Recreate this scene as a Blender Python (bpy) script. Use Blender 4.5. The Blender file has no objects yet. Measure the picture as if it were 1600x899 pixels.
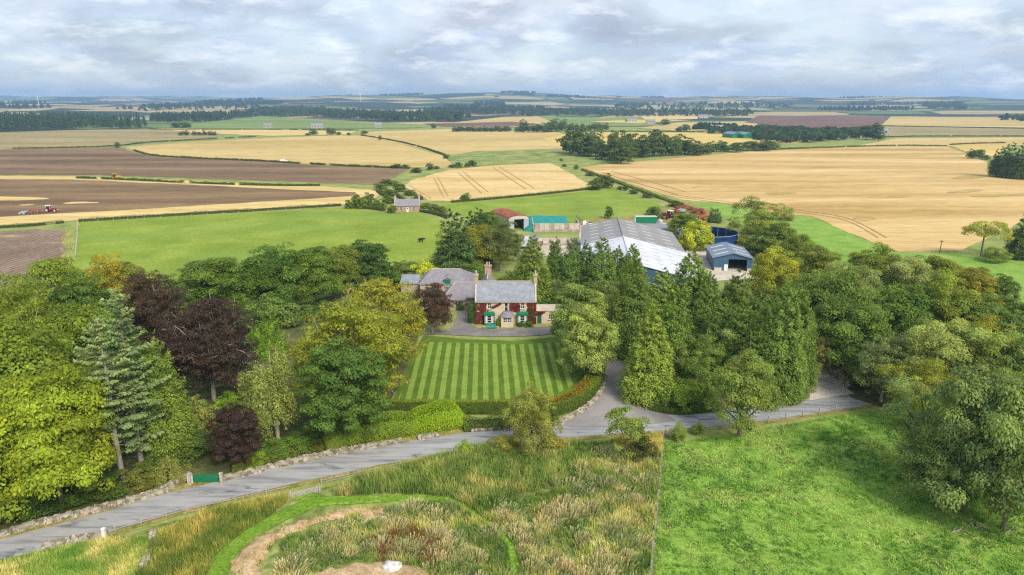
import bpy, math, random
import numpy as np
from mathutils import Vector, Matrix
from mathutils.geometry import delaunay_2d_cdt, tessellate_polygon

# ------------------------------------------------------------------ camera
sc = bpy.context.scene
col = sc.collection
CAM_H = 46.0; FPX = 1067.0; CX = 800.0; CY = 449.5; YH = 158.0
PT = math.atan((CY - YH) / FPX)
cd = bpy.data.cameras.new('camera'); cam = bpy.data.objects.new('camera', cd); col.objects.link(cam)
cam.location = (0, 0, CAM_H); cam.rotation_euler = (math.pi/2 - PT, 0, 0)
cd.sensor_fit = 'HORIZONTAL'; cd.sensor_width = 36.0; cd.lens = 36.0 * FPX / 1600.0
cd.clip_start = 0.5; cd.clip_end = 60000
sc.camera = cam
# ------------------------------------------------------------------ sky, sun, exposure
SUN = Vector((0.50, -0.80, 0.85)).normalized()
SUN_EL = math.asin(SUN.z); SUN_AZ = math.atan2(SUN.x, SUN.y)
wd = bpy.data.worlds.new('World'); sc.world = wd; wd.use_nodes = True
nt = wd.node_tree; nt.nodes.clear()
def wn(t, **k):
    n = nt.nodes.new(t)
    for a, b in k.items(): setattr(n, a, b)
    return n
def wmath(op, a, b=None):
    n = wn('ShaderNodeMath', operation=op)
    for i, v in enumerate((a, b)):
        if v is None: continue
        if isinstance(v, (int, float)): n.inputs[i].default_value = v
        else: nt.links.new(v, n.inputs[i])
    return n.outputs[0]
out = wn('ShaderNodeOutputWorld'); bg = wn('ShaderNodeBackground'); nt.links.new(bg.outputs[0], out.inputs[0])
sky = wn('ShaderNodeTexSky', sky_type='NISHITA'); sky.sun_disc = False
sky.sun_elevation = SUN_EL; sky.sun_rotation = SUN_AZ
sky.air_density = 1.2; sky.dust_density = 1.0; sky.ozone_density = 1.6; sky.altitude = 100
geo = wn('ShaderNodeTexCoord'); sep = wn('ShaderNodeSeparateXYZ'); nt.links.new(geo.outputs['Generated'], sep.inputs[0])
zc = wmath('ADD', wmath('MAXIMUM', sep.outputs[2], 0.0), 0.26)
cmb = wn('ShaderNodeCombineXYZ')
nt.links.new(wmath('DIVIDE', sep.outputs[0], zc), cmb.inputs[0]); nt.links.new(wmath('DIVIDE', sep.outputs[1], zc), cmb.inputs[1])
def wnoise(scale, detail, rough, dist=0.0, off=(0, 0, 0)):
    m = wn('ShaderNodeMapping'); m.inputs['Location'].default_value = off
    nt.links.new(cmb.outputs[0], m.inputs[0])
    n = wn('ShaderNodeTexNoise'); nt.links.new(m.outputs[0], n.inputs['Vector'])
    n.inputs['Scale'].default_value = scale; n.inputs['Detail'].default_value = detail
    n.inputs['Roughness'].default_value = rough; n.inputs['Distortion'].default_value = dist
    return n.outputs['Fac']
def wramp(fac, stops):
    r = wn('ShaderNodeValToRGB'); nt.links.new(fac, r.inputs[0])
    e = r.color_ramp.elements
    while len(e) < len(stops): e.new(0.5)
    for el, (p, c) in zip(e, stops): el.position = p; el.color = (*c, 1) if len(c) == 3 else c
    return r.outputs[0]
def wmix(f, a, b):
    m = wn('ShaderNodeMix', data_type='RGBA')
    for k, v in ((0, f), (6, a), (7, b)):
        if isinstance(v, tuple): m.inputs[k].default_value = (*v, 1)
        else: nt.links.new(v, m.inputs[k])
    return m.outputs[2]
cover = wramp(wnoise(1.7, 9, 0.58, 0.3, (3.1, 1.7, 0.4)), [(0.40, (0.7,)*3), (0.60, (1, 1, 1))])
tone = wramp(wnoise(2.2, 9, 0.58, 0.3, (7.7, 2.2, 1.3)), [(0.36, (0.39, 0.465, 0.60)), (0.50, (0.475, 0.55, 0.67)), (0.62, (0.60, 0.65, 0.73))])
bank = wramp(wnoise(1.5, 9, 0.56, 0.2, (1.2, 6.4, 2.0)), [(0.47, (0,)*3), (0.58, (0.6,)*3), (0.70, (1,)*3)])
tone = wmix(bank, tone, (0.325, 0.355, 0.435))
puff = wramp(wnoise(3.2, 11, 0.60, 0.15, (4.4, 0.3, 5.0)), [(0.51, (0,)*3), (0.59, (0.40,)*3), (0.69, (0.85,)*3)])
tone = wmix(puff, tone, (0.82, 0.83, 0.86))
skym = wn('ShaderNodeVectorMath', operation='SCALE'); nt.links.new(sky.outputs[0], skym.inputs[0]); skym.inputs['Scale'].default_value = 0.13
mx = wn('ShaderNodeMix', data_type='RGBA'); nt.links.new(cover, mx.inputs[0])
nt.links.new(skym.outputs[0], mx.inputs[6]); nt.links.new(tone, mx.inputs[7])
nt.links.new(mx.outputs[2], bg.inputs[0]); bg.inputs[1].default_value = 1.04
sl = bpy.data.lights.new('sun', 'SUN'); so = bpy.data.objects.new('sun', sl); col.objects.link(so)
sl.energy = 3.2; sl.angle = math.radians(24.0); sl.color = (1.0, 0.93, 0.81)
so.rotation_euler = SUN.to_track_quat('Z', 'Y').to_euler(); so.location = (60, -40, 200)
vs = sc.view_settings; vs.view_transform = 'Standard'; vs.look = 'None'; vs.exposure = 0.42; vs.gamma = 1.0; vs.use_curve_mapping = False
sc.render.engine = 'CYCLES'
cy = sc.cycles
cy.use_denoising = False
try: cy.denoiser = 'OPENIMAGEDENOISE'; cy.denoising_input_passes = 'RGB_ALBEDO_NORMAL'
except Exception: pass
cy.max_bounces = 6; cy.diffuse_bounces = 4; cy.glossy_bounces = 2; cy.transmission_bounces = 3; cy.volume_bounces = 1; cy.transparent_max_bounces = 4
cy.pixel_filter_type = "BLACKMAN_HARRIS"; cy.filter_width = 1.25
cy.caustics_reflective = False; cy.caustics_refractive = False; cy.sample_clamp_indirect = 4.0

# ------------------------------------------------------------------ geometry of the view: pixel of the photo <-> ground
def P(px, py, z=0.0):
    a = (px - CX) / FPX; b = (CY - py) / FPX
    d = (a, math.cos(PT) + b*math.sin(PT), -math.sin(PT) + b*math.cos(PT))
    t = (z - CAM_H) / d[2]
    return Vector((d[0]*t, d[1]*t, z))
def depth(y, z): return y*math.cos(PT) - (z - CAM_H)*math.sin(PT)
def height_at(y, py):
    b = (CY - py) / FPX
    return CAM_H + y * (-math.sin(PT) + b*math.cos(PT)) / (math.cos(PT) + b*math.sin(PT))
# ------------------------------------------------------------------ helpers
def rng(s): return np.random.default_rng(s)
def link(o): col.objects.link(o); return o
def tag(o, label=None, cat=None, group=None, kind=None):
    if label: o['label'] = label
    if cat: o['category'] = cat
    if group: o['group'] = group
    if kind: o['kind'] = kind
    return o
def empty(name, loc, rz=0.0, label=None, cat=None, group=None):
    o = bpy.data.objects.new(name, None); link(o); o.location = loc; o.rotation_euler = (0, 0, rz)
    o.empty_display_size = 0.3
    return tag(o, label, cat, group)
def mesh_np(name, V, quads=None, tris=None, colr=None, smooth=False):
    me = bpy.data.meshes.new(name)
    V = np.asarray(V, np.float32)
    idx = []; st = []; n = 0
    if quads is not None and len(quads):
        q = np.asarray(quads, np.int32); idx.append(q.ravel()); st.append(n + 4*np.arange(len(q))); n += q.size
    if tris is not None and len(tris):
        t = np.asarray(tris, np.int32); idx.append(t.ravel()); st.append(n + 3*np.arange(len(t))); n += t.size
    idx = np.concatenate(idx).astype(np.int32); st = np.concatenate(st).astype(np.int32)
    me.vertices.add(len(V)); me.vertices.foreach_set('co', V.ravel())
    me.loops.add(len(idx)); me.loops.foreach_set('vertex_index', idx)
    me.polygons.add(len(st)); me.polygons.foreach_set('loop_start', st)
    me.update(calc_edges=True)
    if colr is not None:
        a = me.attributes.new('col', 'FLOAT_COLOR', 'POINT')
        c = np.ones((len(V), 4), np.float32); c[:, :3] = colr
        a.data.foreach_set('color', c.ravel())
    if smooth: me.polygons.foreach_set('use_smooth', np.ones(len(st), bool))
    return me
def obj(name, me, mat=None, parent=None, kind=None):
    if mat and not me.materials: me.materials.append(mat)
    o = bpy.data.objects.new(name, me); link(o)
    if parent: o.parent = parent
    if kind: o['kind'] = kind
    return o
class MB:
    """collects boxes, prisms, tubes; build() links them as one mesh object"""
    def __init__(s): s.v = []; s.f = []
    def add(s, vs_, fs_):
        b = len(s.v); s.v += [tuple(v) for v in vs_]; s.f += [tuple(b+i for i in f) for f in fs_]; return s
    def box(s, x0, x1, y0, y1, z0, z1, M=None):
        vs_ = [Vector((x, y, z)) for z in (z0, z1) for x, y in ((x0, y0), (x1, y0), (x1, y1), (x0, y1))]
        if M is not None: vs_ = [M @ v for v in vs_]
        return s.add(vs_, [(3, 2, 1, 0), (4, 5, 6, 7), (0, 1, 5, 4), (1, 2, 6, 5), (2, 3, 7, 6), (3, 0, 4, 7)])
    def quad(s, a, b, c, d): return s.add([a, b, c, d], [(0, 1, 2, 3)])
    def poly(s, pts): return s.add(pts, [tuple(range(len(pts)))])
    def prism(s, pts, off):
        n = len(pts); off = Vector(off); top = [Vector(p) + off for p in pts]
        return s.add([Vector(p) for p in pts] + top, [tuple(range(n))[::-1], tuple(range(n, 2*n))] + [(i, (i+1) % n, n+(i+1) % n, n+i) for i in range(n)])
    def tube(s, pts, r, n=6, cap=True):
        pts = [Vector(p) for p in pts]
        if not isinstance(r, (list, tuple)): r = [r]*len(pts)
        rings = []
        for i, p in enumerate(pts):
            t = (pts[min(i+1, len(pts)-1)] - pts[max(i-1, 0)]).normalized()
            u = t.cross(Vector((0, 0, 1)) if abs(t.z) < .9 else Vector((1, 0, 0))).normalized(); w = t.cross(u)
            rings.append([p + (u*math.cos(2*math.pi*k/n) + w*math.sin(2*math.pi*k/n))*r[i] for k in range(n)])
        fs_ = [(i*n+k, i*n+(k+1) % n, (i+1)*n+(k+1) % n, (i+1)*n+k) for i in range(len(pts)-1) for k in range(n)]
        if cap: fs_ += [tuple(range(n))[::-1], tuple((len(pts)-1)*n+k for k in range(n))]
        return s.add([v for rr in rings for v in rr], fs_)
    def build(s, name, mat, parent=None, kind=None, smooth=False):
        me = bpy.data.meshes.new(name); me.from_pydata([tuple(v) for v in s.v], [], s.f); me.update()
        if smooth: me.polygons.foreach_set('use_smooth', [True]*len(me.polygons))
        return obj(name, me, mat, parent, kind)
# numpy value noise
def _hash(ix, iy, s):
    h = (ix.astype(np.int64)*374761393 + iy.astype(np.int64)*668265263 + s*1442695041) & 0xffffffff
    h = ((h ^ (h >> 13))*1274126177) & 0xffffffff
    return ((h ^ (h >> 16)) & 0xffff) / 65535.0
def vnoise(x, y, s=0):
    x = np.asarray(x, float); y = np.asarray(y, float)
    ix = np.floor(x); iy = np.floor(y); fx = x-ix; fy = y-iy; fx = fx*fx*(3-2*fx); fy = fy*fy*(3-2*fy)
    ix = ix.astype(np.int64); iy = iy.astype(np.int64)
    return (_hash(ix, iy, s)*(1-fx)+_hash(ix+1, iy, s)*fx)*(1-fy)+(_hash(ix, iy+1, s)*(1-fx)+_hash(ix+1, iy+1, s)*fx)*fy
def fbm(x, y, o=4, s=0):
    a = 0.5; r = 0; t = 0
    for i in range(o): r = r+a*vnoise(x*2**i, y*2**i, s+i*17); t += a; a *= .5
    return r/t
# ------------------------------------------------------------------ materials
class NM:
    def __init__(s, name):
        s.m = bpy.data.materials.new(name); s.m.use_nodes = True; s.t = s.m.node_tree; s.t.nodes.clear()
        s.out = s.n('ShaderNodeOutputMaterial'); s._pos = None
    def n(s, t, **k):
        n = s.t.nodes.new(t)
        for a, b in k.items(): setattr(n, a, b)
        return n
    def l(s, a, b): s.t.links.new(a, b)
    def inp(s, sock, v):
        if hasattr(v, 'is_linked') or hasattr(v, 'links'): s.l(v, sock)
        elif isinstance(v, (tuple, list)): sock.default_value = (*v, 1) if len(v) == 3 and len(sock.default_value) == 4 else v
        else: sock.default_value = v
    def pos(s, obj_space=False):
        if obj_space: return s.n('ShaderNodeTexCoord').outputs['Object']
        return s.n('ShaderNodeNewGeometry').outputs['Position']
    def mapping(s, vec, scale=(1, 1, 1), rot=(0, 0, 0), loc=(0, 0, 0)):
        m = s.n('ShaderNodeMapping'); s.l(vec, m.inputs[0]); m.inputs['Scale'].default_value = scale; m.inputs['Rotation'].default_value = rot; m.inputs['Location'].default_value = loc
        return m.outputs[0]
    def noise(s, vec, scale, detail=5, rough=.55, dist=0):
        n = s.n('ShaderNodeTexNoise'); s.l(vec, n.inputs['Vector']); n.inputs['Scale'].default_value = scale; n.inputs['Detail'].default_value = detail
        n.inputs['Roughness'].default_value = rough; n.inputs['Distortion'].default_value = dist
        return n.outputs['Fac']
    def ramp(s, fac, stops, interp='LINEAR'):
        r = s.n('ShaderNodeValToRGB'); s.l(fac, r.inputs[0]); r.color_ramp.interpolation = interp
        e = r.color_ramp.elements
        while len(e) < len(stops): e.new(.5)
        for el, (p, c) in zip(e, stops): el.position = p; el.color = (*c, 1)
        return r.outputs[0]
    def mix(s, fac, a, b, mode='MIX'):
        m = s.n('ShaderNodeMix', data_type='RGBA', blend_type=mode)
        s.inp(m.inputs[0], fac); s.inp(m.inputs[6], a); s.inp(m.inputs[7], b); return m.outputs[2]
    def math(s, op, a, b):
        m = s.n('ShaderNodeMath', operation=op); s.inp(m.inputs[0], a); s.inp(m.inputs[1], b); return m.outputs[0]
    def bump(s, h, strength=.3, dist=.1):
        b = s.n('ShaderNodeBump'); s.l(h, b.inputs['Height']); b.inputs['Strength'].default_value = strength; b.inputs['Distance'].default_value = dist
        return b.outputs[0]
    def pbr(s, c, rough=.8, spec=.25, metal=0, nrm=None):
        p = s.n('ShaderNodeBsdfPrincipled'); s.inp(p.inputs['Base Color'], c); s.inp(p.inputs['Roughness'], rough)
        p.inputs['Specular IOR Level'].default_value = spec; p.inputs['Metallic'].default_value = metal
        if nrm: s.l(nrm, p.inputs['Normal'])
        s.l(p.outputs[0], s.out.inputs[0]); return s.m
def plain(name, c, rough=.7, var=.12, scale=1.5, spec=.3, metal=0):
    m = NM(name); p = m.pos(True); f = m.noise(p, scale, 5)
    d = tuple(max(0, x*(1-var*1.6)) for x in c); e = tuple(min(1, x*(1+var)) for x in c)
    return m.pbr(m.ramp(f, [(.3, d), (.7, e)]), rough, spec, metal)
def field_mat(name, cols, scale=.02, stretch=(1, 1), rot=0, fine=1.2, fine_amt=.35, bump=.45, rows=None, patch=None):
    """cols: dark, mid, light"""
    m = NM(name); p = m.pos(); q = m.mapping(p, (stretch[0], stretch[1], 1), (0, 0, rot))
    c = m.ramp(m.noise(q, scale, 6, .6, .3), [(.33, cols[0]), (.5, cols[1]), (.67, cols[2])])
    f2 = m.noise(q, fine, 7, .75)
    c = m.mix(min(1, fine_amt*1.7), c, m.ramp(f2, [(.33, (.22,)*3), (.67, (.85,)*3)]), 'OVERLAY')
    h = f2
    if rows:
        w = m.n('ShaderNodeTexWave', wave_type='BANDS', bands_direction='X'); m.l(q, w.inputs[0]); w.inputs['Scale'].default_value = rows
        w.inputs['Distortion'].default_value = 1.2; w.inputs['Detail'].default_value = 3; w.inputs['Detail Scale'].default_value = .6
        c = m.mix(.45, c, m.ramp(w.outputs['Fac'], [(.2, (.3,)*3), (.8, (.75,)*3)]), 'OVERLAY')
    if patch:
        pf = m.ramp(m.noise(m.mapping(p, (.6, 1.6, 1)), patch[1], 4, .6, .4), [(patch[2], (0,)*3), (patch[2]+.09, (1,)*3)])
        c = m.mix(pf, c, m.mix(.55, c, patch[0]))
    return m.pbr(c, .95, .1, 0, m.bump(h, bump, .15))
MT = {}
# leaves: colour = the plant's own colour (object colour) x leaf to leaf variation (attribute)
def leaf_mat(name, gloss=.10, trans=.42):
    m = NM(name); oi = m.n('ShaderNodeObjectInfo'); at = m.n('ShaderNodeAttribute', attribute_name='col')
    c = m.mix(1.0, oi.outputs['Color'], at.outputs['Color'], 'MULTIPLY')
    p = m.n('ShaderNodeBsdfPrincipled'); m.l(c, p.inputs['Base Color']); p.inputs['Roughness'].default_value = .55; p.inputs['Specular IOR Level'].default_value = gloss
    t = m.n('ShaderNodeBsdfTranslucent'); m.l(m.mix(1.0, c, (1.25, 1.2, .6), 'MULTIPLY'), t.inputs[0])
    x = m.n('ShaderNodeMixShader'); x.inputs[0].default_value = trans; m.l(p.outputs[0], x.inputs[1]); m.l(t.outputs[0], x.inputs[2])
    m.l(x.outputs[0], m.out.inputs[0]); return m.m
MT['leaf'] = leaf_mat('leaf')
MT['blade'] = leaf_mat('grass_blade', .15, .3)
MT['bark'] = plain('bark', (.16, .125, .09), .9, .3, 4)
MT['bark_pale'] = plain('bark_pale', (.42, .36, .27), .9, .25, 4)
MT['bark_fir'] = plain('bark_fir', (.36, .32, .26), .9, .25, 4)
G_ = {  # farmland
 'rough': field_mat('rough_grass', [(.14, .19, .04), (.25, .29, .085), (.40, .37, .15)], .12, fine=1.4, fine_amt=.6, bump=.5),
 'pasture': field_mat('pasture_grass', [(.17, .24, .024), (.215, .29, .034), (.275, .335, .052)], .05, fine=.9, fine_amt=.28, patch=((.20, .30, .06), .03, .54)),
 'lush': field_mat('lush_grass', [(.155, .28, .04), (.205, .335, .052), (.27, .375, .075)], .15, fine=2.2, fine_amt=.4, bump=.5),
 'barley': field_mat('ripe_barley', [(.42, .275, .09), (.56, .38, .15), (.68, .49, .23)], .013, (.28, 2.2), .10, .30, .3, patch=((.30, .23, .07), .018, .575)),
 'barley_pale': field_mat('pale_barley', [(.49, .33, .12), (.61, .435, .18), (.71, .53, .26)], .03, (.4, 1.5), .5, .4, .28),
 'barley_far': field_mat('far_barley', [(.43, .305, .10), (.52, .38, .14), (.60, .45, .195)], .006, (.4, 1.5), .1, .12, .25),
 'stubble': field_mat('cut_stubble', [(.50, .36, .13), (.60, .44, .17), (.70, .53, .23)], .03, (.2, 2.5), -.1, .5, .35),
 'plough': field_mat('ploughed_soil', [(.135, .085, .045), (.20, .128, .067), (.27, .182, .10)], .016, (.3, 2.0), -.06, .25, .35, .4),
 'plough_red': field_mat('red_ploughed_soil', [(.14, .075, .05), (.18, .098, .068), (.22, .13, .09)], .012, (.5, 1.5), .1, .2, .3, .4),
 'plough_tan': field_mat('tan_worked_soil', [(.125, .078, .045), (.20, .128, .065), (.31, .205, .095)], .014, (.25, 2.2), -.05, .3, .35, .4),
 'lodged': field_mat('lodged_barley', [(.36, .26, .085), (.44, .31, .11), (.54, .38, .15)], .06, (.4, 1.6), .1, fine=.5, fine_amt=.4),
 'tram': field_mat('tramline_crop', [(.36, .24, .085), (.42, .28, .105), (.48, .33, .13)], .1, fine=.6, fine_amt=.2),
 'olive': field_mat('olive_stubble', [(.23, .19, .085), (.31, .25, .11), (.38, .29, .14)], .01, (.4, 1.6), .1, .15, .3),
 'rowed': field_mat('rowed_soil', [(.17, .115, .08), (.215, .15, .105), (.27, .195, .14)], .06, (1, .3), .12, 1.0, .35, .4, rows=.16, patch=((.55, .42, .2), .07, .60)),
 'greenfar': field_mat('far_grass', [(.14, .20, .05), (.19, .25, .065), (.25, .30, .10)], .006, (.5, 1.5), .2, .1, .25),
 'scrub': field_mat('scrub_grass', [(.13, .18, .04), (.22, .26, .07), (.37, .35, .13)], .07, fine=.6, fine_amt=.55),
 'gold': field_mat('gold_barley', [(.53, .37, .10), (.60, .43, .13), (.67, .50, .18)], .008, (.4, 1.6), .1, .15, .22),
 'verge': field_mat('verge_grass', [(.16, .17, .035), (.26, .23, .06), (.38, .28, .12)], .35, fine=2.5, fine_amt=.5),
 'lawn': field_mat('lawn_grass', [(.085, .145, .016), (.11, .175, .02), (.14, .205, .028)], .3, fine=3, fine_amt=.25),
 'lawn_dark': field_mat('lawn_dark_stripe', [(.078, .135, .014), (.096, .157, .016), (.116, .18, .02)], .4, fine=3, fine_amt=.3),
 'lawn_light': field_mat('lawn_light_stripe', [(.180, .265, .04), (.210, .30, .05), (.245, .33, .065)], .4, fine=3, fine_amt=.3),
 'mown': field_mat('mown_path_grass', [(.115, .215, .018), (.155, .265, .026), (.205, .30, .04)], .4, fine=2.5, fine_amt=.55, bump=.6),
 'dry': field_mat('dry_bank_grass', [(.36, .24, .12), (.47, .33, .18), (.58, .43, .26)], .5, fine=3, fine_amt=.45, bump=.6),
 'yard': field_mat('concrete_yard', [(.40, .34, .26), (.52, .45, .36), (.60, .53, .45)], .12, fine=.8, fine_amt=.35),
 'wood_floor': field_mat('woodland_floor', [(.06, .075, .025), (.10, .11, .035), (.17, .15, .06)], .3, fine=2, fine_amt=.4),
}
def road_mat():
    m = NM('road_asphalt'); p = m.pos(True)
    c = m.ramp(m.noise(p, .25, 6, .6), [(.3, (.33, .325, .32)), (.7, (.42, .41, .395))])
    q = m.mapping(p, (.10, 1.2, 1), (0, 0, -.26))
    c = m.mix(m.ramp(m.noise(q, 1.0, 6, .62, .4), [(.47, (0,)*3), (.60, (.9,)*3)]), c, (.225, .225, .23))
    c = m.mix(m.ramp(m.noise(m.mapping(p, (.35, 1.0, 1), (0, 0, 0), (9, 4, 0)), .55, 5, .6, .5), [(.58, (0,)*3), (.66, (.8,)*3)]), c, (.10, .105, .12))
    f = m.noise(p, 14, 4, .7)
    c = m.mix(.25, c, m.ramp(f, [(.3, (.3,)*3), (.7, (.75,)*3)]), 'OVERLAY')
    return m.pbr(c, .85, .25, 0, m.bump(f, .2, .02))
MT['road'] = road_mat()
MT['drive'] = field_mat('drive_asphalt', [(.22, .20, .19), (.29, .265, .25), (.37, .33, .30)], .15, fine=2, fine_amt=.07)
MT['gravel'] = field_mat('gravel_drive', [(.17, .155, .145), (.22, .20, .185), (.28, .25, .225)], .25, fine=3, fine_amt=.12)
MT['track'] = field_mat('pale_concrete_track', [(.50, .42, .34), (.60, .52, .44), (.68, .61, .53)], .2, fine=1.5, fine_amt=.1)
MT['white'] = plain('white_paint', (.78, .77, .74), .5, .05)
MT['cream'] = plain('cream_harling', (.66, .53, .37), .9, .10, 1.2)
MT['stone'] = plain('stone_pale', (.52, .43, .36), .9, .25, 3)
MT['sandstone'] = plain('sandstone', (.50, .39, .27), .9, .18, 2)
MT['greenpaint'] = plain('green_paint', (.01, .19, .085), .45, .06)
MT['dgreen'] = plain('dark_green_paint', (.012, .13, .07), .45, .06)
MT['teal'] = plain('teal_paint', (.03, .34, .25), .5, .06)
MT['glass'] = plain('window_glass', (.025, .03, .035), .08, .2, 1.0, .6)
MT['black'] = plain('black_rubber', (.02, .02, .02), .8, .2)
MT['concrete'] = plain('concrete', (.40, .34, .27), .9, .25, .6)
MT['concrete_lt'] = plain('concrete_light', (.56, .49, .40), .9, .15, .8)
MT['navy'] = plain('navy_steel', (.012, .05, .16), .4, .2, .8)
MT['blue'] = plain('blue_steel_cladding', (.06, .125, .20), .45, .12, .8)
MT['blueroof'] = plain('blue_grey_roof', (.20, .255, .34), .5, .10, .5)
MT['whiteroof'] = plain('white_sheet_roof', (.66, .67, .70), .6, .07, .25)
MT['greyroof'] = plain('grey_sheet_roof', (.285, .275, .275), .8, .16, .25)
MT['rooflight'] = plain('roof_light', (.62, .60, .52), .5, .1)
MT['rooflight_dk'] = plain('dull_roof_light', (.36, .355, .37), .5, .1)
MT['rust'] = plain('rusted_sheet', (.33, .10, .05), .9, .35, .8)
MT['rustdk'] = plain('rusty_iron', (.22, .075, .05), .8, .4, 1.5)
MT['redpaint'] = plain('red_machine_paint', (.36, .05, .035), .5, .15)
MT['orangepaint'] = plain('orange_machine_paint', (.42, .13, .05), .5, .15)
MT['tarp'] = plain('teal_silage_sheet', (.005, .27, .215), .6, .2, .5)
MT['metal'] = plain('grey_metal', (.42, .43, .45), .45, .15, 2)
MT['wood'] = plain('weathered_wood', (.42, .38, .32), .9, .2, 3)
MT['wood_white'] = plain('pale_painted_wood', (.50, .47, .41), .8, .12, 3)
MT['brownwood'] = plain('brown_wood', (.17, .12, .08), .9, .25, 3)
MT['yellow'] = plain('yellow_paint', (.70, .40, .03), .5, .1)
MT['cowhide'] = plain('black_hide', (.012, .011, .011), .7, .3, 3)
MT['pinkstone'] = plain('pink_granite', (.45, .30, .22), .9, .22, 1.6)
def slate(name, a, b, c, sc_=1.0):
    m = NM(name); p = m.pos(True); s = m.n('ShaderNodeSeparateXYZ'); m.l(p, s.inputs[0])
    k = m.n('ShaderNodeCombineXYZ'); m.l(m.math('ADD', s.outputs[0], m.math('MULTIPLY', s.outputs[1], .37)), k.inputs[0]); m.l(m.math('MULTIPLY', s.outputs[2], 1.45), k.inputs[1])
    br = m.n('ShaderNodeTexBrick'); m.l(k.outputs[0], br.inputs[0]); br.inputs['Scale'].default_value = 2.6*sc_
    br.inputs['Color1'].default_value = (*a, 1); br.inputs['Color2'].default_value = (*b, 1); br.inputs['Mortar'].default_value = (*(x*.5 for x in a), 1)
    br.inputs['Mortar Size'].default_value = .012; br.inputs['Bias'].default_value = 0
    f = m.noise(p, .9, 7, .75)
    x = m.mix(m.ramp(f, [(.42, (0,)*3), (.68, (.8,)*3)]), br.outputs['Color'], c)
    return m.pbr(x, .6, .3, 0, m.bump(br.outputs['Fac'], .3, .02))
MT['slate'] = slate('slate_light', (.21, .23, .265), (.27, .29, .33), (.38, .39, .40))
MT['slate_dk'] = slate('slate_mauve', (.215, .20, .225), (.265, .25, .275), (.33, .29, .29))

def streaky(name, c, var, rough=.7):
    m = NM(name); p = m.pos(True); f = m.noise(m.mapping(p, (.06, 1.1, .3)), 1.0, 6, .65); g = m.noise(p, .12, 5, .6)
    x = m.ramp(f, [(.3, tuple(v*(1-var) for v in c)), (.7, tuple(min(1, v*(1+var*.6)) for v in c))])
    x = m.mix(m.ramp(g, [(.5, (0,)*3), (.7, (.5,)*3)]), x, tuple(v*a for v, a in zip(c, (.72, .66, .58))))
    w = m.n('ShaderNodeTexWave', wave_type='BANDS', bands_direction='Y'); m.l(p, w.inputs[0]); w.inputs['Scale'].default_value = .48
    x = m.mix(m.ramp(w.outputs['Fac'], [(.0, (.4,)*3), (.06, (0,)*3)]), x, tuple(v*.6 for v in c))
    return m.pbr(x, rough, .3)
MT['greyroof'] = streaky('grey_fibre_cement_roof', (.30, .29, .285), .28, .85)
MT['whiteroof'] = streaky('white_sheet_roof_weathered', (.66, .67, .695), .12, .6)
MT['blueroof'] = streaky('blue_grey_roof_weathered', (.20, .255, .34), .15, .5)
# ------------------------------------------------------------------ terrain
def hill_z(x, y):
    r = np.hypot(x, y)
    t = np.clip((r-2100)/5200, 0, 1); t = t*t*(3-2*t)
    n = fbm(x/2600.0+3.3, y/2600.0+8.1, 4, 5); n2 = fbm(x/900.0, y/900.0, 3, 9)
    return t*np.minimum(72 + (n-.5)*180 + (n2-.5)*60, 150)
def build_terrain():
    nr = 110; na = 540
    rr = np.concatenate([np.linspace(0, 60, 4), np.geomspace(80, 2000, 24), np.linspace(2100, 12500, 82)])
    aa = np.linspace(0, 2*math.pi, na, endpoint=False)
    R, A = np.meshgrid(rr, aa, indexing='ij'); X = R*np.sin(A); Y = R*np.cos(A); Z = hill_z(X, Y)
    V = np.stack([X, Y, Z], -1).reshape(-1, 3)
    n = len(rr); i = np.arange(n-1)[:, None]; j = np.arange(na)[None]
    j2 = (j+1) % na
    Q = np.stack([i*na+j, i*na+j2, (i+1)*na+j2, (i+1)*na+j], -1).reshape(-1, 4)[:, ::-1]
    m = NM('terrain_farmland'); p = m.pos()
    near = m.ramp(m.noise(p, .1, 6, .6), [(.3, (.15, .20, .04)), (.5, (.25, .29, .08)), (.72, (.40, .37, .14))])
    near = m.mix(.5, near, m.ramp(m.noise(p, 1.2, 6, .7), [(.3, (.25,)*3), (.7, (.8,)*3)]), 'OVERLAY')
    vo = m.n('ShaderNodeTexVoronoi', feature='F1'); q = m.mapping(p, (1/360., 1/300., 0), (0, 0, .3)); m.l(q, vo.inputs['Vector']); vo.inputs['Scale'].default_value = 1; vo.inputs['Randomness'].default_value = .85
    sp = m.n('ShaderNodeSeparateColor'); m.l(vo.outputs['Color'], sp.inputs[0])
    far = m.ramp(sp.outputs[0], [(0, (.46, .35, .16)), (.26, (.13, .18, .05)), (.40, (.03, .05, .028)), (.58, (.15, .20, .065)), (.72, (.40, .31, .17)), (.80, (.035, .055, .03)), (.94, (.15, .09, .065))], 'CONSTANT')
    ed = m.n('ShaderNodeTexVoronoi', feature='DISTANCE_TO_EDGE'); m.l(q, ed.inputs['Vector']); ed.inputs['Scale'].default_value = 1; ed.inputs['Randomness'].default_value = .85
    far = m.mix(m.ramp(ed.outputs['Distance'], [(.03, (1,)*3), (.05, (0,)*3)]), far, (.04, .06, .025))
    ln = m.n('ShaderNodeVectorMath', operation='LENGTH'); m.l(p, ln.inputs[0])
    mr = m.n('ShaderNodeMapRange'); m.l(ln.outputs['Value'], mr.inputs[0]); mr.inputs[1].default_value = 1300; mr.inputs[2].default_value = 1320
    mat = m.pbr(m.mix(mr.outputs[0], near, far), .95, .1)
    obj('ground', mesh_np('ground', V, Q, None, None, True), mat, None, 'structure')
build_terrain()
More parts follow.
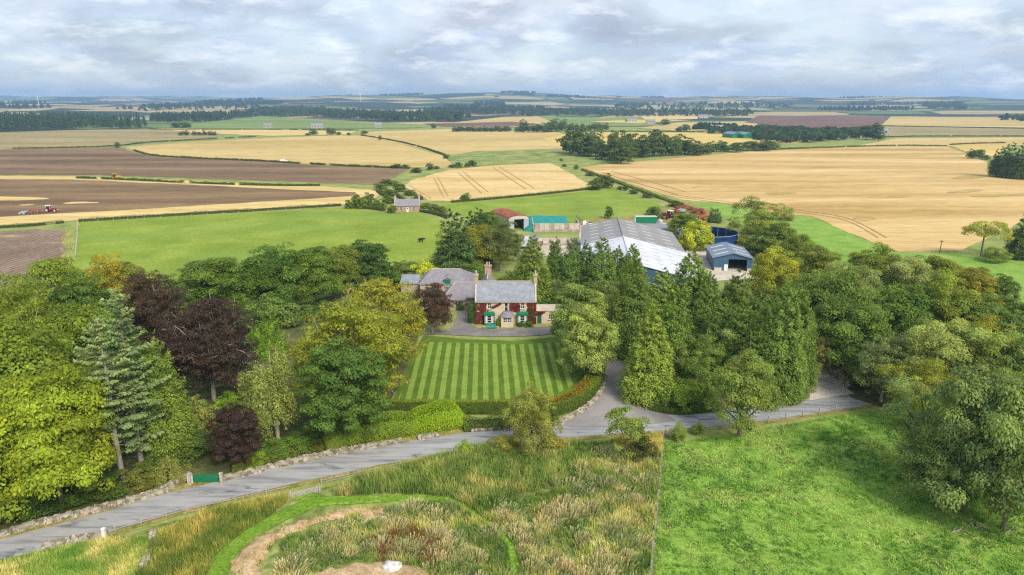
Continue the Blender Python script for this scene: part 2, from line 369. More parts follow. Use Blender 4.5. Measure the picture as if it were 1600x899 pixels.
# ------------------------------------------------------------------ flat sheets of land (outline in photo pixels, laid on the ground)
NSHEET = [0]
def sheet_world(name, pts, mat, z, parent=None, kind='structure'):
    pts = [Vector((p[0], p[1])) for p in pts]
    tr = tessellate_polygon([[Vector((p.x, p.y, 0)) for p in pts]])
    V = [(p.x, p.y, z) for p in pts]
    F = []
    for t in tr:
        a, b, c = (pts[i] for i in t)
        F.append(tuple(t) if (b-a).cross(c-a) > 0 else tuple(t[::-1]))
    me = bpy.data.meshes.new(name); me.from_pydata(V, [], F); me.update()
    return obj(name, me, mat, parent, kind)
def smooth_pts(pts, it=2, closed=True):
    for _ in range(it):
        o = []
        n = len(pts)
        rngi = range(n) if closed else range(n-1)
        if not closed: o.append(pts[0])
        for i in rngi:
            a = Vector(pts[i]); b = Vector(pts[(i+1) % n]); o += [a*.75+b*.25, a*.25+b*.75]
        if not closed: o.append(pts[-1])
        pts = o
    return pts
def sheet(name, px, mat, k=1, sm=0, wob=0.0):
    pts = [P(*p) for p in px]; pts = [Vector((p.x, p.y)) for p in pts]
    if sm: pts = smooth_pts(pts, sm)
    d = sum(p.length for p in pts)/len(pts)
    if wob:                                   # uneven edges
        o = []
        for i in range(len(pts)):
            a = pts[i]; b = pts[(i+1) % len(pts)]; L = (b-a).length; n = max(1, min(60, int(L/(wob*3))))
            nrm = Vector((-(b-a).y, (b-a).x)).normalized()
            for j in range(n):
                t = j/n; q = a.lerp(b, t)
                o.append(q+nrm*(float(vnoise(q.x/wob*.4, q.y/wob*.4, 3))-.5)*wob)
        pts = o
    return sheet_world(name, pts, mat, .006*k*(1+d/60))
def strip_world(name, pts, w, mat, z, parent=None, kind='structure', closed=False):
    pts = [Vector((p[0], p[1])) for p in pts]
    if not isinstance(w, (list, tuple)): w = [w]*len(pts)
    V = []; F = []
    for i, p in enumerate(pts):
        t = (pts[min(i+1, len(pts)-1)]-pts[max(i-1, 0)]).normalized(); n = Vector((-t.y, t.x))*w[i]*.5
        V += [(p.x+n.x, p.y+n.y, z), (p.x-n.x, p.y-n.y, z)]
    F = [(2*i+1, 2*i+3, 2*i+2, 2*i) for i in range(len(pts)-1)]
    me = bpy.data.meshes.new(name); me.from_pydata(V, [], F); me.update()
    return obj(name, me, mat, parent, kind)
FIELDS = [
 ('green_pasture', 'pasture', [(122, 347), (300, 337), (430, 330), (533, 325), (600, 331), (660, 332), (692, 345), (705, 445), (560, 475), (300, 485), (95, 475), (118, 400)], 1),
 ('rowed_field', 'rowed', [(-60, 368), (0, 362), (60, 358), (101, 360), (98, 400), (70, 440), (0, 490), (-90, 540)], 1),
 ('stubble_margin', 'stubble', [(-60, 357), (0, 353), (130, 344), (300, 332), (533, 320), (562, 318), (592, 306), (582, 297), (500, 291), (330, 284), (118, 276), (-60, 275), (-60, 300)], 1),
 ('worked_field', 'plough_tan', [(-60, 280), (112, 281), (300, 289), (420, 295), (553, 301), (556, 304), (545, 307), (400, 316), (200, 328), (90, 334), (-60, 343)], 2),
 ('ploughed_field', 'plough', [(-60, 236), (70, 233), (185, 230), (215, 240), (250, 246), (400, 252), (500, 259), (640, 264), (592, 289), (420, 283), (150, 274), (-60, 273)], 1),
 ('worked_field', 'olive', [(-60, 209), (100, 204), (230, 202), (290, 206), (350, 211), (330, 216), (180, 228), (0, 235), (-60, 237)], 2),
 ('barley_field', 'barley_far', [(195, 230), (300, 222), (400, 217), (520, 212), (560, 212), (600, 218), (690, 243), (708, 257), (690, 263), (500, 257), (300, 247), (230, 243)], 1),
 ('barley_field', 'barley_far', [(560, 207), (700, 202), (870, 207), (886, 212), (880, 232), (800, 235), (700, 242), (640, 228), (570, 213)], 1),
 ('stubble_field', 'stubble', [(240, 201), (400, 203), (560, 206), (540, 211), (420, 213), (300, 208)], 3),
 ('grass_field', 'greenfar', [(230, 200), (280, 196), (400, 183), (450, 184), (600, 192), (690, 197), (640, 201), (400, 202)], 3),
 ('scrub_hollow', 'scrub', [(695, 245), (740, 237), (880, 233), (905, 250), (880, 254), (760, 259), (715, 263)], 2),
 ('barley_field', 'barley_pale', [(632, 290), (640, 283), (700, 266), (800, 256), (860, 254), (925, 290), (900, 297), (780, 310), (700, 315), (672, 314), (640, 300)], 2),
 ('grass_field', 'pasture', [(690, 318), (780, 312), (960, 295), (1045, 326), (1060, 347), (760, 349), (700, 330)], 1),
 ('barley_field', 'barley', [(905, 262), (940, 258), (1180, 236), (1350, 229), (1480, 229), (1540, 253), (1560, 275), (1750, 285), (1750, 330), (1600, 340), (1570, 362), (1500, 392), (1400, 394), (1330, 365), (1270, 338), (1215, 335), (1140, 318), (1060, 312)], 1),
 ('grass_field', 'lush', [(1075, 316), (1140, 320), (1210, 336), (1270, 340), (1330, 367), (1400, 396), (1500, 398), (1600, 404), (1750, 404), (1750, 480), (1500, 480), (1250, 400), (1150, 350)], 2),
 ('barley_field', 'gold', [(850, 217), (900, 207), (1180, 208), (1320, 212), (1240, 224), (1130, 229), (900, 240)], 1),
 ('ploughed_field', 'plough_red', [(1165, 192), (1190, 178), (1245, 175), (1396, 177), (1376, 196), (1280, 204)], 4),
 ('barley_field', 'barley_far', [(1397, 177), (1600, 183), (1760, 186), (1760, 203), (1378, 197)], 4),
 ('stubble_field', 'olive', [(1376, 198), (1760, 204), (1760, 214), (1390, 214)], 4),
 ('barley_field', 'barley_far', [(1330, 230), (1400, 217), (1760, 213), (1760, 224), (1500, 229)], 2),
 ('barley_field', 'gold', [(1488, 229), (1575, 227), (1556, 245), (1540, 250)], 2),
 ('stubble_field', 'barley_far', [(700, 193), (790, 183), (860, 182), (930, 186), (870, 199), (720, 199)], 4),
 ('ploughed_field', 'plough_red', [(660, 194), (800, 191), (850, 195), (790, 199), (690, 198)], 5),
 ('grass_field', 'greenfar', [(840, 182), (920, 184), (1000, 190), (1040, 197), (900, 199), (860, 190)], 5),
 ('stubble_field', 'barley_far', [(995, 201), (1060, 192), (1180, 190), (1190, 200), (1070, 206)], 4),
 ('stubble_field', 'stubble', [(1000, 182), (1090, 182), (1090, 187), (1010, 189)], 6),
 ('grass_field', 'greenfar', [(940, 186), (1040, 181), (1040, 188), (960, 191)], 5),
 ('stubble_field', 'gold', [(920, 191), (990, 188), (1080, 189), (1000, 194)], 7),
 ('stubble_field', 'stubble', [(190, 172), (285, 171), (290, 177), (230, 181)], 6),
 ('grass_field', 'greenfar', [(210, 180), (280, 175), (290, 179), (230, 184)], 7),
 ('grass_field', 'greenfar', [(1330, 171), (1450, 173), (1600, 178), (1700, 181), (1700, 185), (1400, 177)], 6),
]
for nme, mk, px, k in FIELDS: sheet(nme, px, G_[mk], k, 0, 2.5 if len(px) < 30 else 0)
# uncut straw left standing in the worked field, and tractor lines in the barley
for px in ([(-20, 307), (60, 309), (84, 311), (40, 314), (-20, 314)], [(24, 321), (60, 319), (40, 322.5)], [(92, 319), (120, 315), (165, 317.5), (120, 319)]):
    sheet('straw_patch', px, G_['stubble'], 3, 1, 1.0)
for px in ([(1346, 309), (1385, 306), (1435, 306), (1400, 311)], [(1190, 302), (1225, 300), (1252, 302), (1215, 305)], [(1500, 307), (1550, 303), (1640, 302), (1560, 309)], [(1330, 342), (1350, 336), (1376, 341), (1350, 347)], [(1288, 322), (1312, 319), (1332, 321), (1310, 324)], [(1470, 301), (1520, 296), (1545, 298), (1500, 303)], [(1480, 278), (1520, 274), (1545, 277), (1500, 281)], [(1080, 293), (1105, 291), (1090, 294)]):
    sheet('lodged_crop', px, G_['lodged'], 3, 2, 3.0)
def px_line(px): return [P(*p) for p in px]
TRAM = [[(652, 306), (680, 313), (655, 300), (640, 290)], [(678, 278), (693, 308)], [(684, 277), (700, 307)], [(716, 270), (752, 302)], [(724, 269), (762, 300)], [(770, 262), (822, 296)], [(780, 261), (835, 295)],
        [(1040, 306), (1130, 318), (1200, 327), (1270, 335), (1310, 341), (1340, 352), (1372, 372)], [(1046, 304), (1130, 315), (1205, 324), (1275, 332), (1322, 340), (1350, 352), (1385, 372)],
        [(940, 270), (1000, 288), (1060, 305)], [(955, 268), (1010, 283), (1070, 300)]]
for t in TRAM:
    pts = [Vector((p.x, p.y)) for p in px_line(t)]; pts = smooth_pts(pts, 2, False)
    strip_world('tramline', pts, .6, G_['tram'], .006*4*(1+pts[0].length/60))
# ------------------------------------------------------------------ near ground: pasture with tussocks, woodland floor, meadow
def relief(name, px, mat, step, amp, fn, zoff=.02, rag=0.0):
    """a patch of ground with its own small bumps, edges sunk to the level around it"""
    poly = [Vector((p.x, p.y)) for p in px_line(px)]
    xs = [p.x for p in poly]; ys = [p.y for p in poly]
    gx = np.arange(min(xs), max(xs), step); gy = np.arange(min(ys), max(ys), step)
    X, Y = np.meshgrid(gx, gy, indexing='ij'); d = inside_dist(X.ravel(), Y.ravel(), poly).reshape(X.shape)
    if rag: d = d+(fbm(X/1.7, Y/1.7, 4, 41)-.52)*rag
    Z = zoff + np.clip(d/1.5, 0, 1)*fn(X, Y)*amp; Z[d < 0] = -.3
    V = np.stack([X, Y, Z], -1).reshape(-1, 3); ny = len(gy)
    i = np.arange(len(gx)-1)[:, None]; j = np.arange(ny-1)[None]
    Q = np.stack([i*ny+j, (i+1)*ny+j, (i+1)*ny+j+1, i*ny+j+1], -1).reshape(-1, 4)
    keep = (d.ravel()[Q] > -step*1.2).all(1)
    return obj(name, mesh_np(name, V, Q[keep], None, None, True), mat, None, 'structure')
def inside_dist(x, y, poly):
    """signed distance to polygon outline, + inside"""
    x = np.asarray(x, float); y = np.asarray(y, float)
    ins = np.zeros(x.shape, bool); dist = np.full(x.shape, 1e9); n = len(poly)
    for i in range(n):
        a = poly[i]; b = poly[(i+1) % n]
        c = ((a[1] > y) != (b[1] > y)) & (x < (b[0]-a[0])*(y-a[1])/((b[1]-a[1]) or 1e-9)+a[0]); ins ^= c
        dx = b[0]-a[0]; dy = b[1]-a[1]; t = np.clip(((x-a[0])*dx+(y-a[1])*dy)/max(dx*dx+dy*dy, 1e-9), 0, 1)
        dist = np.minimum(dist, np.hypot(x-a[0]-t*dx, y-a[1]-t*dy))
    return np.where(ins, dist, -dist)
PASTURE_PX = [(1038, 690), (1110, 686), (1200, 668), (1330, 645), (1500, 630), (1760, 640), (1900, 700), (1900, 990), (1010, 990), (1022, 890), (1030, 780)]
relief('near_pasture', PASTURE_PX, G_['lush'], .4, 1.0, lambda x, y: .5*fbm(x/2.2, y/2.2, 3, 4)**1.5+.25*fbm(x/9, y/9, 2, 8), .03)
MEADOW_PX = [(-260, 920), (0, 872), (160, 838), (330, 800), (440, 778), (560, 748), (760, 706), (950, 690), (1036, 684), (1028, 790), (1008, 990), (-300, 990)]
relief('meadow', MEADOW_PX, G_['scrub'], .5, .7, lambda x, y: .4*fbm(x/3, y/3, 3, 14), .03)
sheet('woodland_floor', [(-200, 905), (0, 846), (150, 800), (330, 748), (500, 708), (600, 680), (660, 655), (600, 640), (640, 580), (655, 520), (690, 470), (600, 440), (450, 480), (280, 500), (120, 470), (0, 480), (-300, 620)], G_['wood_floor'], 2)
sheet('woodland_floor', [(1000, 628), (1040, 640), (1110, 636), (1260, 612), (1255, 590), (1230, 470), (1090, 460), (1050, 445), (960, 460), (800, 470), (850, 500), (890, 505), (950, 545), (975, 560), (985, 600)], G_['wood_floor'], 2)
sheet('woodland_floor', [(1330, 622), (1300, 590), (1260, 540), (1235, 450), (1300, 440), (1400, 445), (1500, 460), (1560, 480), (1750, 510), (1900, 560), (1900, 640), (1600, 650), (1420, 650)], G_['wood_floor'], 3)
# lawn with mown stripes
LAWN_PX = [(612, 632), (640, 560), (662, 524), (720, 530), (800, 533), (870, 527), (902, 520), (905, 560), (918, 600), (900, 612), (860, 628), (760, 634)]
lawn = sheet('lawn', LAWN_PX, G_['lawn'], 3, 0)
lp = [Vector((p.x, p.y)) for p in px_line([(622, 625), (650, 560), (668, 535), (735, 537), (800, 539), (865, 536), (885, 534), (890, 570), (897, 602), (860, 622), (760, 626)])]
def clip_poly(poly, a, n):                    # keep the side where (p-a).n > 0
    o = []
    for i in range(len(poly)):
        p = poly[i]; q = poly[(i+1) % len(poly)]; dp = (p-a).dot(n); dq = (q-a).dot(n)
        if dp >= 0: o.append(p)
        if (dp >= 0) != (dq >= 0): o.append(p.lerp(q, dp/(dp-dq)))
    return o
sd = Vector((-.040, 1)).normalized(); sn = Vector((sd.y, -sd.x)); o0 = Vector((P(759, 622).x, P(759, 622).y))
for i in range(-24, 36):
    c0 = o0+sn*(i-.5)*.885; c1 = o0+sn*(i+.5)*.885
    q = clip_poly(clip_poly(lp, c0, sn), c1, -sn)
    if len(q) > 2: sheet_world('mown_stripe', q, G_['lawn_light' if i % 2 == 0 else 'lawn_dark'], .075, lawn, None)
# ------------------------------------------------------------------ roads
def edge(px, n=3): return smooth_pts([Vector((p.x, p.y)) for p in px_line(px)], n, False)
ROAD_C = edge([(-330, 944), (-120, 893), (0, 862), (120, 830), (250, 791), (330, 771), (480, 736), (600, 711), (720, 690), (830, 677), (950, 666), (1060, 659), (1170, 649), (1290, 631), (1400, 614), (1550, 590), (1800, 560)])
road = strip_world('road', ROAD_C, [4.9+.5*(float(vnoise(p.x*.5, p.y*.5, 6))-.5) for p in ROAD_C], MT['road'], .055)
def slab_under(name, pts, z, mat): return sheet_world(name, pts, mat, z)
# verges either side of the road
for s, w, nm in ((1, 1.5, 'verge'), (-1, .9, 'verge')):
    o = []
    for i, p in enumerate(ROAD_C):
        t = (ROAD_C[min(i+1, len(ROAD_C)-1)]-ROAD_C[max(i-1, 0)]).normalized(); o.append(p+Vector((-t.y, t.x))*s*(2.3+w*.5))
    strip_world(nm, o, [w+.5*float(vnoise(p.x*.4, p.y*.4, 2)) for p in o], G_['verge'], .045)
sheet('farm_drive', [(872, 668), (905, 650), (930, 628), (944, 600), (948, 575), (950, 548), (962, 520), (985, 480), (1000, 470), (1010, 480), (985, 520), (975, 548), (980, 580), (990, 605), (1010, 632), (1045, 650), (1060, 660), (950, 668)], MT['drive'], 5, 1)
sheet('bridge_track', [(1264, 627), (1266, 614), (1262, 590), (1262, 570), (1250, 545), (1270, 545), (1282, 570), (1322, 606), (1334, 616), (1300, 621)], MT['track'], 5, 0)
sheet('gravel_drive', [(620, 529), (640, 520), (672, 520), (700, 517), (712, 505), (716, 484), (735, 484), (733, 500), (740, 512), (760, 515), (800, 514), (880, 510), (884, 517), (860, 524), (800, 527), (730, 526), (680, 522)], MT['gravel'], 6, 1)
sheet('farmyard', [(800, 402), (812, 372), (838, 372), (905, 375), (905, 352), (990, 345), (1050, 350), (1075, 385), (1110, 395), (1165, 420), (1180, 436), (1110, 440), (1060, 410), (1040, 440), (1000, 450), (890, 400)], G_['yard'], 3)
sheet('dirt_yard', [(900, 352), (920, 340), (990, 340), (1050, 318), (1110, 325), (1125, 345), (1110, 360), (1060, 372), (1045, 352)], G_['verge'], 2, 1)
# mown path through the meadow and the dry bank of the pond
MP1 = edge([(468, 776), (500, 786), (440, 808), (385, 840), (350, 872), (335, 905), (340, 960)], 3)
MP2 = edge([(500, 786), (600, 782), (700, 780), (740, 806), (790, 842), (806, 880), (800, 960)], 3)
PATHW = [2.6 for _ in MP1]
def ragged_strip(name, pts, w, mat, z, seed):
    """mown strip whose edges wander"""
    o = []; L = []
    for a, b in zip(pts[:-1], pts[1:]):
        n = max(1, int((b-a).length/.35))
        for k in range(n): o.append(a.lerp(b, k/n)); L.append(len(L))
    V = []; F = []
    for i, p in enumerate(o):
        t = (o[min(i+2, len(o)-1)]-o[max(i-2, 0)]).normalized(); n = Vector((-t.y, t.x)); ww = w(i/len(o)) if callable(w) else w
        l = ww*.5*(.75+.55*float(fbm(np.array([p.x*.9]), np.array([p.y*.9]), 3, seed)[0])); r_ = ww*.5*(.75+.55*float(fbm(np.array([p.x*.9+50]), np.array([p.y*.9]), 3, seed)[0]))
        zz = z+.04*float(vnoise(np.array([p.x]), np.array([p.y]), 2)[0]); V += [(p.x+n.x*l, p.y+n.y*l, zz-.12), (p.x+n.x*l*.7, p.y+n.y*l*.7, zz), (p.x-n.x*r_*.7, p.y-n.y*r_*.7, zz), (p.x-n.x*r_, p.y-n.y*r_, zz-.12)]
    for i in range(len(o)-1):
        for k in range(3): F.append((4*i+k+1, 4*i+k+5, 4*i+k+4, 4*i+k)[::-1])
    me = bpy.data.meshes.new(name); me.from_pydata(V, [], F); me.update(); return obj(name, me, mat, None, 'structure')
ragged_strip('mown_path', MP1, 2.1, G_['mown'], .34, 3)
ragged_strip('mown_path', MP2, lambda t: 2.0-1.1*min(1, 2*t), G_['mown'], .345, 5)
ragged_strip('mown_path', edge([(935, 800), (928, 850), (905, 890), (900, 960)], 3), .7, G_['mown'], .33, 7)
BANK = [(358, 892), (372, 866), (400, 846), (470, 818), (560, 796), (610, 798), (600, 812), (572, 822), (560, 800), (500, 822), (440, 846), (420, 880), (430, 930), (350, 930)]
relief('dry_bank', BANK, G_['dry'], .35, .5, lambda x, y: .5*fbm(x/1.5, y/1.5, 3, 24)+.35, .3, 3.2)
relief('dry_bank', [(500, 899), (540, 884), (600, 882), (660, 890), (680, 940), (480, 940)], G_['dry'], .35, .5, lambda x, y: .4*fbm(x/1.5, y/1.5, 3, 25)+.2, .3, 2.4)
# ------------------------------------------------------------------ plants: leaf-card generators
def unit(a): return a/np.maximum(np.linalg.norm(a, axis=-1, keepdims=True), 1e-9)
def rdir(r, n): return unit(r.normal(size=(n, 3)))
def cards(C, N, T, L, W):
    """diamond leaves: centre, normal, long axis, length, width"""
    N = unit(N); T = unit(T-N*(T*N).sum(1, keepdims=True)); B = np.cross(N, T)
    L = np.broadcast_to(np.asarray(L, float).reshape(-1, 1), (len(C), 1)); W = np.broadcast_to(np.asarray(W, float).reshape(-1, 1), (len(C), 1))
    V = np.stack([C-T*L*.5, C+B*W*.5-T*L*.08, C+T*L*.5, C-B*W*.5-T*L*.08], 1).reshape(-1, 3)
    return V, np.arange(len(C)*4).reshape(-1, 4)
def tint(r, n, base, yel=.5, amp=.22):
    """leaf to leaf colour: base factor per leaf (n,), some yellower"""
    f = base*(1+r.normal(size=n)*amp*.6); f = np.clip(f, .35, 1.9)
    y = np.clip(r.normal(size=n)*.5+.1, -.6, 1)*yel
    c = np.stack([f*(1+.35*y), f*(1+.10*y), f*(1-.35*y)], 1)
    return np.clip(c, .05, 3)
def limb(p0, p1, r0, r1, r, sag=.06, n=5):
    p0 = np.array(p0, float); p1 = np.array(p1, float); L = np.linalg.norm(p1-p0)
    ts = np.linspace(0, 1, n); off = r.normal(size=3)*L*sag
    return [tuple(p0+(p1-p0)*t+off*math.sin(math.pi*t)+np.array([0, 0, .12*L*math.sin(math.pi*t)])) for t in ts], [r0+(r1-r0)*t for t in ts]
def broadleaf(name, seed, W=12., H=13., lobes=90, per=170, leaf=.42, z0=.10, flat=.62, lobe_r=(.10, .17), trunk_r=.34, tshow=.3, yel=.5, lobe_var=.18, ctr=.48, inner=.25, outw=.55, limbs=9, bark='bark', aspect=.62, rough=.16, pow_=2.0, twigs=0):
    if leaf < .6: leaf *= .80; per = int(per*1.12)
    r = rng(seed); R = W/2
    zc_ = H*(z0+(1-z0)*ctr); a_up = H-zc_; a_dn = zc_-H*z0
    # lobes over the crown's surface, more of them towards the top
    d = rdir(r, lobes*3); d = d[d[:, 2] > -.75]
    pr_ = np.clip(.55+.45*d[:, 2], .15, 1); d = d[r.random(len(d)) < pr_][:lobes]
    n = len(d)
    q = np.abs(d)**pow_; sup = (q[:, 0]+q[:, 1]+q[:, 2])**(-1/pow_)
    bump = 1+rough*(2*fbm(d[:, 0]*2.2+seed, d[:, 1]*2.2+d[:, 2]*1.7, 2, seed)-1)*2
    k = (r.uniform(.62, .93, n)*bump*sup)[:, None]
    lr = r.uniform(lobe_r[0], lobe_r[1], n)*W*r.uniform(.65, 1.3, n)
    A = np.where(d[:, 2:3] > 0, a_up, a_dn)
    c = d*k*np.concatenate([np.full((n, 2), R), A], 1)
    c[:, 2] += zc_; c[:, 2] = np.maximum(c[:, 2], H*z0+lr*.4)
    lf = np.clip(1+r.normal(size=n)*lobe_var, .6, 1.5); ly = r.normal(size=n)*.4
    cnt = np.maximum((per*(lr/lr.mean())**2).astype(int), 20)
    idx = np.repeat(np.arange(n), cnt); m = len(idx)
    od = unit(c-np.array([0, 0, zc_*.8]))
    dd = unit(rdir(r, m)+od[idx]*outw+np.array([0, 0, .35]))
    rad = lr[idx]*(r.uniform(.66, 1.12, m)+np.where(r.random(m) < .08, r.random(m)*.35, 0))
    C = c[idx]+dd*rad[:, None]*np.array([1, 1, flat])
    N = unit(dd*1.0+np.array([0, 0, .55])+r.normal(size=(m, 3))*.45)
    # a looser filling further in
    mi = int(m*inner)
    di = rdir(r, mi); Ci = di*r.uniform(.25, .68, mi)[:, None]*np.array([R, R, 1]); Ci[:, 2] = zc_+di[:, 2]*r.uniform(.2, .7, mi)*np.where(di[:, 2] > 0, a_up, a_dn)
    C = np.concatenate([C, Ci]); N = np.concatenate([N, unit(di+r.normal(size=(mi, 3))*.6)])
    base = np.concatenate([lf[idx]*(1+.10*(dd[:, 2])), np.full(mi, .95)])
    C[:, 2] = np.maximum(C[:, 2], .05)
    M = len(C); T = rdir(r, M)+np.array([0, 0, -.4])
    S = leaf*r.uniform(.45, 1.5, M)
    V, Q = cards(C, N, T, S, S*aspect)
    cl = tint(r, M, base, yel); yy = np.concatenate([ly[idx], np.zeros(mi)])*yel*.9
    cl *= np.clip(np.stack([1+.3*yy, 1+.08*yy, 1-.3*yy], 1), .4, 1.7)
    crown = mesh_np(name+'_crown', V, Q, None, np.repeat(cl, 4, 0))
    # trunk and limbs
    b = MB(); top = (r.normal()*.2, r.normal()*.2, H*(z0+.45))
    b.tube([(0, 0, -.3), (0, 0, .3), (top[0]*.3, top[1]*.3, H*z0+H*.12), top, (top[0], top[1], H*.82)], [trunk_r*1.35, trunk_r, trunk_r*.8, trunk_r*.5, trunk_r*.12], 7)
    for i in r.choice(n, min(limbs, n), replace=False):
        h0 = r.uniform(H*z0*.8+.6, H*(z0+.35)); f = h0/top[2]
        pp, rr = limb((top[0]*f, top[1]*f, h0), c[i], trunk_r*.42, trunk_r*.07, r); b.tube(pp, rr, 5)
    for i in r.integers(0, n, twigs):
        dv = unit((od[i]+r.normal(size=3)*.5)[None])[0]; L = lr[i]*r.uniform(1.2, 1.8); p0 = c[i]-dv*L*.2; p1 = c[i]+dv*L*.6+r.normal(size=3)*.1; p2 = c[i]+dv*L
        b.tube([tuple(p0), tuple(p1), tuple(p2)], [.05, .035, .012], 4, False)
    tm = bpy.data.meshes.new(name+'_trunk'); tm.from_pydata(b.v, [], b.f); tm.update(); tm.materials.append(MT[bark]); crown.materials.append(MT['leaf'])
    return dict(crown=crown, trunk=tm, W=W, H=H)
def conifer(name, seed, W=7., H=16., sprays=520, per=34, leaf=.5, droop=-.15, prof=.85, z0=.03, tops=1, up=.25, asp=.34):
    r = rng(seed); R = W/2; PV = []; PQ = []; PC = []; nv = 0
    tips = [(0, 0, H)] if tops == 1 else [(r.normal()*R*.25, r.normal()*R*.25, H*r.uniform(.86, 1)) for _ in range(tops)]
    n = sprays
    t = 1-np.sqrt(r.random(n)*.985+.0005); ang = r.uniform(0, 2*math.pi, n)
    tp = np.array(tips)[r.integers(0, len(tips), n)]
    pr_ = np.where(t < .12, .75+2.0*t, 1)*(1-t)**prof
    rad = R*pr_*(.86+.26*r.random(n))*(1+.22*(2*vnoise(ang*2.2+seed, t*9, seed)-1))+.12
    Z = tp[:, 2]*(z0+(1-z0)*t)
    ca = np.stack([np.cos(ang), np.sin(ang)], 1)
    ax = tp[:, :2]*t[:, None]
    tip = np.concatenate([ax+ca*rad[:, None], Z[:, None]], 1)
    sl = (up+.9*t*t)+droop*(1-t)
    L = np.clip(rad*.62, .5, 2.6)
    dirv = unit(np.concatenate([ca, sl[:, None]], 1))
    tip[:, 2] += dirv[:, 2]*L*.3
    base = tip-dirv*L[:, None]
    s = r.random((n, per))**.8; side = np.stack([-ca[:, 1], ca[:, 0], np.zeros(n)], 1)
    lat = r.normal(size=(n, per))*(.30*L[:, None])*(1.05-.75*s); vert = r.normal(size=(n, per))*(.13*L[:, None])
    C = base[:, None]+dirv[:, None]*(s*L[:, None])[..., None]+side[:, None]*lat[..., None]; C[..., 2] += vert-np.abs(lat)*.35
    T = unit(dirv[:, None]+side[:, None]*(lat/(L[:, None]+.01))[..., None]*1.3+r.normal(size=(n, per, 3))*.25)
    N = unit(np.concatenate([ca*.7, np.full((n, 1), .8)], 1)[:, None]+r.normal(size=(n, per, 3))*.5)
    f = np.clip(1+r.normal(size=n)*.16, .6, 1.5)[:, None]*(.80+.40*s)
    C = C.reshape(-1, 3); C[:, 2] = np.maximum(C[:, 2], .05); M = len(C); S = leaf*r.uniform(.6, 1.25, M)
    V, Q = cards(C, N.reshape(-1, 3), T.reshape(-1, 3), S, S*asp)
    cl = tint(r, M, f.ravel(), .35)
    crown = mesh_np(name+'_crown', V, Q, None, np.repeat(cl, 4, 0)); crown.materials.append(MT['leaf'])
    b = MB(); b.tube([(0, 0, -.3), (0, 0, H*.5), (tips[0][0]*.6, tips[0][1]*.6, H*.78)], [W*.045, W*.025, .03], 7)
    tm = bpy.data.meshes.new(name+'_trunk'); tm.from_pydata(b.v, [], b.f); tm.update(); tm.materials.append(MT['bark'])
    return dict(crown=crown, trunk=tm, W=W, H=H)
def silver_fir(name, seed, W=9., H=25., z0=.22, gap=.7, per=210):
    r = rng(seed); b = MB(); b.tube([(0, 0, -.3), (.1, 0, H*.3), (-.1, .1, H*.6), (0, 0, H*.99)], [.38, .3, .2, .03], 8)
    C = []; N = []; T = []; F = []
    z = H*z0
    while z < H*.985:
        t = (z-H*z0)/(H*(1-z0)); k = r.integers(3, 6); a0 = r.uniform(0, 6.28)
        for i in range(k):
            if r.random() < .12: continue
            a = a0+i*6.28/k+r.normal()*.25; L = max(.5, W*.5*(1-t)**.55*r.uniform(.4, 1.2)*(1 if t > .12 else .6+3*t))
            ca = np.array([math.cos(a), math.sin(a), 0]); s_ = np.array([-ca[1], ca[0], 0])
            sl = -.12+.5*t+r.normal()*.08
            pts = [np.array([0, 0, z])+ca*L*u+np.array([0, 0, 1])*(sl*L*u+.18*L*u*u) for u in (0, .35, .7, 1)]
            b.tube([tuple(p) for p in pts], [.07, .05, .035, .015], 4, False)
            n = int(per*L/(W*.5))+14; u = r.uniform(.28, 1.03, n); wv = r.normal(size=n)*.2*L*(.35+.55*u)*(1.15-u)*1.7
            c = np.array([0, 0, z])+ca*(L*u)[:, None]+s_*wv[:, None]; c[:, 2] += sl*L*u+.18*L*u*u+r.normal(size=n)*.09+.05
            C.append(c); N.append(np.tile([0, 0, 1.], (n, 1))+r.normal(size=(n, 3))*.5+ca*.25)
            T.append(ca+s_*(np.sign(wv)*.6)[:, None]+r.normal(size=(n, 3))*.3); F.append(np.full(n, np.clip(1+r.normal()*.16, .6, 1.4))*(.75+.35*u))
        z += gap*r.uniform(.75, 1.25)
    # short dead stubs low on the stem
    for i in range(16):
        a = r.uniform(0, 6.28); zz = H*r.uniform(.06, z0+.05); L = r.uniform(.5, 1.6)
        b.tube([(0, 0, zz), (math.cos(a)*L, math.sin(a)*L, zz-.1*L)], [.04, .012], 4, False)
    C = np.concatenate(C); N = np.concatenate(N); T = np.concatenate(T); F = np.concatenate(F); M = len(C); S = .5*r.uniform(.6, 1.25, M)
    V, Q = cards(C, N, T, S, S*.42)
    crown = mesh_np(name+'_crown', V, Q, None, np.repeat(tint(r, M, F, .3), 4, 0)); crown.materials.append(MT['leaf'])
    tm = bpy.data.meshes.new(name+'_trunk'); tm.from_pydata(b.v, [], b.f); tm.update(); tm.materials.append(MT['bark_fir'])
    return dict(crown=crown, trunk=tm, W=W, H=H)
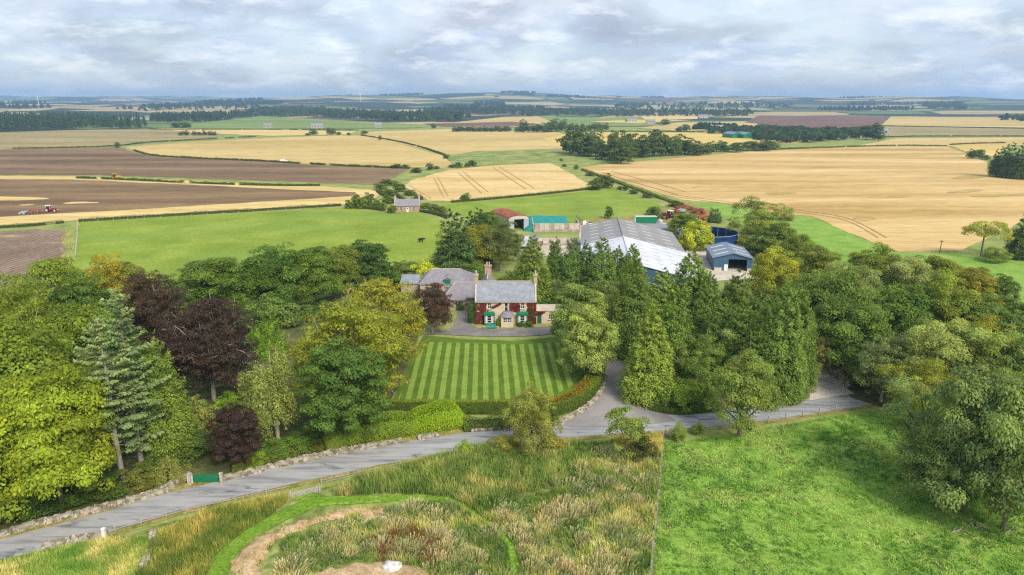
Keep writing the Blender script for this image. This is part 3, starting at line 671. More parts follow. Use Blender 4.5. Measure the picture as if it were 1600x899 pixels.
def weeping(name, seed, W=9., H=14., strands=330, per=46, leaf=.26, bark='bark_pale'):
    r = rng(seed); R = W/2; b = MB(); b.tube([(0, 0, -.3), (.1, 0, H*.35), (-.1, .2, H*.7), (0, 0, H*.95)], [.3, .22, .13, .03], 7)
    C = []; F = []
    nb = 26; ends = []
    for i in range(nb):
        a = r.uniform(0, 6.28); h0 = H*r.uniform(.2, .75); rr_ = R*r.uniform(.35, .95); h1 = min(H*.97, h0+H*r.uniform(.12, .35))
        rr_ *= math.sqrt(max(.08, 1-((h1/H-.5)/.52)**2))
        p = (math.cos(a)*rr_, math.sin(a)*rr_, h1)
        pp, rd = limb((0, 0, h0), p, .11, .025, r); b.tube(pp, rd, 4, False); ends.append((np.array(pp[2]), np.array(pp[-1])))
    for i in range(strands):
        e0, e1 = ends[r.integers(nb)]; p = e0+(e1-e0)*r.uniform(.0, 1.1)+r.normal(size=3)*W*.05
        L = min(p[2]-.5, r.uniform(1.2, 4.2)); o = unit(np.array([[p[0], p[1], 0.001]]))[0]
        u = r.random(per); c = p+o*(u*L*.22)[:, None]+r.normal(size=(per, 3))*.2; c[:, 2] -= u*L*np.sqrt(u)
        C.append(c); F.append(np.full(per, np.clip(1+r.normal()*.17, .6, 1.4)))
    C = np.concatenate(C); F = np.concatenate(F); C[:, 2] = np.maximum(C[:, 2], .05); M = len(C)
    N = unit(np.concatenate([C[:, :2], np.full((M, 1), 2.)], 1))+r.normal(size=(M, 3))*.6
    T = np.tile([0, 0, -1.], (M, 1))+r.normal(size=(M, 3))*.45; S = leaf*r.uniform(.6, 1.3, M)
    V, Q = cards(C, N, T, S*1.25, S*.55)
    crown = mesh_np(name+'_crown', V, Q, None, np.repeat(tint(r, M, F, .4), 4, 0)); crown.materials.append(MT['leaf'])
    tm = bpy.data.meshes.new(name+'_trunk'); tm.from_pydata(b.v, [], b.f); tm.update(); tm.materials.append(MT[bark])
    return dict(crown=crown, trunk=tm, W=W, H=H)
KIND = {}
def kind(k):
    if k in KIND: return KIND[k]
    mk = {
     'syc1': lambda: broadleaf('syc1', 11, 13, 13, 150, 150, .42, .03, .55, (.08, .135), ctr=.42),
     'syc2': lambda: broadleaf('syc2', 12, 14, 14, 165, 150, .42, .04, .5, (.075, .13), rough=.24, lobe_var=.2, ctr=.42),
     'syc3': lambda: broadleaf('syc3', 13, 12, 13, 135, 150, .40, .04, .6, (.08, .14), rough=.2, ctr=.42),
     'dense': lambda: broadleaf('dense', 14, 12, 14, 170, 120, .38, .05, .5, (.065, .10), rough=.10, ctr=.42, lobe_var=.16),
     'beech': lambda: broadleaf('beech', 15, 14, 13, 260, 90, .34, .06, .4, (.05, .095), rough=.14, ctr=.4, lobe_var=.16, outw=.3, limbs=16, aspect=.55, twigs=60, bark='bark_fir'),
     'beech2': lambda: broadleaf('beech2', 16, 14, 12, 240, 95, .34, .06, .38, (.05, .10), rough=.2, ctr=.38, lobe_var=.2, outw=.3, limbs=14, aspect=.55, twigs=50, bark='bark_fir'),
     'round': lambda: broadleaf('round', 17, 9, 10, 130, 150, .32, .04, .6, (.08, .13), rough=.12, ctr=.42, lobe_var=.15, limbs=7),
     'loose': lambda: broadleaf('loose', 18, 10, 13, 75, 150, .36, .16, .6, (.09, .15), rough=.3, inner=.12, limbs=14, trunk_r=.3, twigs=40, bark='bark_fir'),
     'roadside': lambda: broadleaf('roadside', 19, 11, 12, 110, 150, .36, .07, .55, (.09, .145), rough=.22, inner=.10, twigs=30, limbs=16, trunk_r=.38, lobe_var=.2),
     'small': lambda: broadleaf('small', 20, 6, 7.5, 48, 95, .32, .22, .6, (.10, .16), rough=.25, inner=.08, limbs=9, trunk_r=.13),
     'willow': lambda: broadleaf('willow', 21, 7, 10, 95, 170, .30, .03, .95, (.08, .14), rough=.28, ctr=.42, inner=.2, limbs=8, trunk_r=.2, aspect=.38),
     'grey': lambda: broadleaf('grey', 22, 9, 13, 90, 180, .34, .10, .8, (.085, .15), rough=.26, ctr=.5, inner=.15, limbs=12, aspect=.45),
     'flat_top': lambda: broadleaf('flat_top', 23, 11, 9, 40, 150, .36, .52, .4, (.10, .16), rough=.3, ctr=.35, inner=.05, limbs=14, trunk_r=.26),
     'bush': lambda: broadleaf('bush', 24, 5, 4, 55, 110, .26, .0, .65, (.11, .18), rough=.16, ctr=.3, limbs=4, trunk_r=.1),
     'bush2': lambda: broadleaf('bush2', 25, 5, 3.4, 42, 120, .26, .0, .6, (.12, .22), rough=.28, ctr=.3, limbs=4, trunk_r=.1),
     'laurel': lambda: broadleaf('laurel', 26, 9, 5, 190, 110, .26, .0, .7, (.05, .085), rough=.05, ctr=.22, limbs=3, trunk_r=.1, lobe_var=.10, pow_=2.8, aspect=.42),
     'upright': lambda: conifer('upright', 27, 5.5, 6.5, 300, 34, .36, .9, .38, .0, 5, 1.6, .32),
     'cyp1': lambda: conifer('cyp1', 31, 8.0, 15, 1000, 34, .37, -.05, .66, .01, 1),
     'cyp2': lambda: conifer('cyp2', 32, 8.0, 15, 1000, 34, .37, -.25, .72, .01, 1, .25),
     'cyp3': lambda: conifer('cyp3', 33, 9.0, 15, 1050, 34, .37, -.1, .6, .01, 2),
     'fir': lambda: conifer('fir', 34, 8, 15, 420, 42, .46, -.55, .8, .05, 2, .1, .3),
     'sfir1': lambda: silver_fir('sfir1', 35, 9, 25, .34, .75, 190),
     'sfir2': lambda: silver_fir('sfir2', 36, 11, 26, .16, .62, 260),
     'weep': lambda: weeping('weep', 37),
     'weep_low': lambda: weeping('weep_low', 38, 8, 4.2, 170, 60, .22, 'bark'),
     'far1': lambda: broadleaf('far1', 41, 12, 12, 60, 40, .9, .0, .6, (.11, .19), inner=.5, limbs=3, rough=.2, ctr=.38),
     'far2': lambda: broadleaf('far2', 42, 12, 12, 54, 40, .9, .0, .6, (.11, .2), inner=.5, limbs=3, rough=.26, ctr=.36),
     'far3': lambda: broadleaf('far3', 43, 12, 10, 50, 40, .85, .0, .6, (.11, .19), inner=.5, limbs=2, rough=.2, ctr=.35),
     'farcon': lambda: conifer('farcon', 44, 7, 14, 150, 12, 1.1, -.2, .8),
    }
    KIND[k] = mk[k](); return KIND[k]
PR = random.Random(77)
def lcol(c): return (1.46*c[0]**.82, 1.38*c[1]**.82, .80*c[2]**.85, 1)
NTREE = [0]
def plant(name, k, loc, W, H, colr, label, cat='tree', group=None, rz=None):
    """a tree or bush: Empty at its foot > trunk, crown"""
    p = kind(k); o = empty(name, loc, PR.uniform(0, 6.28) if rz is None else rz, label, cat, group)
    o.scale = (W/p['W'], W/p['W'], H/p['H'])
    t = obj('stem' if cat in ('bush', 'shrub', 'hedge') else 'trunk', p['trunk'], None, o)
    c = obj('foliage' if cat in ('bush', 'shrub', 'hedge') else 'crown', p['crown'], None, o); c.color = lcol(colr)
    return o
def tree_px(name, k, bx, by, top, wpx, colr, label, cat='tree', group=None, wid=1.0, rz=None):
    b = P(bx, by); H = max(.8, height_at(b.y, top))*(1.07 if k.startswith('cyp') else 1); W = wpx/FPX*depth(b.y, H*.5)*wid
    return plant(name, k, b, W, H, colr, label, cat, group, rz)
# a clipped or field hedge along a line: leaf shell over a solid twiggy core, one mesh
def hedge_mesh(name, pts, w, h, leaf, dens, r, uneven=.1, topcol=(1, 1, 1), gaps=0.0, core=True, browning=None, dome=False):
    pts = [Vector((p[0], p[1])) for p in pts]; seg = []; acc = 0
    for a, b in zip(pts[:-1], pts[1:]): L = (b-a).length; seg.append((acc, L, a, b)); acc += L
    n = int(acc*(w+2*h)*dens)
    s = r.random(n)*acc; hh = h*(1+uneven*(2*vnoise(s*.35, s*0, 5)-1)*2); ww = w*(1+uneven*(2*vnoise(s*.3, s*0+7, 6)-1))
    u = r.random(n)*(w+2*h)/(w+2*h); side = np.where(u < h/(w+2*h), -1, np.where(u > (w+h)/(w+2*h), 1, 0))
    lat = np.where(side == 0, (r.random(n)-.5)*ww, side*ww*.5+r.normal(size=n)*.06); z = np.where(side == 0, hh+r.normal(size=n)*(.05+uneven*.3), r.random(n)*hh)
    rnd_ = np.where(side == 0, -.35*h*uneven*3*(2*np.abs(lat)/w)**3, 0); z = np.maximum(z+rnd_, .03)
    if dome:
        th = r.uniform(.0, math.pi, n); tap = np.sqrt(np.clip(1-np.abs(2*s/acc-1)**3.5, .03, 1)); lat = np.cos(th)*ww*.5*(.55+.45*tap)*r.uniform(.93, 1.05, n); z = np.maximum(np.sin(th)**.62*hh*tap*r.uniform(.93, 1.06, n), .05); side = np.where(np.sin(th) > .75, 0, np.sign(np.cos(th)))
    if gaps: keep = vnoise(s*.12, s*0, 9) > gaps
    else: keep = np.ones(n, bool)
    st = np.array([x[0] for x in seg]); k = np.clip(np.searchsorted(st, s, side='right')-1, 0, len(seg)-1)
    A = np.array([tuple(x[2]) for x in seg])[k]; Bv = np.array([tuple(x[3]) for x in seg])[k]; Ls = np.array([x[1] for x in seg])[k]; t = ((s-st[k])/Ls)[:, None]
    p = A+(Bv-A)*t; dr = unit(Bv-A); nn = np.stack([-dr[:, 1], dr[:, 0]], 1)
    C = np.concatenate([p+nn*lat[:, None], z[:, None]], 1)
    N = np.where((side == 0)[:, None], np.array([[0, 0, 1.]]), np.concatenate([nn*side[:, None], np.full((n, 1), .35)], 1))+r.normal(size=(n, 3))*.45
    C, N, side, s, lat = C[keep], N[keep], side[keep], s[keep], lat[keep]; m = len(C)
    V, Q = cards(C, N, rdir(r, m), leaf*r.uniform(.6, 1.3, m), leaf*.6*r.uniform(.6, 1.2, m))
    cl = tint(r, m, .8+.4*fbm(s*.5, C[:, 2]*.8, 3, 4), .4)
    cl[side == 0] *= np.array(topcol)
    if browning is not None:
        bf = (fbm(s*.35+3, lat*.6, 3, 21) > .56) & (side == 0); cl[bf] *= np.array(browning)
    cl = np.repeat(cl, 4, 0)
    if core:
        cv = []; cq = []; nb = len(V)
        base_s = 0
        for a_, b_ in zip(pts[:-1], pts[1:]):
            L = (b_-a_).length; ns = max(1, int(L/1.5)); d = (b_-a_).normalized(); q = Vector((-d.y, d.x))*w*.40
            for i in range(ns):
                s0 = a_+d*(L*i/ns); s1 = a_+d*(L*(i+1)/ns); hz_ = h*(.5 if dome else .82)*(1-uneven)
                if gaps and vnoise(np.array([(base_s+L*(i+.5)/ns)*.12]), np.array([0.]), 9)[0] < gaps+.04: continue
                o = nb+len(cv); cv += [(s0.x-q.x, s0.y-q.y, 0), (s0.x+q.x, s0.y+q.y, 0), (s1.x+q.x, s1.y+q.y, 0), (s1.x-q.x, s1.y-q.y, 0), (s0.x-q.x, s0.y-q.y, hz_), (s0.x+q.x, s0.y+q.y, hz_), (s1.x+q.x, s1.y+q.y, hz_), (s1.x-q.x, s1.y-q.y, hz_)]
                cq += [(o+4, o+7, o+6, o+5), (o, o+4, o+5, o+1), (o+3, o+2, o+6, o+7), (o, o+3, o+7, o+4), (o+1, o+5, o+6, o+2)]
            base_s += L
        if cv:
            V = np.concatenate([V, np.array(cv)]); Q = np.concatenate([Q, np.array(cq)]); cl = np.concatenate([cl, np.tile([.75, .62, .6], (len(cv), 1))])
    return mesh_np(name, V, Q, None, cl)
def hedge(name, px, w, h, colr, label, leaf=.22, dens=26, seed=1, cat='hedge', sm=2, world=None, **kw):
    pts = world or [Vector((p.x, p.y)) for p in px_line(px)]
    if sm: pts = smooth_pts(pts, sm, False)
    o = pts[0].copy(); loc = [p-o for p in pts]
    me = hedge_mesh(name, loc, w, h, leaf, dens, rng(seed), **kw)
    ob = obj(name, me, MT['leaf']); ob.location = (o.x, o.y, 0); ob.color = lcol(colr)
    return tag(ob, label, cat, 'hedges')
# grass and reeds: bent blades, one mass
def blades(name, poly, n, h, w, colfn, seed, avoid=(), clump=0, lean=.35, zf=None, dens=None, label=None):
    r = rng(seed); xs = [p[0] for p in poly]; ys = [p[1] for p in poly]
    X = r.uniform(min(xs), max(xs), n); Y = r.uniform(min(ys), max(ys), n)
    cf = np.ones(n)
    if clump:
        nc = max(1, n//clump); cx_ = r.uniform(min(xs), max(xs), nc); cy_ = r.uniform(min(ys), max(ys), nc); k = r.integers(0, nc, n); sp_ = r.uniform(.12, .45, nc)[k]
        X = cx_[k]+r.normal(size=n)*sp_; Y = cy_[k]+r.normal(size=n)*sp_; cf = r.uniform(.72, 1.3, nc)[k]
    ok = inside_dist(X, Y, poly) > 0
    for a in avoid: ok &= inside_dist(X, Y, a) < 0
    if dens is not None: ok &= r.random(n) < dens(X, Y)
    X, Y, cf = X[ok], Y[ok], cf[ok]; m = len(X)
    hv = h(X, Y, r) if callable(h) else h*r.uniform(.6, 1.25, m)
    hv = hv*(.6+.4*cf)
    a = r.uniform(0, 6.28, m); sd_ = np.stack([np.cos(a), np.sin(a), np.zeros(m)], 1)
    wd_ = fbm(X/6, Y/6, 2, 3)*6.28+r.normal(size=m)*(2.2 if clump else .9)
    ln = np.stack([np.cos(wd_), np.sin(wd_), np.zeros(m)], 1)*(hv*lean*r.uniform(.3, 1.4, m))[:, None]
    b = np.stack([X, Y, np.full(m, .0) if zf is None else zf(X, Y)], 1); up = np.zeros((m, 3)); up[:, 2] = hv
    ww = (w*r.uniform(.6, 1.4, m))[:, None]
    V = np.stack([b-sd_*ww*.5, b+sd_*ww*.5, b+up*.62+ln*.4+sd_*ww*.32, b+up*.62+ln*.4-sd_*ww*.32, b+up+ln], 1).reshape(-1, 3)
    i = np.arange(m)*5; Q = np.stack([i, i+1, i+2, i+3], 1); Tt = np.stack([i+3, i+2, i+4], 1)
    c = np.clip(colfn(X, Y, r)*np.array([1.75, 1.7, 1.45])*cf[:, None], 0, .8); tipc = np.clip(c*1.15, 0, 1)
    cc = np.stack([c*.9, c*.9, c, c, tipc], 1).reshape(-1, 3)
    o = obj(name, mesh_np(name, V, Q, Tt, cc), MT['blade'], None, 'stuff')
    if label: o['label'] = label; o['category'] = 'grass'
    return o
# ------------------------------------------------------------------ buildings
def front_wall(b, x0, x1, z0, z1, y, ops, rev=.18):
    """wall facing -y with real openings (xa, xb, za, zb) and their reveals"""
    xs = sorted({x0, x1, *[o[0] for o in ops], *[o[1] for o in ops]}); zs = sorted({z0, z1, *[o[2] for o in ops], *[o[3] for o in ops]})
    for i in range(len(xs)-1):
        for j in range(len(zs)-1):
            cx_ = (xs[i]+xs[i+1])/2; cz = (zs[j]+zs[j+1])/2
            if any(o[0] < cx_ < o[1] and o[2] < cz < o[3] for o in ops): continue
            b.quad((xs[i], y, zs[j]), (xs[i+1], y, zs[j]), (xs[i+1], y, zs[j+1]), (xs[i], y, zs[j+1]))
    for xa, xb, za, zb in ops:
        b.quad((xa, y, za), (xa, y+rev, za), (xa, y+rev, zb), (xa, y, zb)); b.quad((xb, y+rev, za), (xb, y, za), (xb, y, zb), (xb, y+rev, zb))
        b.quad((xa, y, zb), (xa, y+rev, zb), (xb, y+rev, zb), (xb, y, zb)); b.quad((xa, y+rev, za), (xa, y, za), (xb, y, za), (xb, y+rev, za))
def gable_shell(W, D, ev, rd, ops, ridge_x=True):
    b = MB(); front_wall(b, 0, W, 0, ev, 0, ops)
    if ridge_x:
        b.poly([(0, D, 0), (0, 0, 0), (0, 0, ev), (0, D/2, rd), (0, D, ev)]); b.poly([(W, 0, 0), (W, D, 0), (W, D, ev), (W, D/2, rd), (W, 0, ev)])
    else:
        b.quad((0, D, 0), (0, 0, 0), (0, 0, ev), (0, D, ev)); b.quad((W, 0, 0), (W, D, 0), (W, D, ev), (W, 0, ev)); b.poly([(0, 0, ev), (W, 0, ev), (W/2, 0, rd)])
    b.quad((W, D, 0), (0, D, 0), (0, D, ev), (W, D, ev)); return b
def slab(b, pts, t=.12):
    """thick roof slope from 3 or 4 corners (counter-clockwise seen from above)"""
    n = (Vector(pts[1])-Vector(pts[0])).cross(Vector(pts[2])-Vector(pts[0])).normalized()
    b.prism([Vector(p)-n*0 for p in pts], n*t)
def window(par, xa, xb, za, zb, y, mat='white', mull=1, rails=1, sill=True, depth_=.10):
    f = MB(); fw = .09
    f.box(xa, xa+fw, y, y+depth_, za, zb); f.box(xb-fw, xb, y, y+depth_, za, zb); f.box(xa+fw, xb-fw, y, y+depth_, za, za+fw); f.box(xa+fw, xb-fw, y, y+depth_, zb-fw, zb)
    for i in range(mull): xm = xa+(xb-xa)*(i+1)/(mull+1); f.box(xm-.035, xm+.035, y+.01, y+depth_-.01, za+fw, zb-fw)
    for i in range(rails): zm = za+(zb-za)*(i+1)/(rails+1); f.box(xa+fw, xb-fw, y+.005, y+depth_-.005, zm-.035, zm+.035)
    o = f.build('window', MT[mat], par)
    MB().box(xa+.02, xb-.02, y+.05, y+.075, za+.02, zb-.02).build('pane', MT['glass'], o)
    if sill: MB().box(xa-.12, xb+.12, y-.26, y+.04, za-.12, za-.003).build('sill', MT['sandstone'], o)
    return o
def chimney(par, x, y, z0, z1, w, d, pots=2, mat='sandstone', axis='y'):
    b = MB(); b.box(x-w/2, x+w/2, y-d/2, y+d/2, z0, z1-.25); b.box(x-w/2-.1, x+w/2+.1, y-d/2-.1, y+d/2+.1, z1-.25, z1)
    o = b.build('chimney', MT[mat], par)
    for i in range(pots):
        t = (i-(pots-1)/2)*.55; px, py = (x, y+t) if axis == 'y' else (x+t, y)
        MB().tube([(px, py, z1), (px, py, z1+.5), (px, py, z1+.55), (px, py, z1+.75)], [.19, .15, .19, .17], 8).build('chimney_pot', MT['sandstone' if i else 'concrete_lt'], o)
    return o
HZ = 138.7
# ---- the farmhouse
HW = 12.95; HD = 7.4; EV = 5.1; RD = 8.35
hb = empty('farmhouse', (-7.8, HZ, 0), 0, 'two-storey cream farmhouse with slate roof, green bay windows and gable chimneys', 'house')
ops = [(2.6, 3.45, 3.4, 4.75), (6.2, 6.95, 2.85, 4.8), (9.65, 10.45, 3.4, 4.75), (2.15, 3.85, .5, 2.2), (9.15, 10.85, .5, 2.2), (6.4, 7.4, .1, 2.2)]
gable_shell(HW, HD, EV, RD, ops).build('wall', MT['cream'], hb)
rb = MB(); slab(rb, [(.25, -.22, EV-.12), (HW-.25, -.22, EV-.12), (HW-.25, HD/2, RD+.02), (.25, HD/2, RD+.02)]); slab(rb, [(HW-.25, HD+.22, EV-.12), (.25, HD+.22, EV-.12), (.25, HD/2, RD+.02), (HW-.25, HD/2, RD+.02)])
ro = rb.build('roof', MT['slate'], hb)
MB().tube([(.2, HD/2, RD+.16), (HW-.2, HD/2, RD+.16)], .14, 6).build('ridge', MT['sandstone'], ro)
MB().box(-.05, HW+.05, -.34, -.22, EV-.22, EV-.10).build('gutter', MT['wood_white'], ro)
for xx in (-.06, HW-.26):
    k = MB(); n0 = .26
    k.prism([(xx, -.26, EV-.1), (xx, HD/2, RD+.06), (xx, HD/2, RD+.36), (xx, -.26, EV+.2)], (.32, 0, 0)); k.prism([(xx, HD/2, RD+.06), (xx, HD+.26, EV-.1), (xx, HD+.26, EV+.2), (xx, HD/2, RD+.36)], (.32, 0, 0))
    k.build('gable_coping', MT['concrete_lt'], ro)
chimney(hb, .12, HD/2, RD-.6, RD+1.7, .75, 1.5); chimney(hb, HW-.12, HD/2, RD-.6, RD+1.7, .75, 1.5)
window(hb, *ops[0], .07, 'white', 1, 1); window(hb, *ops[1], .07, 'white', 0, 1); window(hb, *ops[2], .07, 'white', 1, 1)
for x0, x1 in ((1.9, 4.1), (8.9, 11.1)):
    bay = MB(); bay.box(x0, x1, -.95, -.003, 0, .45); bo = bay.build('bay_window', MT['greenpaint'], hb)
    bp = MB()
    bp.prism([(x0-.12, -1.1, 2.25), (x1+.12, -1.1, 2.25), (x1+.12, -.004, 2.25), (x0-.12, -.004, 2.25)], (0, 0, .3)); bp.prism([(x0-.05, -1.0, 2.553), (x1+.05, -1.0, 2.553), (x1-.15, -.005, 2.8), (x0+.15, -.005, 2.8)], (0, 0, .06)); bp.build('bay_roof', MT['greenpaint'], bo)
    for px_ in (x0+.08, x0+.52, x1-.52, x1-.08): MB().box(px_-.07, px_+.07, -.95, -.81, .5, 2.25).build('post', MT['greenpaint' if px_ in (x0+.08, x1-.08) else 'white'], bo)
    window(bo, x0+.6, x1-.6, .52, 2.23, -.90, 'white', 0, 2, False); window(bo, x0+.16, x0+.44, .52, 2.23, -.90, 'white', 0, 1, False); window(bo, x1-.44, x1-.16, .52, 2.23, -.90, 'white', 0, 1, False)
    MB().box(x0+.05, x1-.05, -.80, -.78, .5, 2.25).build('bay_backing', MT['glass'], bo)  # dark glass sheet closing the bay behind its panes
    for sx in (x0, x1-.1): MB().box(sx, sx+.1, -.79, -.02, .5, 2.25).build('side_light', MT['glass'], bo)
# porch with a curved slate roof
po = MB(); front_wall(po, 5.5, 8.1, 0, 2.2, -2.1, [(5.9, 7.7, .95, 2.1)])
po.quad((5.5, 0, 0), (5.5, -2.1, 0), (5.5, -2.1, 2.2), (5.5, 0, 2.2)); po.quad((8.1, -2.1, 0), (8.1, 0, 0), (8.1, 0, 2.2), (8.1, -2.1, 2.2))
pp_ = po.build('porch', MT['cream'], hb)
pr2 = MB(); ns = 10; ring = [(6.8+1.55*math.cos(math.pi+math.pi*i/ns)*1.0, -.9-1.5*abs(math.sin(math.pi*i/ns))**.6 if 0 < i < ns else -.01) for i in range(ns+1)]
ring = [(5.3, -.01), (5.3, -1.7), (5.6, -2.15), (6.1, -2.35), (6.8, -2.4), (7.5, -2.35), (8.0, -2.15), (8.3, -1.7), (8.3, -.01)]; tops = [(6.1, -.01), (6.1, -.5), (6.25, -.75), (6.5, -.85), (6.8, -.9), (7.1, -.85), (7.35, -.75), (7.5, -.5), (7.5, -.01)]
for i in range(8): pr2.quad((*ring[i], 2.2), (*ring[i+1], 2.2), (*tops[i+1], 3.05), (*tops[i], 3.05))
pr2.poly([(*t, 3.05) for t in tops]); pr2.poly([(*t, 2.18) for t in ring[::-1]]); pr2.build('porch_roof', MT['slate_dk'], pp_)
for xa, xb in ((5.95, 6.78), (6.82, 7.65)): window(pp_, xa, xb, .97, 2.08, -2.03, 'white', 1, 1, False)
# low wing at the right of the house
wg = MB(); front_wall(wg, HW+.003, HW+7.6, 0, 2.75, .5, [(HW+.25, HW+1.15, 0, 2.0), (HW+2.6, HW+3.9, .9, 1.95)])
wg.quad((HW+7.6, .5, 0), (HW+7.6, 5, 0), (HW+7.6, 5, 2.75), (HW+7.6, .5, 2.75)); wg.quad((HW+7.6, 5, 0), (HW, 5, 0), (HW, 5, 2.75), (HW+7.6, 5, 2.75)); wo = wg.build('side_wing', MT['cream'], hb)
MB().box(HW+.01, HW+7.75, .35, 5.1, 2.753, 2.9).build('wing_roof', MT['concrete_lt'], wo)
dr = MB().box(HW+.27, HW+1.13, .58, .64, 0, 1.98).build('door', MT['dgreen'], wo); MB().box(HW+1.0, HW+1.06, .54, .58, .95, 1.05).build('handle', MT['metal'], dr)
window(wo, HW+2.6, HW+3.9, .9, 1.95, .57, 'white', 2, 1)
# rear wing with hipped end and stack
rw = MB(); rw.box(.2, 4.4, HD+.003, HD+8.5, 0, 4.9); rwo = rw.build('rear_wing', MT['cream'], hb)
rr2 = MB(); A = [(0, HD+.1, 4.9), (4.6, HD+.1, 4.9), (4.6, HD+8.7, 4.9), (0, HD+8.7, 4.9)]; r0 = (2.3, HD+.1, 8.0); r1 = (2.3, HD+6.2, 8.0)
rr2.quad(A[1], A[2], r1, r0); rr2.quad(A[3], A[0], r0, r1); rr2.poly([A[2], A[3], r1]); rr2.poly([A[0], A[1], r0]); rr2.build('rear_roof', MT['slate_dk'], rwo)
MB().tube([(2.3, HD+.1, 8.03), (2.3, HD+6.2, 8.03)], .13, 6).build('ridge', MT['concrete_lt'], rwo)
chimney(hb, 2.3, HD+6.6, 6.4, 9.6, 1.5, .9, 2, 'pinkstone', 'x')
# ---- single-storey west wing: hipped slate roof, two white windows
wx = -16.2; wyy = 148.8
lw = empty('cottage_wing', (wx, wyy, 0), 0, 'low stone wing with hipped mauve slate roof left of the farmhouse', 'house')
b = MB(); front_wall(b, .6, 6.0, 0, 2.5, 0, [(3.2, 4.6, .9, 2.1)]); front_wall(b, 6.0, 8.3, 0, 3.0, -.01, [(6.6, 7.7, 1.2, 2.5)]); b.quad((.6, 7.5, 0), (.6, 0, 0), (.6, 0, 2.5), (.6, 7.5, 2.5)); b.quad((8.3, 0, 0), (8.3, 7.5, 0), (8.3, 7.5, 2.5), (8.3, 0, 2.5)); b.quad((8.3, 7.5, 0), (.6, 7.5, 0), (.6, 7.5, 2.5), (8.3, 7.5, 2.5)); b.build('wall', MT['sandstone'], lw)
b = MB(); e = [(.2, -.35, 2.42), (8.3, -.35, 2.42), (8.3, 7.9, 2.42), (.2, 7.9, 2.42)]; r0 = (3.0, 3.8, 5.6); r1 = (8.3, 3.8, 5.6)
b.quad(e[0], e[1], r1, r0); b.quad(e[2], e[3], r0, r1); b.poly([e[3], e[0], r0]); b.poly([e[1], e[2], r1]); lr_ = b.build('roof', MT['slate_dk'], lw)
MB().tube([r0, r1], .12, 6).build('ridge', MT['stone'], lr_); MB().tube([e[0], r0], .1, 5).build('hip_ridge', MT['stone'], lr_)
MB().box(5.9, 8.25, -.7, 1.0, 3.02, 3.16).build('flat_eave', MT['slate_dk'], lr_)
window(lw, 3.2, 4.6, .9, 2.1, .06, 'white', 1, 0); window(lw, 6.6, 7.7, 1.2, 2.5, .06, 'white', 1, 0)
# ---- coach house / barn behind
bx0, by0 = -22.4, 158.0
br_ = empty('coach_house', (bx0, by0, 0), 0, 'slate-roofed barn with green garage door and green loft hatch', 'barn')
b = MB(); front_wall(b, .3, 13, 0, 3.7, 0, [(1.9, 5.0, 0, 2.9)]); b.quad((.3, 10, 0), (.3, 0, 0), (.3, 0, 3.7), (.3, 10, 3.7)); b.quad((13, 0, 0), (13, 10, 0), (13, 10, 3.7), (13, 0, 3.7)); b.quad((13, 10, 0), (.3, 10, 0), (.3, 10, 3.7), (13, 10, 3.7)); b.build('wall', MT['sandstone'], br_)
b = MB(); e = [(0, -.3, 3.62), (13.3, -.3, 3.62), (13.3, 10.3, 3.62), (0, 10.3, 3.62)]; r0 = (2.6, 5, 6.2); r1 = (9.9, 5, 6.2)
b.quad(e[0], e[1], r1, r0); b.quad(e[2], e[3], r0, r1); b.poly([e[3], e[0], r0]); b.poly([e[1], e[2], r1]); bro = b.build('roof', MT['slate_dk'], br_)
MB().tube([r0, r1], .13, 6).build('ridge', MT['concrete_lt'], bro)
gd = MB()
for i in range(4): gd.box(1.92+i*.77, 1.92+i*.77+.75, .06, .12, 0, 2.88)
gd.build('garage_door', MT['greenpaint'], br_)
dm = MB(); dm.box(6.3, 7.7, -.05, 2.4, 3.3, 4.9); dmo = dm.build('dormer', MT['slate_dk'], br_)
MB().box(6.4, 7.6, -.12, -.05, 3.35, 4.85).build('loft_hatch', MT['greenpaint'], dmo); MB().box(6.3, 7.7, -.3, .05, 3.18, 3.3).build('hatch_sill', MT['white'], dmo)
k = MB(); k.prism([(6.1, -.25, 4.88), (7.9, -.25, 4.88), (7.0, -.25, 5.65)], (0, 2.9, 0)); k.build('dormer_roof', MT['slate_dk'], dmo)
k = MB(); k.prism([(6.05, -.3, 4.85), (7.0, -.3, 5.66), (7.95, -.3, 4.85), (7.95, -.3, 5.0), (7.0, -.3, 5.82), (6.05, -.3, 5.0)], (0, .1, 0)); k.build('bargeboard', MT['concrete_lt'], dmo)
for x_ in (2.6, 5.0, 10.0):
    MB().box(x_, x_+.6, 1.0, 1.5, 4.24, 4.55).build('skylight', MT['metal'], bro)
ls = empty('lean_to_shed', (-27.6, 163.5, 0), 0, 'small lean-to shed with pale blue-grey slate roof beside the yellow shrub', 'shed')
MB().box(0, 4.3, 0, 4, 0, 2.2).build('wall', MT['sandstone'], ls)
k = MB(); slab(k, [(-.2, -.2, 2.2), (4.5, -.2, 2.2), (4.5, 4.2, 3.6), (-.2, 4.2, 3.6)]); k.build('roof', MT['slate'], ls)
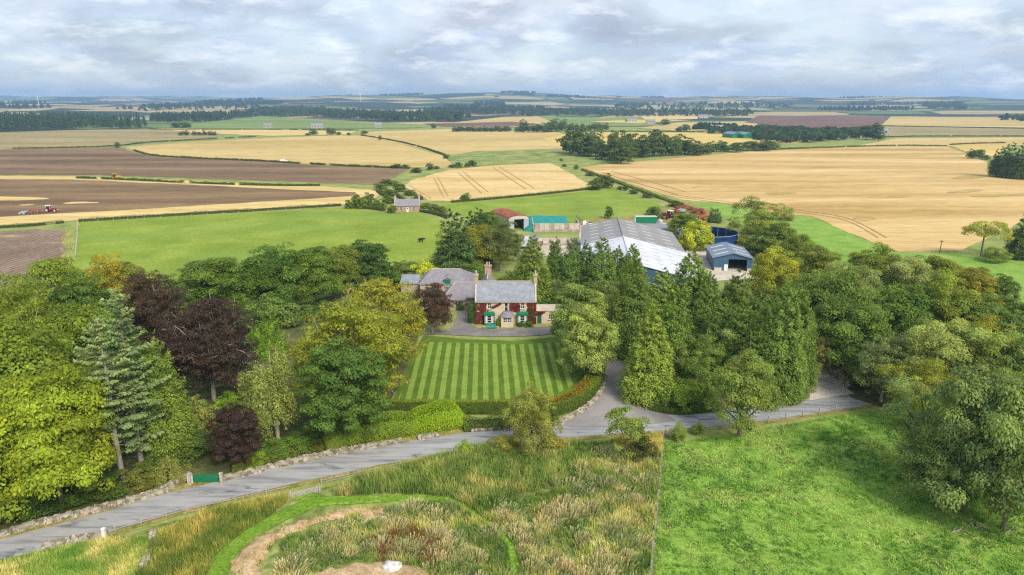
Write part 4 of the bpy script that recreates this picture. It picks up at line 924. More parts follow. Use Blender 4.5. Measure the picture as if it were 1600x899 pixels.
# ---- big cattle shed: grey rear roof, white front roof
def wpt(o, d, n, a, c, z): return (o.x+d.x*a+n.x*c, o.y+d.y*a+n.y*c, z)
so_ = Vector((28.4, 158.4)); sdir = Vector((6.7, 66.3)).normalized(); snr = Vector((sdir.y, -sdir.x)); SL = .25
def shed_part(name, label, a0, a1, lift, mat, lights, wl=12.0, wr=18.0):
    s = empty(name, (so_.x, so_.y, 0), -math.atan2(sdir.x, sdir.y), label, 'shed')     # local +y runs along the ridge
    rz = 8.5+lift; zl = rz-SL*wl; zr = rz-SL*wr
    w = MB(); w.poly([(-wl+.4, a0+.3, 0), (wr-.4, a0+.3, 0), (wr-.4, a0+.3, zr), (0, a0+.3, rz-.1), (-wl+.4, a0+.3, zl)]); w.poly([(wr-.4, a1-.3, 0), (-wl+.4, a1-.3, 0), (-wl+.4, a1-.3, zl), (0, a1-.3, rz-.1), (wr-.4, a1-.3, zr)])
    w.quad((-wl+.4, a1-.3, 0), (-wl+.4, a0+.3, 0), (-wl+.4, a0+.3, zl), (-wl+.4, a1-.3, zl)); w.quad((wr-.4, a0+.3, 0), (wr-.4, a1-.3, 0), (wr-.4, a1-.3, zr), (wr-.4, a0+.3, zr)); w.build('wall', MT['blue'], s)
    r_ = MB(); slab(r_, [(-wl, a1, zl), (-wl, a0, zl), (0, a0, rz), (0, a1, rz)], .1); lo = r_.build('roof_slope', mat, s)
    r_ = MB(); slab(r_, [(wr, a0, zr), (wr, a1, zr), (0, a1, rz), (0, a0, rz)], .1); ro_ = r_.build('roof_slope', mat, s)
    MB().tube([(0, a0, rz+.1), (0, a1, rz+.1)], .28, 6).build('ridge_vent', MT['greyroof' if lift == 0 else 'whiteroof'], s)
    cols, rows, lw_, ll_, lm = lights
    for c in cols:
        n = rows
        for i in range(n):
            a = a0+(a1-a0)*(i+.6)/(n+.2); c0, c1 = (c-ll_/2, c+ll_/2)
            z = lambda q: rz-SL*abs(q)
            k = MB(); k.prism([(c0, a-lw_/2, z(c0)+.105), (c1, a-lw_/2, z(c1)+.105), (c1, a+lw_/2, z(c1)+.105), (c0, a+lw_/2, z(c0)+.105)], (0, 0, .05)); k.build('roof_light', lm, lo if c < 0 else ro_)
    return s
shed_part('cattle_shed', 'long grey-roofed cattle shed with rows of pale roof lights, rear half', 33.5, 66.6, 0, MT['greyroof'], ((-8.0, -3.6, 3.6, 8.2, 14.0), 6, .55, 2.6, MT['rooflight']))
shed_part('cattle_shed', 'white-roofed front half of the large shed, blue cladding gable behind the conifers', 0, 33.4, .25, MT['whiteroof'], ((-7.5, -3.8, 4.2, 8.0, 11.8, 15.4), 7, .3, 1.7, MT['rooflight_dk']))
# ---- small blue workshop with open door
ws = P(1142, 423); we = empty('workshop', (ws.x-5.0, ws.y, 0), -.14, 'small blue-grey steel workshop with a wide open doorway', 'shed')
W_, D_, e_, r_h = 10.4, 15.5, 3.75, 5.1
b = MB(); front_wall(b, 0, W_, 0, e_, 0, [(4.0, 9.0, 0, 3.4)], .25); b.poly([(0, 0, e_), (W_, 0, e_), (W_/2, 0, r_h)]); b.quad((0, D_, 0), (0, 0, 0), (0, 0, e_), (0, D_, e_)); b.quad((W_, 0, 0), (W_, D_, 0), (W_, D_, e_), (W_, 0, e_)); b.poly([(W_, D_, 0), (0, D_, 0), (0, D_, e_), (W_/2, D_, r_h), (W_, D_, e_)]); b.build('wall', MT['blue'], we)
b = MB(); slab(b, [(-.4, D_+.3, e_-.1), (-.4, -.4, e_-.1), (W_/2, -.4, r_h+.02), (W_/2, D_+.3, r_h+.02)], .1); l_ = b.build('roof_slope', MT['blueroof'], we)
b = MB(); slab(b, [(W_+.4, -.4, e_-.1), (W_+.4, D_+.3, e_-.1), (W_/2, D_+.3, r_h+.02), (W_/2, -.4, r_h+.02)], .1); r_ = b.build('roof_slope', MT['blueroof'], we)
sl_ = (r_h-e_+.12)/(W_/2+.4)
for s, par in ((-1, l_), (1, r_)):
    for i in range(3):
        y_ = 2.4+i*4.6; z0 = r_h-sl_*1.0+.13; z1 = r_h-sl_*4.6+.13; c = W_/2
        MB().prism([(c+s*1.0, y_, z0), (c+s*4.6, y_, z1), (c+s*4.6, y_+.8, z1), (c+s*1.0, y_+.8, z0)], (0, 0, .05)).build('roof_light', MT['rooflight'], par)
MB().box(2.9, 3.9, -.1, -.02, 0, 1.9).build('door', MT['white'], we)
for x0, x1 in ((.2, 2.2), (9.1, 10.2)): MB().box(x0, x1, -.35, -.05, 0, .95).build('kick_wall', MT['concrete_lt'], we)
MB().box(.3, W_-.3, .4, D_-.2, .0, .08).build('floor_slab', MT['concrete'], we)
# ---- slurry tank
tk = P(1116, 391); R = 9.6; TH = 4.4
te = empty('slurry_tank', (tk.x, tk.y+R-1, 0), 0, 'round open navy blue steel slurry tank beside the workshop', 'tank')
npan = 20
for i in range(npan):
    a0 = 2*math.pi*i/npan; a1 = 2*math.pi*(i+1)/npan-.012; k = MB(); sg = 4
    o = []; inn = []
    for j in range(sg+1):
        a = a0+(a1-a0)*j/sg; o.append((R*math.cos(a), R*math.sin(a))); inn.append(((R-.1)*math.cos(a), (R-.1)*math.sin(a)))
    k.prism([(*p, 0) for p in o+inn[::-1]], (0, 0, TH)); k.build('panel', MT['navy'], te)
MB().tube([((R+.02)*math.cos(t*math.pi/20), (R+.02)*math.sin(t*math.pi/20), TH) for t in range(41)], .09, 5, False).build('rim', MT['metal'], te)
MB().tube([((R+.02)*math.cos(t*math.pi/20), (R+.02)*math.sin(t*math.pi/20), TH*.62) for t in range(41)], .06, 5, False).build('band', MT['blue'], te)
k = MB(); k.poly([((R-.12)*math.cos(t*math.pi/20), (R-.12)*math.sin(t*math.pi/20), .6) for t in range(40)]); k.build('slurry', MT['black'], te)
ld = MB()
for s in (-.3, .3): ld.tube([(-3.2+s, -R-.5, 0), (-3.2+s, -R+.3, TH+1.0)], .05, 5)
for i in range(9): ld.tube([(-3.5, -R-.45+i*.07, .5+i*.5), (-2.9, -R-.45+i*.07, .5+i*.5)], .04, 4)
ld.box(-4, -2.4, -R-.6, -R+.1, TH*.75, TH*.75+.1); ld.build('ladder', MT['metal'], te)
# ---- old Dutch barn with rusted roof, lean-to, silage pit under teal sheet
dbp = P(795, 361); db = empty('dutch_barn', (dbp.x, dbp.y, 0), .42, 'old open-fronted barn with rusted red curved roof', 'barn')
dw, dl, dh = 8.0, 17., 4.4
b = MB(); ns = 8; arc = [(dw/2-dw/2*math.cos(math.pi*i/ns), dh+1.2*math.sin(math.pi*i/ns)) for i in range(ns+1)]
for i in range(ns): b.prism([(arc[i][0], -.3, arc[i][1]), (arc[i+1][0], -.3, arc[i+1][1]), (arc[i+1][0], -.3, arc[i+1][1]+.08), (arc[i][0], -.3, arc[i][1]+.08)], (0, dl+.6, 0))
b.build('roof', MT['rust'], db)
b = MB(); b.box(0, .15, 0, dl, 0, dh); b.box(dw-.15, dw, 0, dl, 0, dh); b.box(0, dw, dl-.15, dl-.01, 0, dh-.01); b.build('wall', MT['concrete'], db)
b = MB(); b.box(0, 2.1, -.15, -.02, 0, dh-.3); b.build('front_panel', MT['metal'], db); b = MB(); b.box(6.0, 8.0, -.15, -.02, 0, dh-.3); b.build('front_panel', MT['metal'], db)
b = MB(); b.poly([(x, -.05, z) for x, z in [(0, dh-.35)]+arc+[(dw, dh-.35)]][::-1]); b.build('gable_panel', MT['concrete_lt'], db)
lt = P(815, 402); le = empty('lean_to_shed', (lt.x-5.5, lt.y, 0), -.10, 'low grey-roofed lean-to with white roof lights behind the conifer row', 'shed')
MB().box(0, 9.6, 0, 18, 0, 2.6).build('wall', MT['concrete'], le)
k = MB(); slab(k, [(-.2, -.3, 2.6), (9.9, -.3, 2.6+1.2), (9.9, 18.2, 2.6+1.2), (-.2, 18.2, 2.6)]); lro = k.build('roof', MT['greyroof'], le)
for i in range(8):
    for c in (2.6, 5.0): MB().prism([(c, 1+i*2.1, 2.6+.12*c+.13), (c+1.7, 1+i*2.1, 2.6+.12*(c+1.7)+.13), (c+1.7, 2+i*2.1, 2.6+.12*(c+1.7)+.13), (c, 2+i*2.1, 2.6+.12*c+.13)], (0, 0, .05)).build('roof_light', MT['white'], lro)
sp0 = P(835, 362); pe = empty('silage_pit', (sp0.x, sp0.y, 0), .0, 'concrete silage pit wall of upright panels in front of the teal sheet', 'wall')
pl = P(907, 366).x-sp0.x; npn = 9
for i in range(npn):
    MB().box(i*pl/npn+.03, (i+1)*pl/npn-.03, 0, .25, 0, 3.0).build('panel', MT['concrete_lt'] if i % 3 else MT['concrete'], pe)
MB().box(-.4, pl+.2, -1.2, -.02, 0, .9).build('footing', MT['concrete'], pe)
MB().box(-.6, -.15, 0, 16, 0, 2.4).build('side_wall', MT['concrete'], pe); MB().box(pl+.05, pl+.4, .3, 16, 0, 2.4).build('side_wall', MT['concrete'], pe)
# heaped silage under the sheet
nx, ny = 40, 22; LX, LY = pl*.86, 25.0
X, Y = np.meshgrid(np.linspace(0, 1, nx), np.linspace(0, 1, ny), indexing='ij')
hz_ = np.minimum(1, np.minimum(Y*3.2, (1-Y)*2.2))*np.minimum(1, (1-X)*4.0)*np.minimum(1, X*6+.5); Z = (1.7+.7*hz_**.7)*np.minimum(1, X*5+.1)+.25*(fbm(X*9, Y*7, 3, 2)-.5)
V = np.stack([sp0.x-4.0+X*(LX+3.0), sp0.y+.35+Y*LY, Z], -1).reshape(-1, 3); ny_ = ny
i = np.arange(nx-1)[:, None]; j = np.arange(ny-1)[None]; Q = np.stack([i*ny+j, (i+1)*ny+j, (i+1)*ny+j+1, i*ny+j+1], -1).reshape(-1, 4)
sk = []
ring_ = [a*ny for a in range(nx)]+[(nx-1)*ny+a for a in range(ny)]+[a*ny+ny-1 for a in range(nx-1, -1, -1)]+[a for a in range(ny-1, -1, -1)]
V2 = V[ring_].copy(); V2[:, 2] = 0; base_ = len(V); V = np.concatenate([V, V2])
sk = [(base_+a, base_+(a+1) % len(ring_), ring_[(a+1) % len(ring_)], ring_[a]) for a in range(len(ring_))]
tp = obj('silage_sheet', mesh_np('silage_sheet', V, np.concatenate([Q, np.array(sk)]), None, None, False), MT['tarp']); tag(tp, 'bright teal plastic sheet over the heaped silage', 'tarpaulin')
# ---- concrete pens, green container, low shed behind the big shed
pn = P(848, 384); pne = empty('concrete_pens', (pn.x, pn.y, 0), 0, 'low concrete cattle pens with gates in front of the silage wall', 'pen')
for i in range(5): MB().box(i*2.9, i*2.9+.18, 0, 5.5, 0, 1.2).build('divider', MT['concrete'], pne)
MB().box(0, 11.8, 5.5, 5.7, 0, 1.5).build('back_wall', MT['concrete_lt'], pne); MB().box(-.05, 11.8, -.2, -.02, 0, .8).build('front_wall', MT['concrete'], pne)
gp = P(993, 350); ge = empty('shipping_container', (gp.x, gp.y, 0), 0.0, 'green shipping container behind the grey shed roof', 'container')
cw = (1024-991)/FPX*depth(gp.y, 1)
MB().box(0, cw, 0, 2.5, .1, 2.7).build('body', MT['greenpaint'], ge); MB().box(-.05, .02, -.05, 2.55, 0, 2.8).build('end_frame', MT['white'], ge); MB().box(-.02, cw+.03, -.06, 2.56, 2.703, 2.84).build('roof', MT['rooflight'], ge)
k = MB(); [k.box(.3+i*.4, .5+i*.4, -.05, -.003, .25, 2.6) for i in range(int((cw-.5)/.4))]; k.build('ribs', MT['greenpaint'], ge)
ld_ = P(1020, 366); lde = empty('low_shed', (ld_.x-6, ld_.y, 0), -.1, 'dark flat-roofed low shed between grey shed and green container', 'shed')
MB().box(0, 14, 0, 9, 0, 1.9).build('wall', MT['concrete'], lde); k = MB(); slab(k, [(-.2, -.2, 1.9), (14.2, -.2, 1.9), (14.2, 9.2, 2.2), (-.2, 9.2, 2.2)]); k.build('roof', MT['greyroof'], lde)
bt = P(1031, 354); bo_ = empty('water_tank', bt, 0, 'upright grey cylindrical tank beside the green container', 'tank')
MB().tube([(0, 0, 0), (0, 0, 2.2), (0, 0, 2.6), (0, 0, 2.8)], [1.1, 1.1, .9, .3], 14).build('body', MT['metal'], bo_); MB().tube([(0, 0, 2.75), (0, 0, 2.95)], .25, 8).build('lid', MT['white'], bo_)
# ---- stone cottage across the pasture
cp = P(617, 332); ce = empty('stone_cottage', (cp.x, cp.y, 0), 0.10, 'small pink stone cottage with slate roof and white door', 'cottage')
W_, D_, e_, r_h = 10.6, 6.0, 2.7, 5.2
ops = [(2.0, 3.1, .8, 2.2), (4.9, 5.9, 0, 2.1), (7.6, 8.8, .9, 2.2)]
gable_shell(W_, D_, e_, r_h, ops).build('wall', MT['pinkstone'], ce)
b = MB(); slab(b, [(-.1, -.25, e_-.1), (W_+.1, -.25, e_-.1), (W_+.1, D_/2, r_h), (-.1, D_/2, r_h)]); slab(b, [(W_+.1, D_+.25, e_-.1), (-.1, D_+.25, e_-.1), (-.1, D_/2, r_h), (W_+.1, D_/2, r_h)]); b.build('roof', MT['slate_dk'], ce)
chimney(ce, .2, D_/2, r_h-.5, r_h+1.2, .7, 1.1, 2, 'stone'); chimney(ce, W_-.2, D_/2, r_h-.5, r_h+1.2, .7, 1.1, 2, 'stone')
window(ce, *ops[0], .05); window(ce, *ops[2], .05); d_ = MB().box(4.92, 5.88, .05, .11, 0, 2.08).build('door', MT['white'], ce); MB().box(5.2, 5.6, .03, .05, 1.2, 1.8).build('pane', MT['glass'], d_)
for xx in (-.15, W_-.05): MB().prism([(xx, -.25, e_), (xx, D_/2, r_h+.1), (xx, D_+.25, e_), (xx, D_+.25, e_+.2), (xx, D_/2, r_h+.3), (xx, -.25, e_+.2)], (.2, 0, 0)).build('gable_coping', MT['concrete_lt'], ce)
MB().box(W_+.05, W_+3.5, .6, .9, 0, 1.1).build('garden_wall', MT['concrete_lt'], ce); MB().box(-1.2, -.1, 1.0, 4, 0, 2.2).build('outhouse', MT['white'], ce)
# ---- far farm buildings
def far_house(px, py, w, d, ev, rd, wall, roof, label, name='farm_house', cat='house', rz=0.0, wins=3):
    p = P(px, py); e = empty(name, (p.x, p.y, .1), rz, label, cat)
    gable_shell(w, d, ev, rd, [(w*(i+.5)/wins-.6, w*(i+.5)/wins+.6, ev*.35, ev*.75) for i in range(wins)]).build('wall', MT[wall], e)
    b = MB(); slab(b, [(-.3, -.4, ev-.1), (w+.3, -.4, ev-.1), (w+.3, d/2, rd), (-.3, d/2, rd)], .2); slab(b, [(w+.3, d+.4, ev-.1), (-.3, d+.4, ev-.1), (-.3, d/2, rd), (w+.3, d/2, rd)], .2); b.build('roof', MT[roof], e)
    for i in range(wins): MB().box(w*(i+.5)/wins-.62, w*(i+.5)/wins+.62, .12, .2, ev*.35-.02, ev*.75+.02).build('window', MT['glass'], e)
    if cat == 'house':
        for xx in (.6, w-.6): MB().box(xx-.6, xx+.6, d/2-.6, d/2+.6, rd-.5, rd+1.6).build('chimney', MT['stone'], e)
    return e
for px, py, lb in ((1144, 216, 'left one of two far green barns at the edge of the golden field'), (1162, 216.5, 'right one of two far green barns at the edge of the golden field')):
    p = P(px, py); e = empty('green_barn', (p.x, p.y, .1), .25, lb, 'barn', 'far green barns'); w, d, ev, rd = 15.5, 24, 4.8, 7.4
    gable_shell(w, d, ev, rd, [(5, 10, 0, 4)], False).build('wall', MT['greenpaint'], e)
    b = MB(); slab(b, [(-.4, d, ev-.1), (-.4, -.5, ev-.1), (w/2, -.5, rd), (w/2, d, rd)], .2); slab(b, [(w+.4, -.5, ev-.1), (w+.4, d, ev-.1), (w/2, d, rd), (w/2, -.5, rd)], .2); b.build('roof', MT['blueroof'], e)
    MB().box(5, 10, .3, .4, 0, 4).build('door', MT['dgreen'], e)
far_house(1111, 207, 19, 9, 6.5, 10.5, 'stone', 'slate', 'pale gabled farmhouse among dark trees beside the green barns', wins=4)
far_house(1372, 211, 14, 8, 5, 8.5, 'stone', 'slate', 'small white house beside tall trees below the red ploughed field')
far_house(486, 201, 20, 9, 4.5, 8, 'stone', 'slate', 'long pale farmhouse on the far green field', wins=4)
far_house(586, 200, 11, 7, 4.5, 8, 'stone', 'slate', 'small far cottage beside a dark bush on the green field')
far_house(412, 200, 13, 8, 4, 7, 'stone', 'slate', 'grey far cottage behind a hedge on the green field')
far_house(980, 192, 22, 10, 5, 8, 'concrete_lt', 'slate', 'pale far steading among the small trees in the middle distance')
far_house(1010, 194, 18, 9, 5, 9, 'stone', 'slate_dk', 'far house with dark roof next to a lone tree')
far_house(1428, 172.5, 60, 22, 9, 14, 'white', 'whiteroof', 'long white far factory building on the right skyline', 'far_shed', 'shed')
far_house(1092, 185, 26, 10, 6, 10, 'concrete_lt', 'slate_dk', 'far farm at the edge of the pale field')
far_house(392, 182, 24, 10, 6, 11, 'stone', 'slate_dk', 'white far farm at the end of the plantation')
far_house(560, 171.5, 90, 30, 8, 14, 'concrete_lt', 'whiteroof', 'pale far sheds in front of the hills', 'far_shed', 'shed')
far_house(45, 165.5, 130, 40, 14, 24, 'stone', 'slate_dk', 'white far farm sheds on the left skyline', 'far_shed', 'shed')
def turbine(x, y, hub, lab, blade=24., a0=.3):
    e = empty('wind_turbine', (x, y, float(hill_z(np.array([x]), np.array([y]))[0])-1), 0, lab, 'wind turbine', 'far wind turbines')
    MB().tube([(0, 0, 0), (0, 0, hub)], [1.6, .9], 8).build('tower', MT['white'], e); MB().box(-1.2, 1.2, -2.5, 3, hub-1.2, hub+1.4).build('nacelle', MT['white'], e)
    for i in range(3):
        a = a0+i*2.094; MB().prism([(-.9*math.cos(a), -3, hub+.9*math.sin(a)), (.9*math.cos(a), -3, hub-.9*math.sin(a)), (.25*math.cos(a)+blade*math.sin(a), -3, hub+blade*math.cos(a)-.25*math.sin(a)), (-.25*math.cos(a)+blade*math.sin(a), -3, hub+blade*math.cos(a)+.25*math.sin(a))], (0, .4, 0)).build('blade', MT['white'], e)
for i, (px, dist, hub) in enumerate(((17, 5200, 60), (47, 5600, 60), (111, 3900, 42), (539, 6500, 55), (563, 6300, 60), (580, 4200, 50), (604, 7200, 60), (649, 7600, 60), (690, 7600, 60), (1574, 8000, 55))):
    nm = ('first', 'second', 'third', 'fourth', 'fifth', 'sixth', 'seventh', 'eighth', 'ninth', 'tenth')[i]
    turbine((px-CX)/FPX*dist, dist*math.cos(PT), hub, f'{nm} white wind turbine counted from the left along the skyline', 24 if hub > 50 else 18, i*.7)
# ------------------------------------------------------------------ trees (foot x, foot y, top y, crown width in photo pixels)
DK = (.045, .090, .024); MD = (.075, .135, .03); YG = (.16, .205, .03); BY = (.165, .225, .028); CON = (.09, .135, .034); CONL = (.10, .155, .04)
COP = (.034, .022, .033); SIL = (.18, .25, .18); PALE = (.185, .235, .105); GG = (.12, .17, .085); OLV = (.14, .17, .04); OR = (.21, .19, .03)
TREES = [
 # --- wood at the left of the road
 ('yellow_sycamore', 'syc2', 98, 795, 575, 190, BY, 'bright yellow-green sycamore overhanging the stone wall at the road'),
 ('broadleaf_tree', 'syc1', 45, 745, 500, 220, (.105, .16, .028), 'large yellow-green tree behind the bright sycamore'),
 ('broadleaf_tree', 'syc3', -25, 790, 560, 150, (.07, .125, .028), 'dark green tree cut by the left picture edge near the road'),
 ('broadleaf_tree', 'beech2', 20, 640, 428, 170, (.125, .18, .03), 'olive-green tree at the field corner, leftmost in the wood'),
 ('broadleaf_tree', 'beech', 100, 575, 398, 170, (.12, .175, .03), 'rounded olive tree at the top of the wood beside the rowed field'),
 ('autumn_tree', 'syc3', 178, 530, 402, 66, OR, 'small golden-orange autumn tree at the top of the wood'),
 ('broadleaf_tree', 'syc1', 215, 515, 404, 92, (.10, .13, .03), 'brownish olive tree right of the golden-orange one'),
 ('broadleaf_tree', 'dense', 148, 590, 425, 96, (.05, .10, .028), 'dark green tree in the middle of the wood below the golden tree'),
 ('broadleaf_tree', 'syc2', 150, 650, 470, 150, (.105, .165, .028), 'yellow-green tree between the olive trees and the silver firs'),
 ('silver_fir', 'sfir1', 193, 752, 490, 105, SIL, 'silver fir with a long bare trunk, nearest the road'),
 ('silver_fir', 'sfir2', 224, 737, 448, 128, (.155, .23, .165), 'taller bluish silver fir just behind the bare-trunked one'),
 ('hemlock_tree', 'cyp3', 268, 712, 520, 100, (.11, .17, .04), 'light green conical tree right of the silver firs'),
 ('copper_beech', 'beech2', 250, 566, 424, 108, (.042, .028, .034), 'rear copper beech partly hidden by the bigger one'),
 ('copper_beech', 'beech', 335, 628, 460, 156, COP, 'big dark purple copper beech with domed crown'),
 ('copper_beech', 'dense', 372, 735, 632, 80, (.030, .018, .029), 'small dark purple tree by the green gate'),
 ('broadleaf_tree', 'syc1', 345, 495, 396, 122, (.075, .135, .028), 'green sycamore at the left end of the row below the pasture'),
 ('broadleaf_tree', 'syc3', 430, 487, 386, 100, (.06, .12, .028), 'second sycamore from the left in the row below the pasture'),
 ('broadleaf_tree', 'syc2', 492, 477, 384, 92, (.075, .13, .025), 'third sycamore in the row below the pasture'),
 ('broadleaf_tree', 'syc1', 533, 464, 382, 70, (.10, .14, .03), 'yellower tree fourth in the row below the pasture'),
 ('broadleaf_tree', 'dense', 575, 452, 374, 84, (.038, .08, .024), 'dark round tree at the right end of the row below the pasture'),
 ('broadleaf_tree', 'loose', 300, 505, 418, 60, (.085, .14, .04), 'thin green tree between copper beech and sycamore row'),
 ('upright_yew', 'upright', 416, 552, 490, 62, (.10, .20, .025), 'bright green upright yew in the garden'),
 ('garden_tree', 'bush', 432, 508, 462, 74, (.09, .15, .05), 'low spreading green tree behind the upright yew'),
 ('golden_hornbeam', 'beech', 600, 585, 432, 150, (.175, .185, .032), 'rear yellow-bronze beech with orange tints next to the lawn'),
 ('golden_hornbeam', 'beech2', 560, 645, 466, 195, (.145, .18, .028), 'front yellow-green beech with broad dome beside the lawn'),
 ('weeping_birch', 'weep', 435, 692, 540, 104, (.17, .215, .085), 'pale weeping tree with visible whitish branches'),
 ('broadleaf_tree', 'dense', 541, 697, 528, 138, (.055, .11, .032), 'dense dark green round tree in front of the yellow beeches'),
 ('copper_plum', 'beech2', 676, 520, 442, 74, (.055, .030, .034), 'purple-leaved tree beside the low wing of the house'),
 # --- behind the house and farm
 ('dark_fir', 'fir', 712, 432, 320, 92, (.055, .10, .042), 'dark bluish fir with jagged outline behind the barn'),
 ('dark_fir', 'fir', 745, 412, 318, 70, (.05, .095, .04), 'second dark fir, behind the yellowing sycamore'),
 ('broadleaf_tree', 'syc1', 742, 420, 350, 92, (.15, .16, .028), 'yellowing sycamore behind the barn roof'),
 ('broadleaf_tree', 'loose', 782, 424, 348, 62, (.085, .115, .05), 'grey-green tree right of the yellowing sycamore'),
 ('broadleaf_tree', 'syc3', 797, 408, 362, 40, (.07, .12, .03), 'green tree against the lean-to shed'),
 ('broadleaf_tree', 'round', 762, 375, 330, 52, (.07, .12, .03), 'green tree in front of the rusted barn'),
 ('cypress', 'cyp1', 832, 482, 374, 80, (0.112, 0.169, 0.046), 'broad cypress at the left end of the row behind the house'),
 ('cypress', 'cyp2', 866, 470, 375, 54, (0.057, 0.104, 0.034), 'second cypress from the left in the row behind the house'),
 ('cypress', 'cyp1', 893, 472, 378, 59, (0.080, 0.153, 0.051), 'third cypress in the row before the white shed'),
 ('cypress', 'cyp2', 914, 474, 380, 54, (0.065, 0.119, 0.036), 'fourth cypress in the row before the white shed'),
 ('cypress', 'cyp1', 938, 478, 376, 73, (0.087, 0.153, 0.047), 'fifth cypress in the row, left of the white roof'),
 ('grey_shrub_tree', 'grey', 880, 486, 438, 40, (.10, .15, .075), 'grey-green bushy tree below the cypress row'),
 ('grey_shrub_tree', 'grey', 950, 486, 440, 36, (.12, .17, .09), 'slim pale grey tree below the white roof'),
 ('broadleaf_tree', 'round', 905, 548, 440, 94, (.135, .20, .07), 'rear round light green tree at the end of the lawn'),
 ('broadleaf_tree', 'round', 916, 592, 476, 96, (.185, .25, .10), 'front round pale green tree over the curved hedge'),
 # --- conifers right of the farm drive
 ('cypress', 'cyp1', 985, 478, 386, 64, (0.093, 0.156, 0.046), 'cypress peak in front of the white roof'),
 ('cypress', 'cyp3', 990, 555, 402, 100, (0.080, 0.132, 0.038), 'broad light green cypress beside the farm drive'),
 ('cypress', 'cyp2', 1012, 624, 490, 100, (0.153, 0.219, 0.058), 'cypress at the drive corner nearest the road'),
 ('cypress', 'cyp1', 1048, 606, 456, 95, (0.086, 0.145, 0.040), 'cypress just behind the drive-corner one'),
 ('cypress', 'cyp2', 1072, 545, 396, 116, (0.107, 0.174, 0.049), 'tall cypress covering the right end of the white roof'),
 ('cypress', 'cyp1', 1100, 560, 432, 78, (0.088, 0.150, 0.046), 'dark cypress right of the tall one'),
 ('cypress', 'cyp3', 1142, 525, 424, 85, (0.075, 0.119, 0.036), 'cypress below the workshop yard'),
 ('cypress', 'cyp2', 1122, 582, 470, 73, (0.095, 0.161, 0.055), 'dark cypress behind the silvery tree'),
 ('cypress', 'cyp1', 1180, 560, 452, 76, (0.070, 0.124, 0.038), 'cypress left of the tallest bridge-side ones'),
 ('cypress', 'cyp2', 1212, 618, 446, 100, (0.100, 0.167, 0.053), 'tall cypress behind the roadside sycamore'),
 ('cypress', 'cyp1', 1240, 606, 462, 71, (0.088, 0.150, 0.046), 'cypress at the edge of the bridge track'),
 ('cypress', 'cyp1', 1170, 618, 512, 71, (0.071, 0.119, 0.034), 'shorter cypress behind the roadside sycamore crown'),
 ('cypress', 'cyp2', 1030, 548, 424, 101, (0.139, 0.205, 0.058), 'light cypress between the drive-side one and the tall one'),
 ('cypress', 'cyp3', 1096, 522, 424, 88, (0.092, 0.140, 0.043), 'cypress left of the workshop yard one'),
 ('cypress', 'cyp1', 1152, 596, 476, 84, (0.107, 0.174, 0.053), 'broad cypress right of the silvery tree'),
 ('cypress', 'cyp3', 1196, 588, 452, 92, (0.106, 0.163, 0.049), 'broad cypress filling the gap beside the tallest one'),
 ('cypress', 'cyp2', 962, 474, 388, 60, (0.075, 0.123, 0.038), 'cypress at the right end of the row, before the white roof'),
 ('broadleaf_tree', 'syc3', 1245, 540, 430, 90, (.08, .13, .038), 'dark green tree between the cypresses and the right wood'),
 ('broadleaf_tree', 'syc1', 1345, 552, 450, 100, (.10, .155, .04), 'mid green tree right of the broad one over the track'),
 ('broadleaf_tree', 'syc2', 1490, 622, 500, 110, (.11, .16, .045), 'green tree between pale poplar and golden-topped tree'),
 ('broadleaf_tree', 'syc3', 1555, 655, 525, 110, (.13, .18, .06), 'pale green tree directly behind the great sycamores'),
 ('silver_shrub_tree', 'grey', 1138, 585, 500, 72, (.20, .26, .15), 'silvery pale tree among the dark cypresses'),
 ('broadleaf_tree', 'loose', 1085, 622, 530, 76, (.10, .155, .04), 'light green tree inside the cypress group'),
 ('roadside_sycamore', 'roadside', 1155, 684, 552, 112, (.13, .19, .06), 'open-crowned sycamore standing beyond the road fence in the pasture edge'),
 ('broadleaf_tree', 'loose', 1275, 600, 530, 34, (.18, .17, .08), 'small brownish tree at the track wall'),
 # --- farm trees
 ('broadleaf_tree', 'syc3', 1205, 482, 390, 80, (.185, .21, .03), 'yellow-green tree right of the workshop'),
 ('broadleaf_tree', 'loose', 1180, 385, 312, 74, (.14, .19, .05), 'tall light green ash behind the slurry tank'),
 ('broadleaf_tree', 'round', 1215, 405, 346, 62, (.10, .15, .04), 'green tree right of the tall ash'),
 ('golden_shrub', 'bush', 1083, 390, 346, 52, (.26, .31, .03), 'bright yellow-green tree left of the slurry tank'),
 ('broadleaf_tree', 'round', 1066, 372, 332, 50, (.09, .15, .035), 'green tree behind the bright yellow-green one'),
 ('small_tree', 'upright', 1117, 348, 322, 22, (.05, .10, .035), 'small dark pointed tree behind the slurry tank'),
 ('broadleaf_tree', 'syc1', 1240, 430, 362, 60, (.10, .15, .035), 'tree at the green field edge, left end of the right wood'),
 # --- big wood at the right
 ('broadleaf_tree', 'syc2', 1270, 470, 382, 84, (.11, .15, .035), 'olive tree at the upper left of the right-hand wood'),
 ('broadleaf_tree', 'syc1', 1290, 560, 415, 110, (.085, .14, .04), 'green tree above the bridge track'),
 ('grey_poplar', 'grey', 1325, 520, 410, 84, (.15, .20, .10), 'pale grey-green tree in the upper part of the wood'),
 ('broadleaf_tree', 'syc3', 1360, 470, 386, 84, (.10, .14, .03), 'dark olive tree on the upper edge of the wood'),
 ('grey_poplar', 'grey', 1412, 480, 400, 84, (.19, .235, .12), 'palest grey tree on the upper edge of the wood'),
 ('broadleaf_tree', 'syc1', 1465, 480, 398, 90, (.115, .15, .03), 'brown-green tree on the upper edge next to the palest tree'),
 ('autumn_tree', 'syc2', 1512, 500, 416, 82, (.15, .155, .03), 'tree with orange-tinged leaves at the upper right of the wood'),
 ('broadleaf_tree', 'dense', 1552, 500, 428, 66, (.07, .12, .03), 'green tree at the right end of the wood edge'),
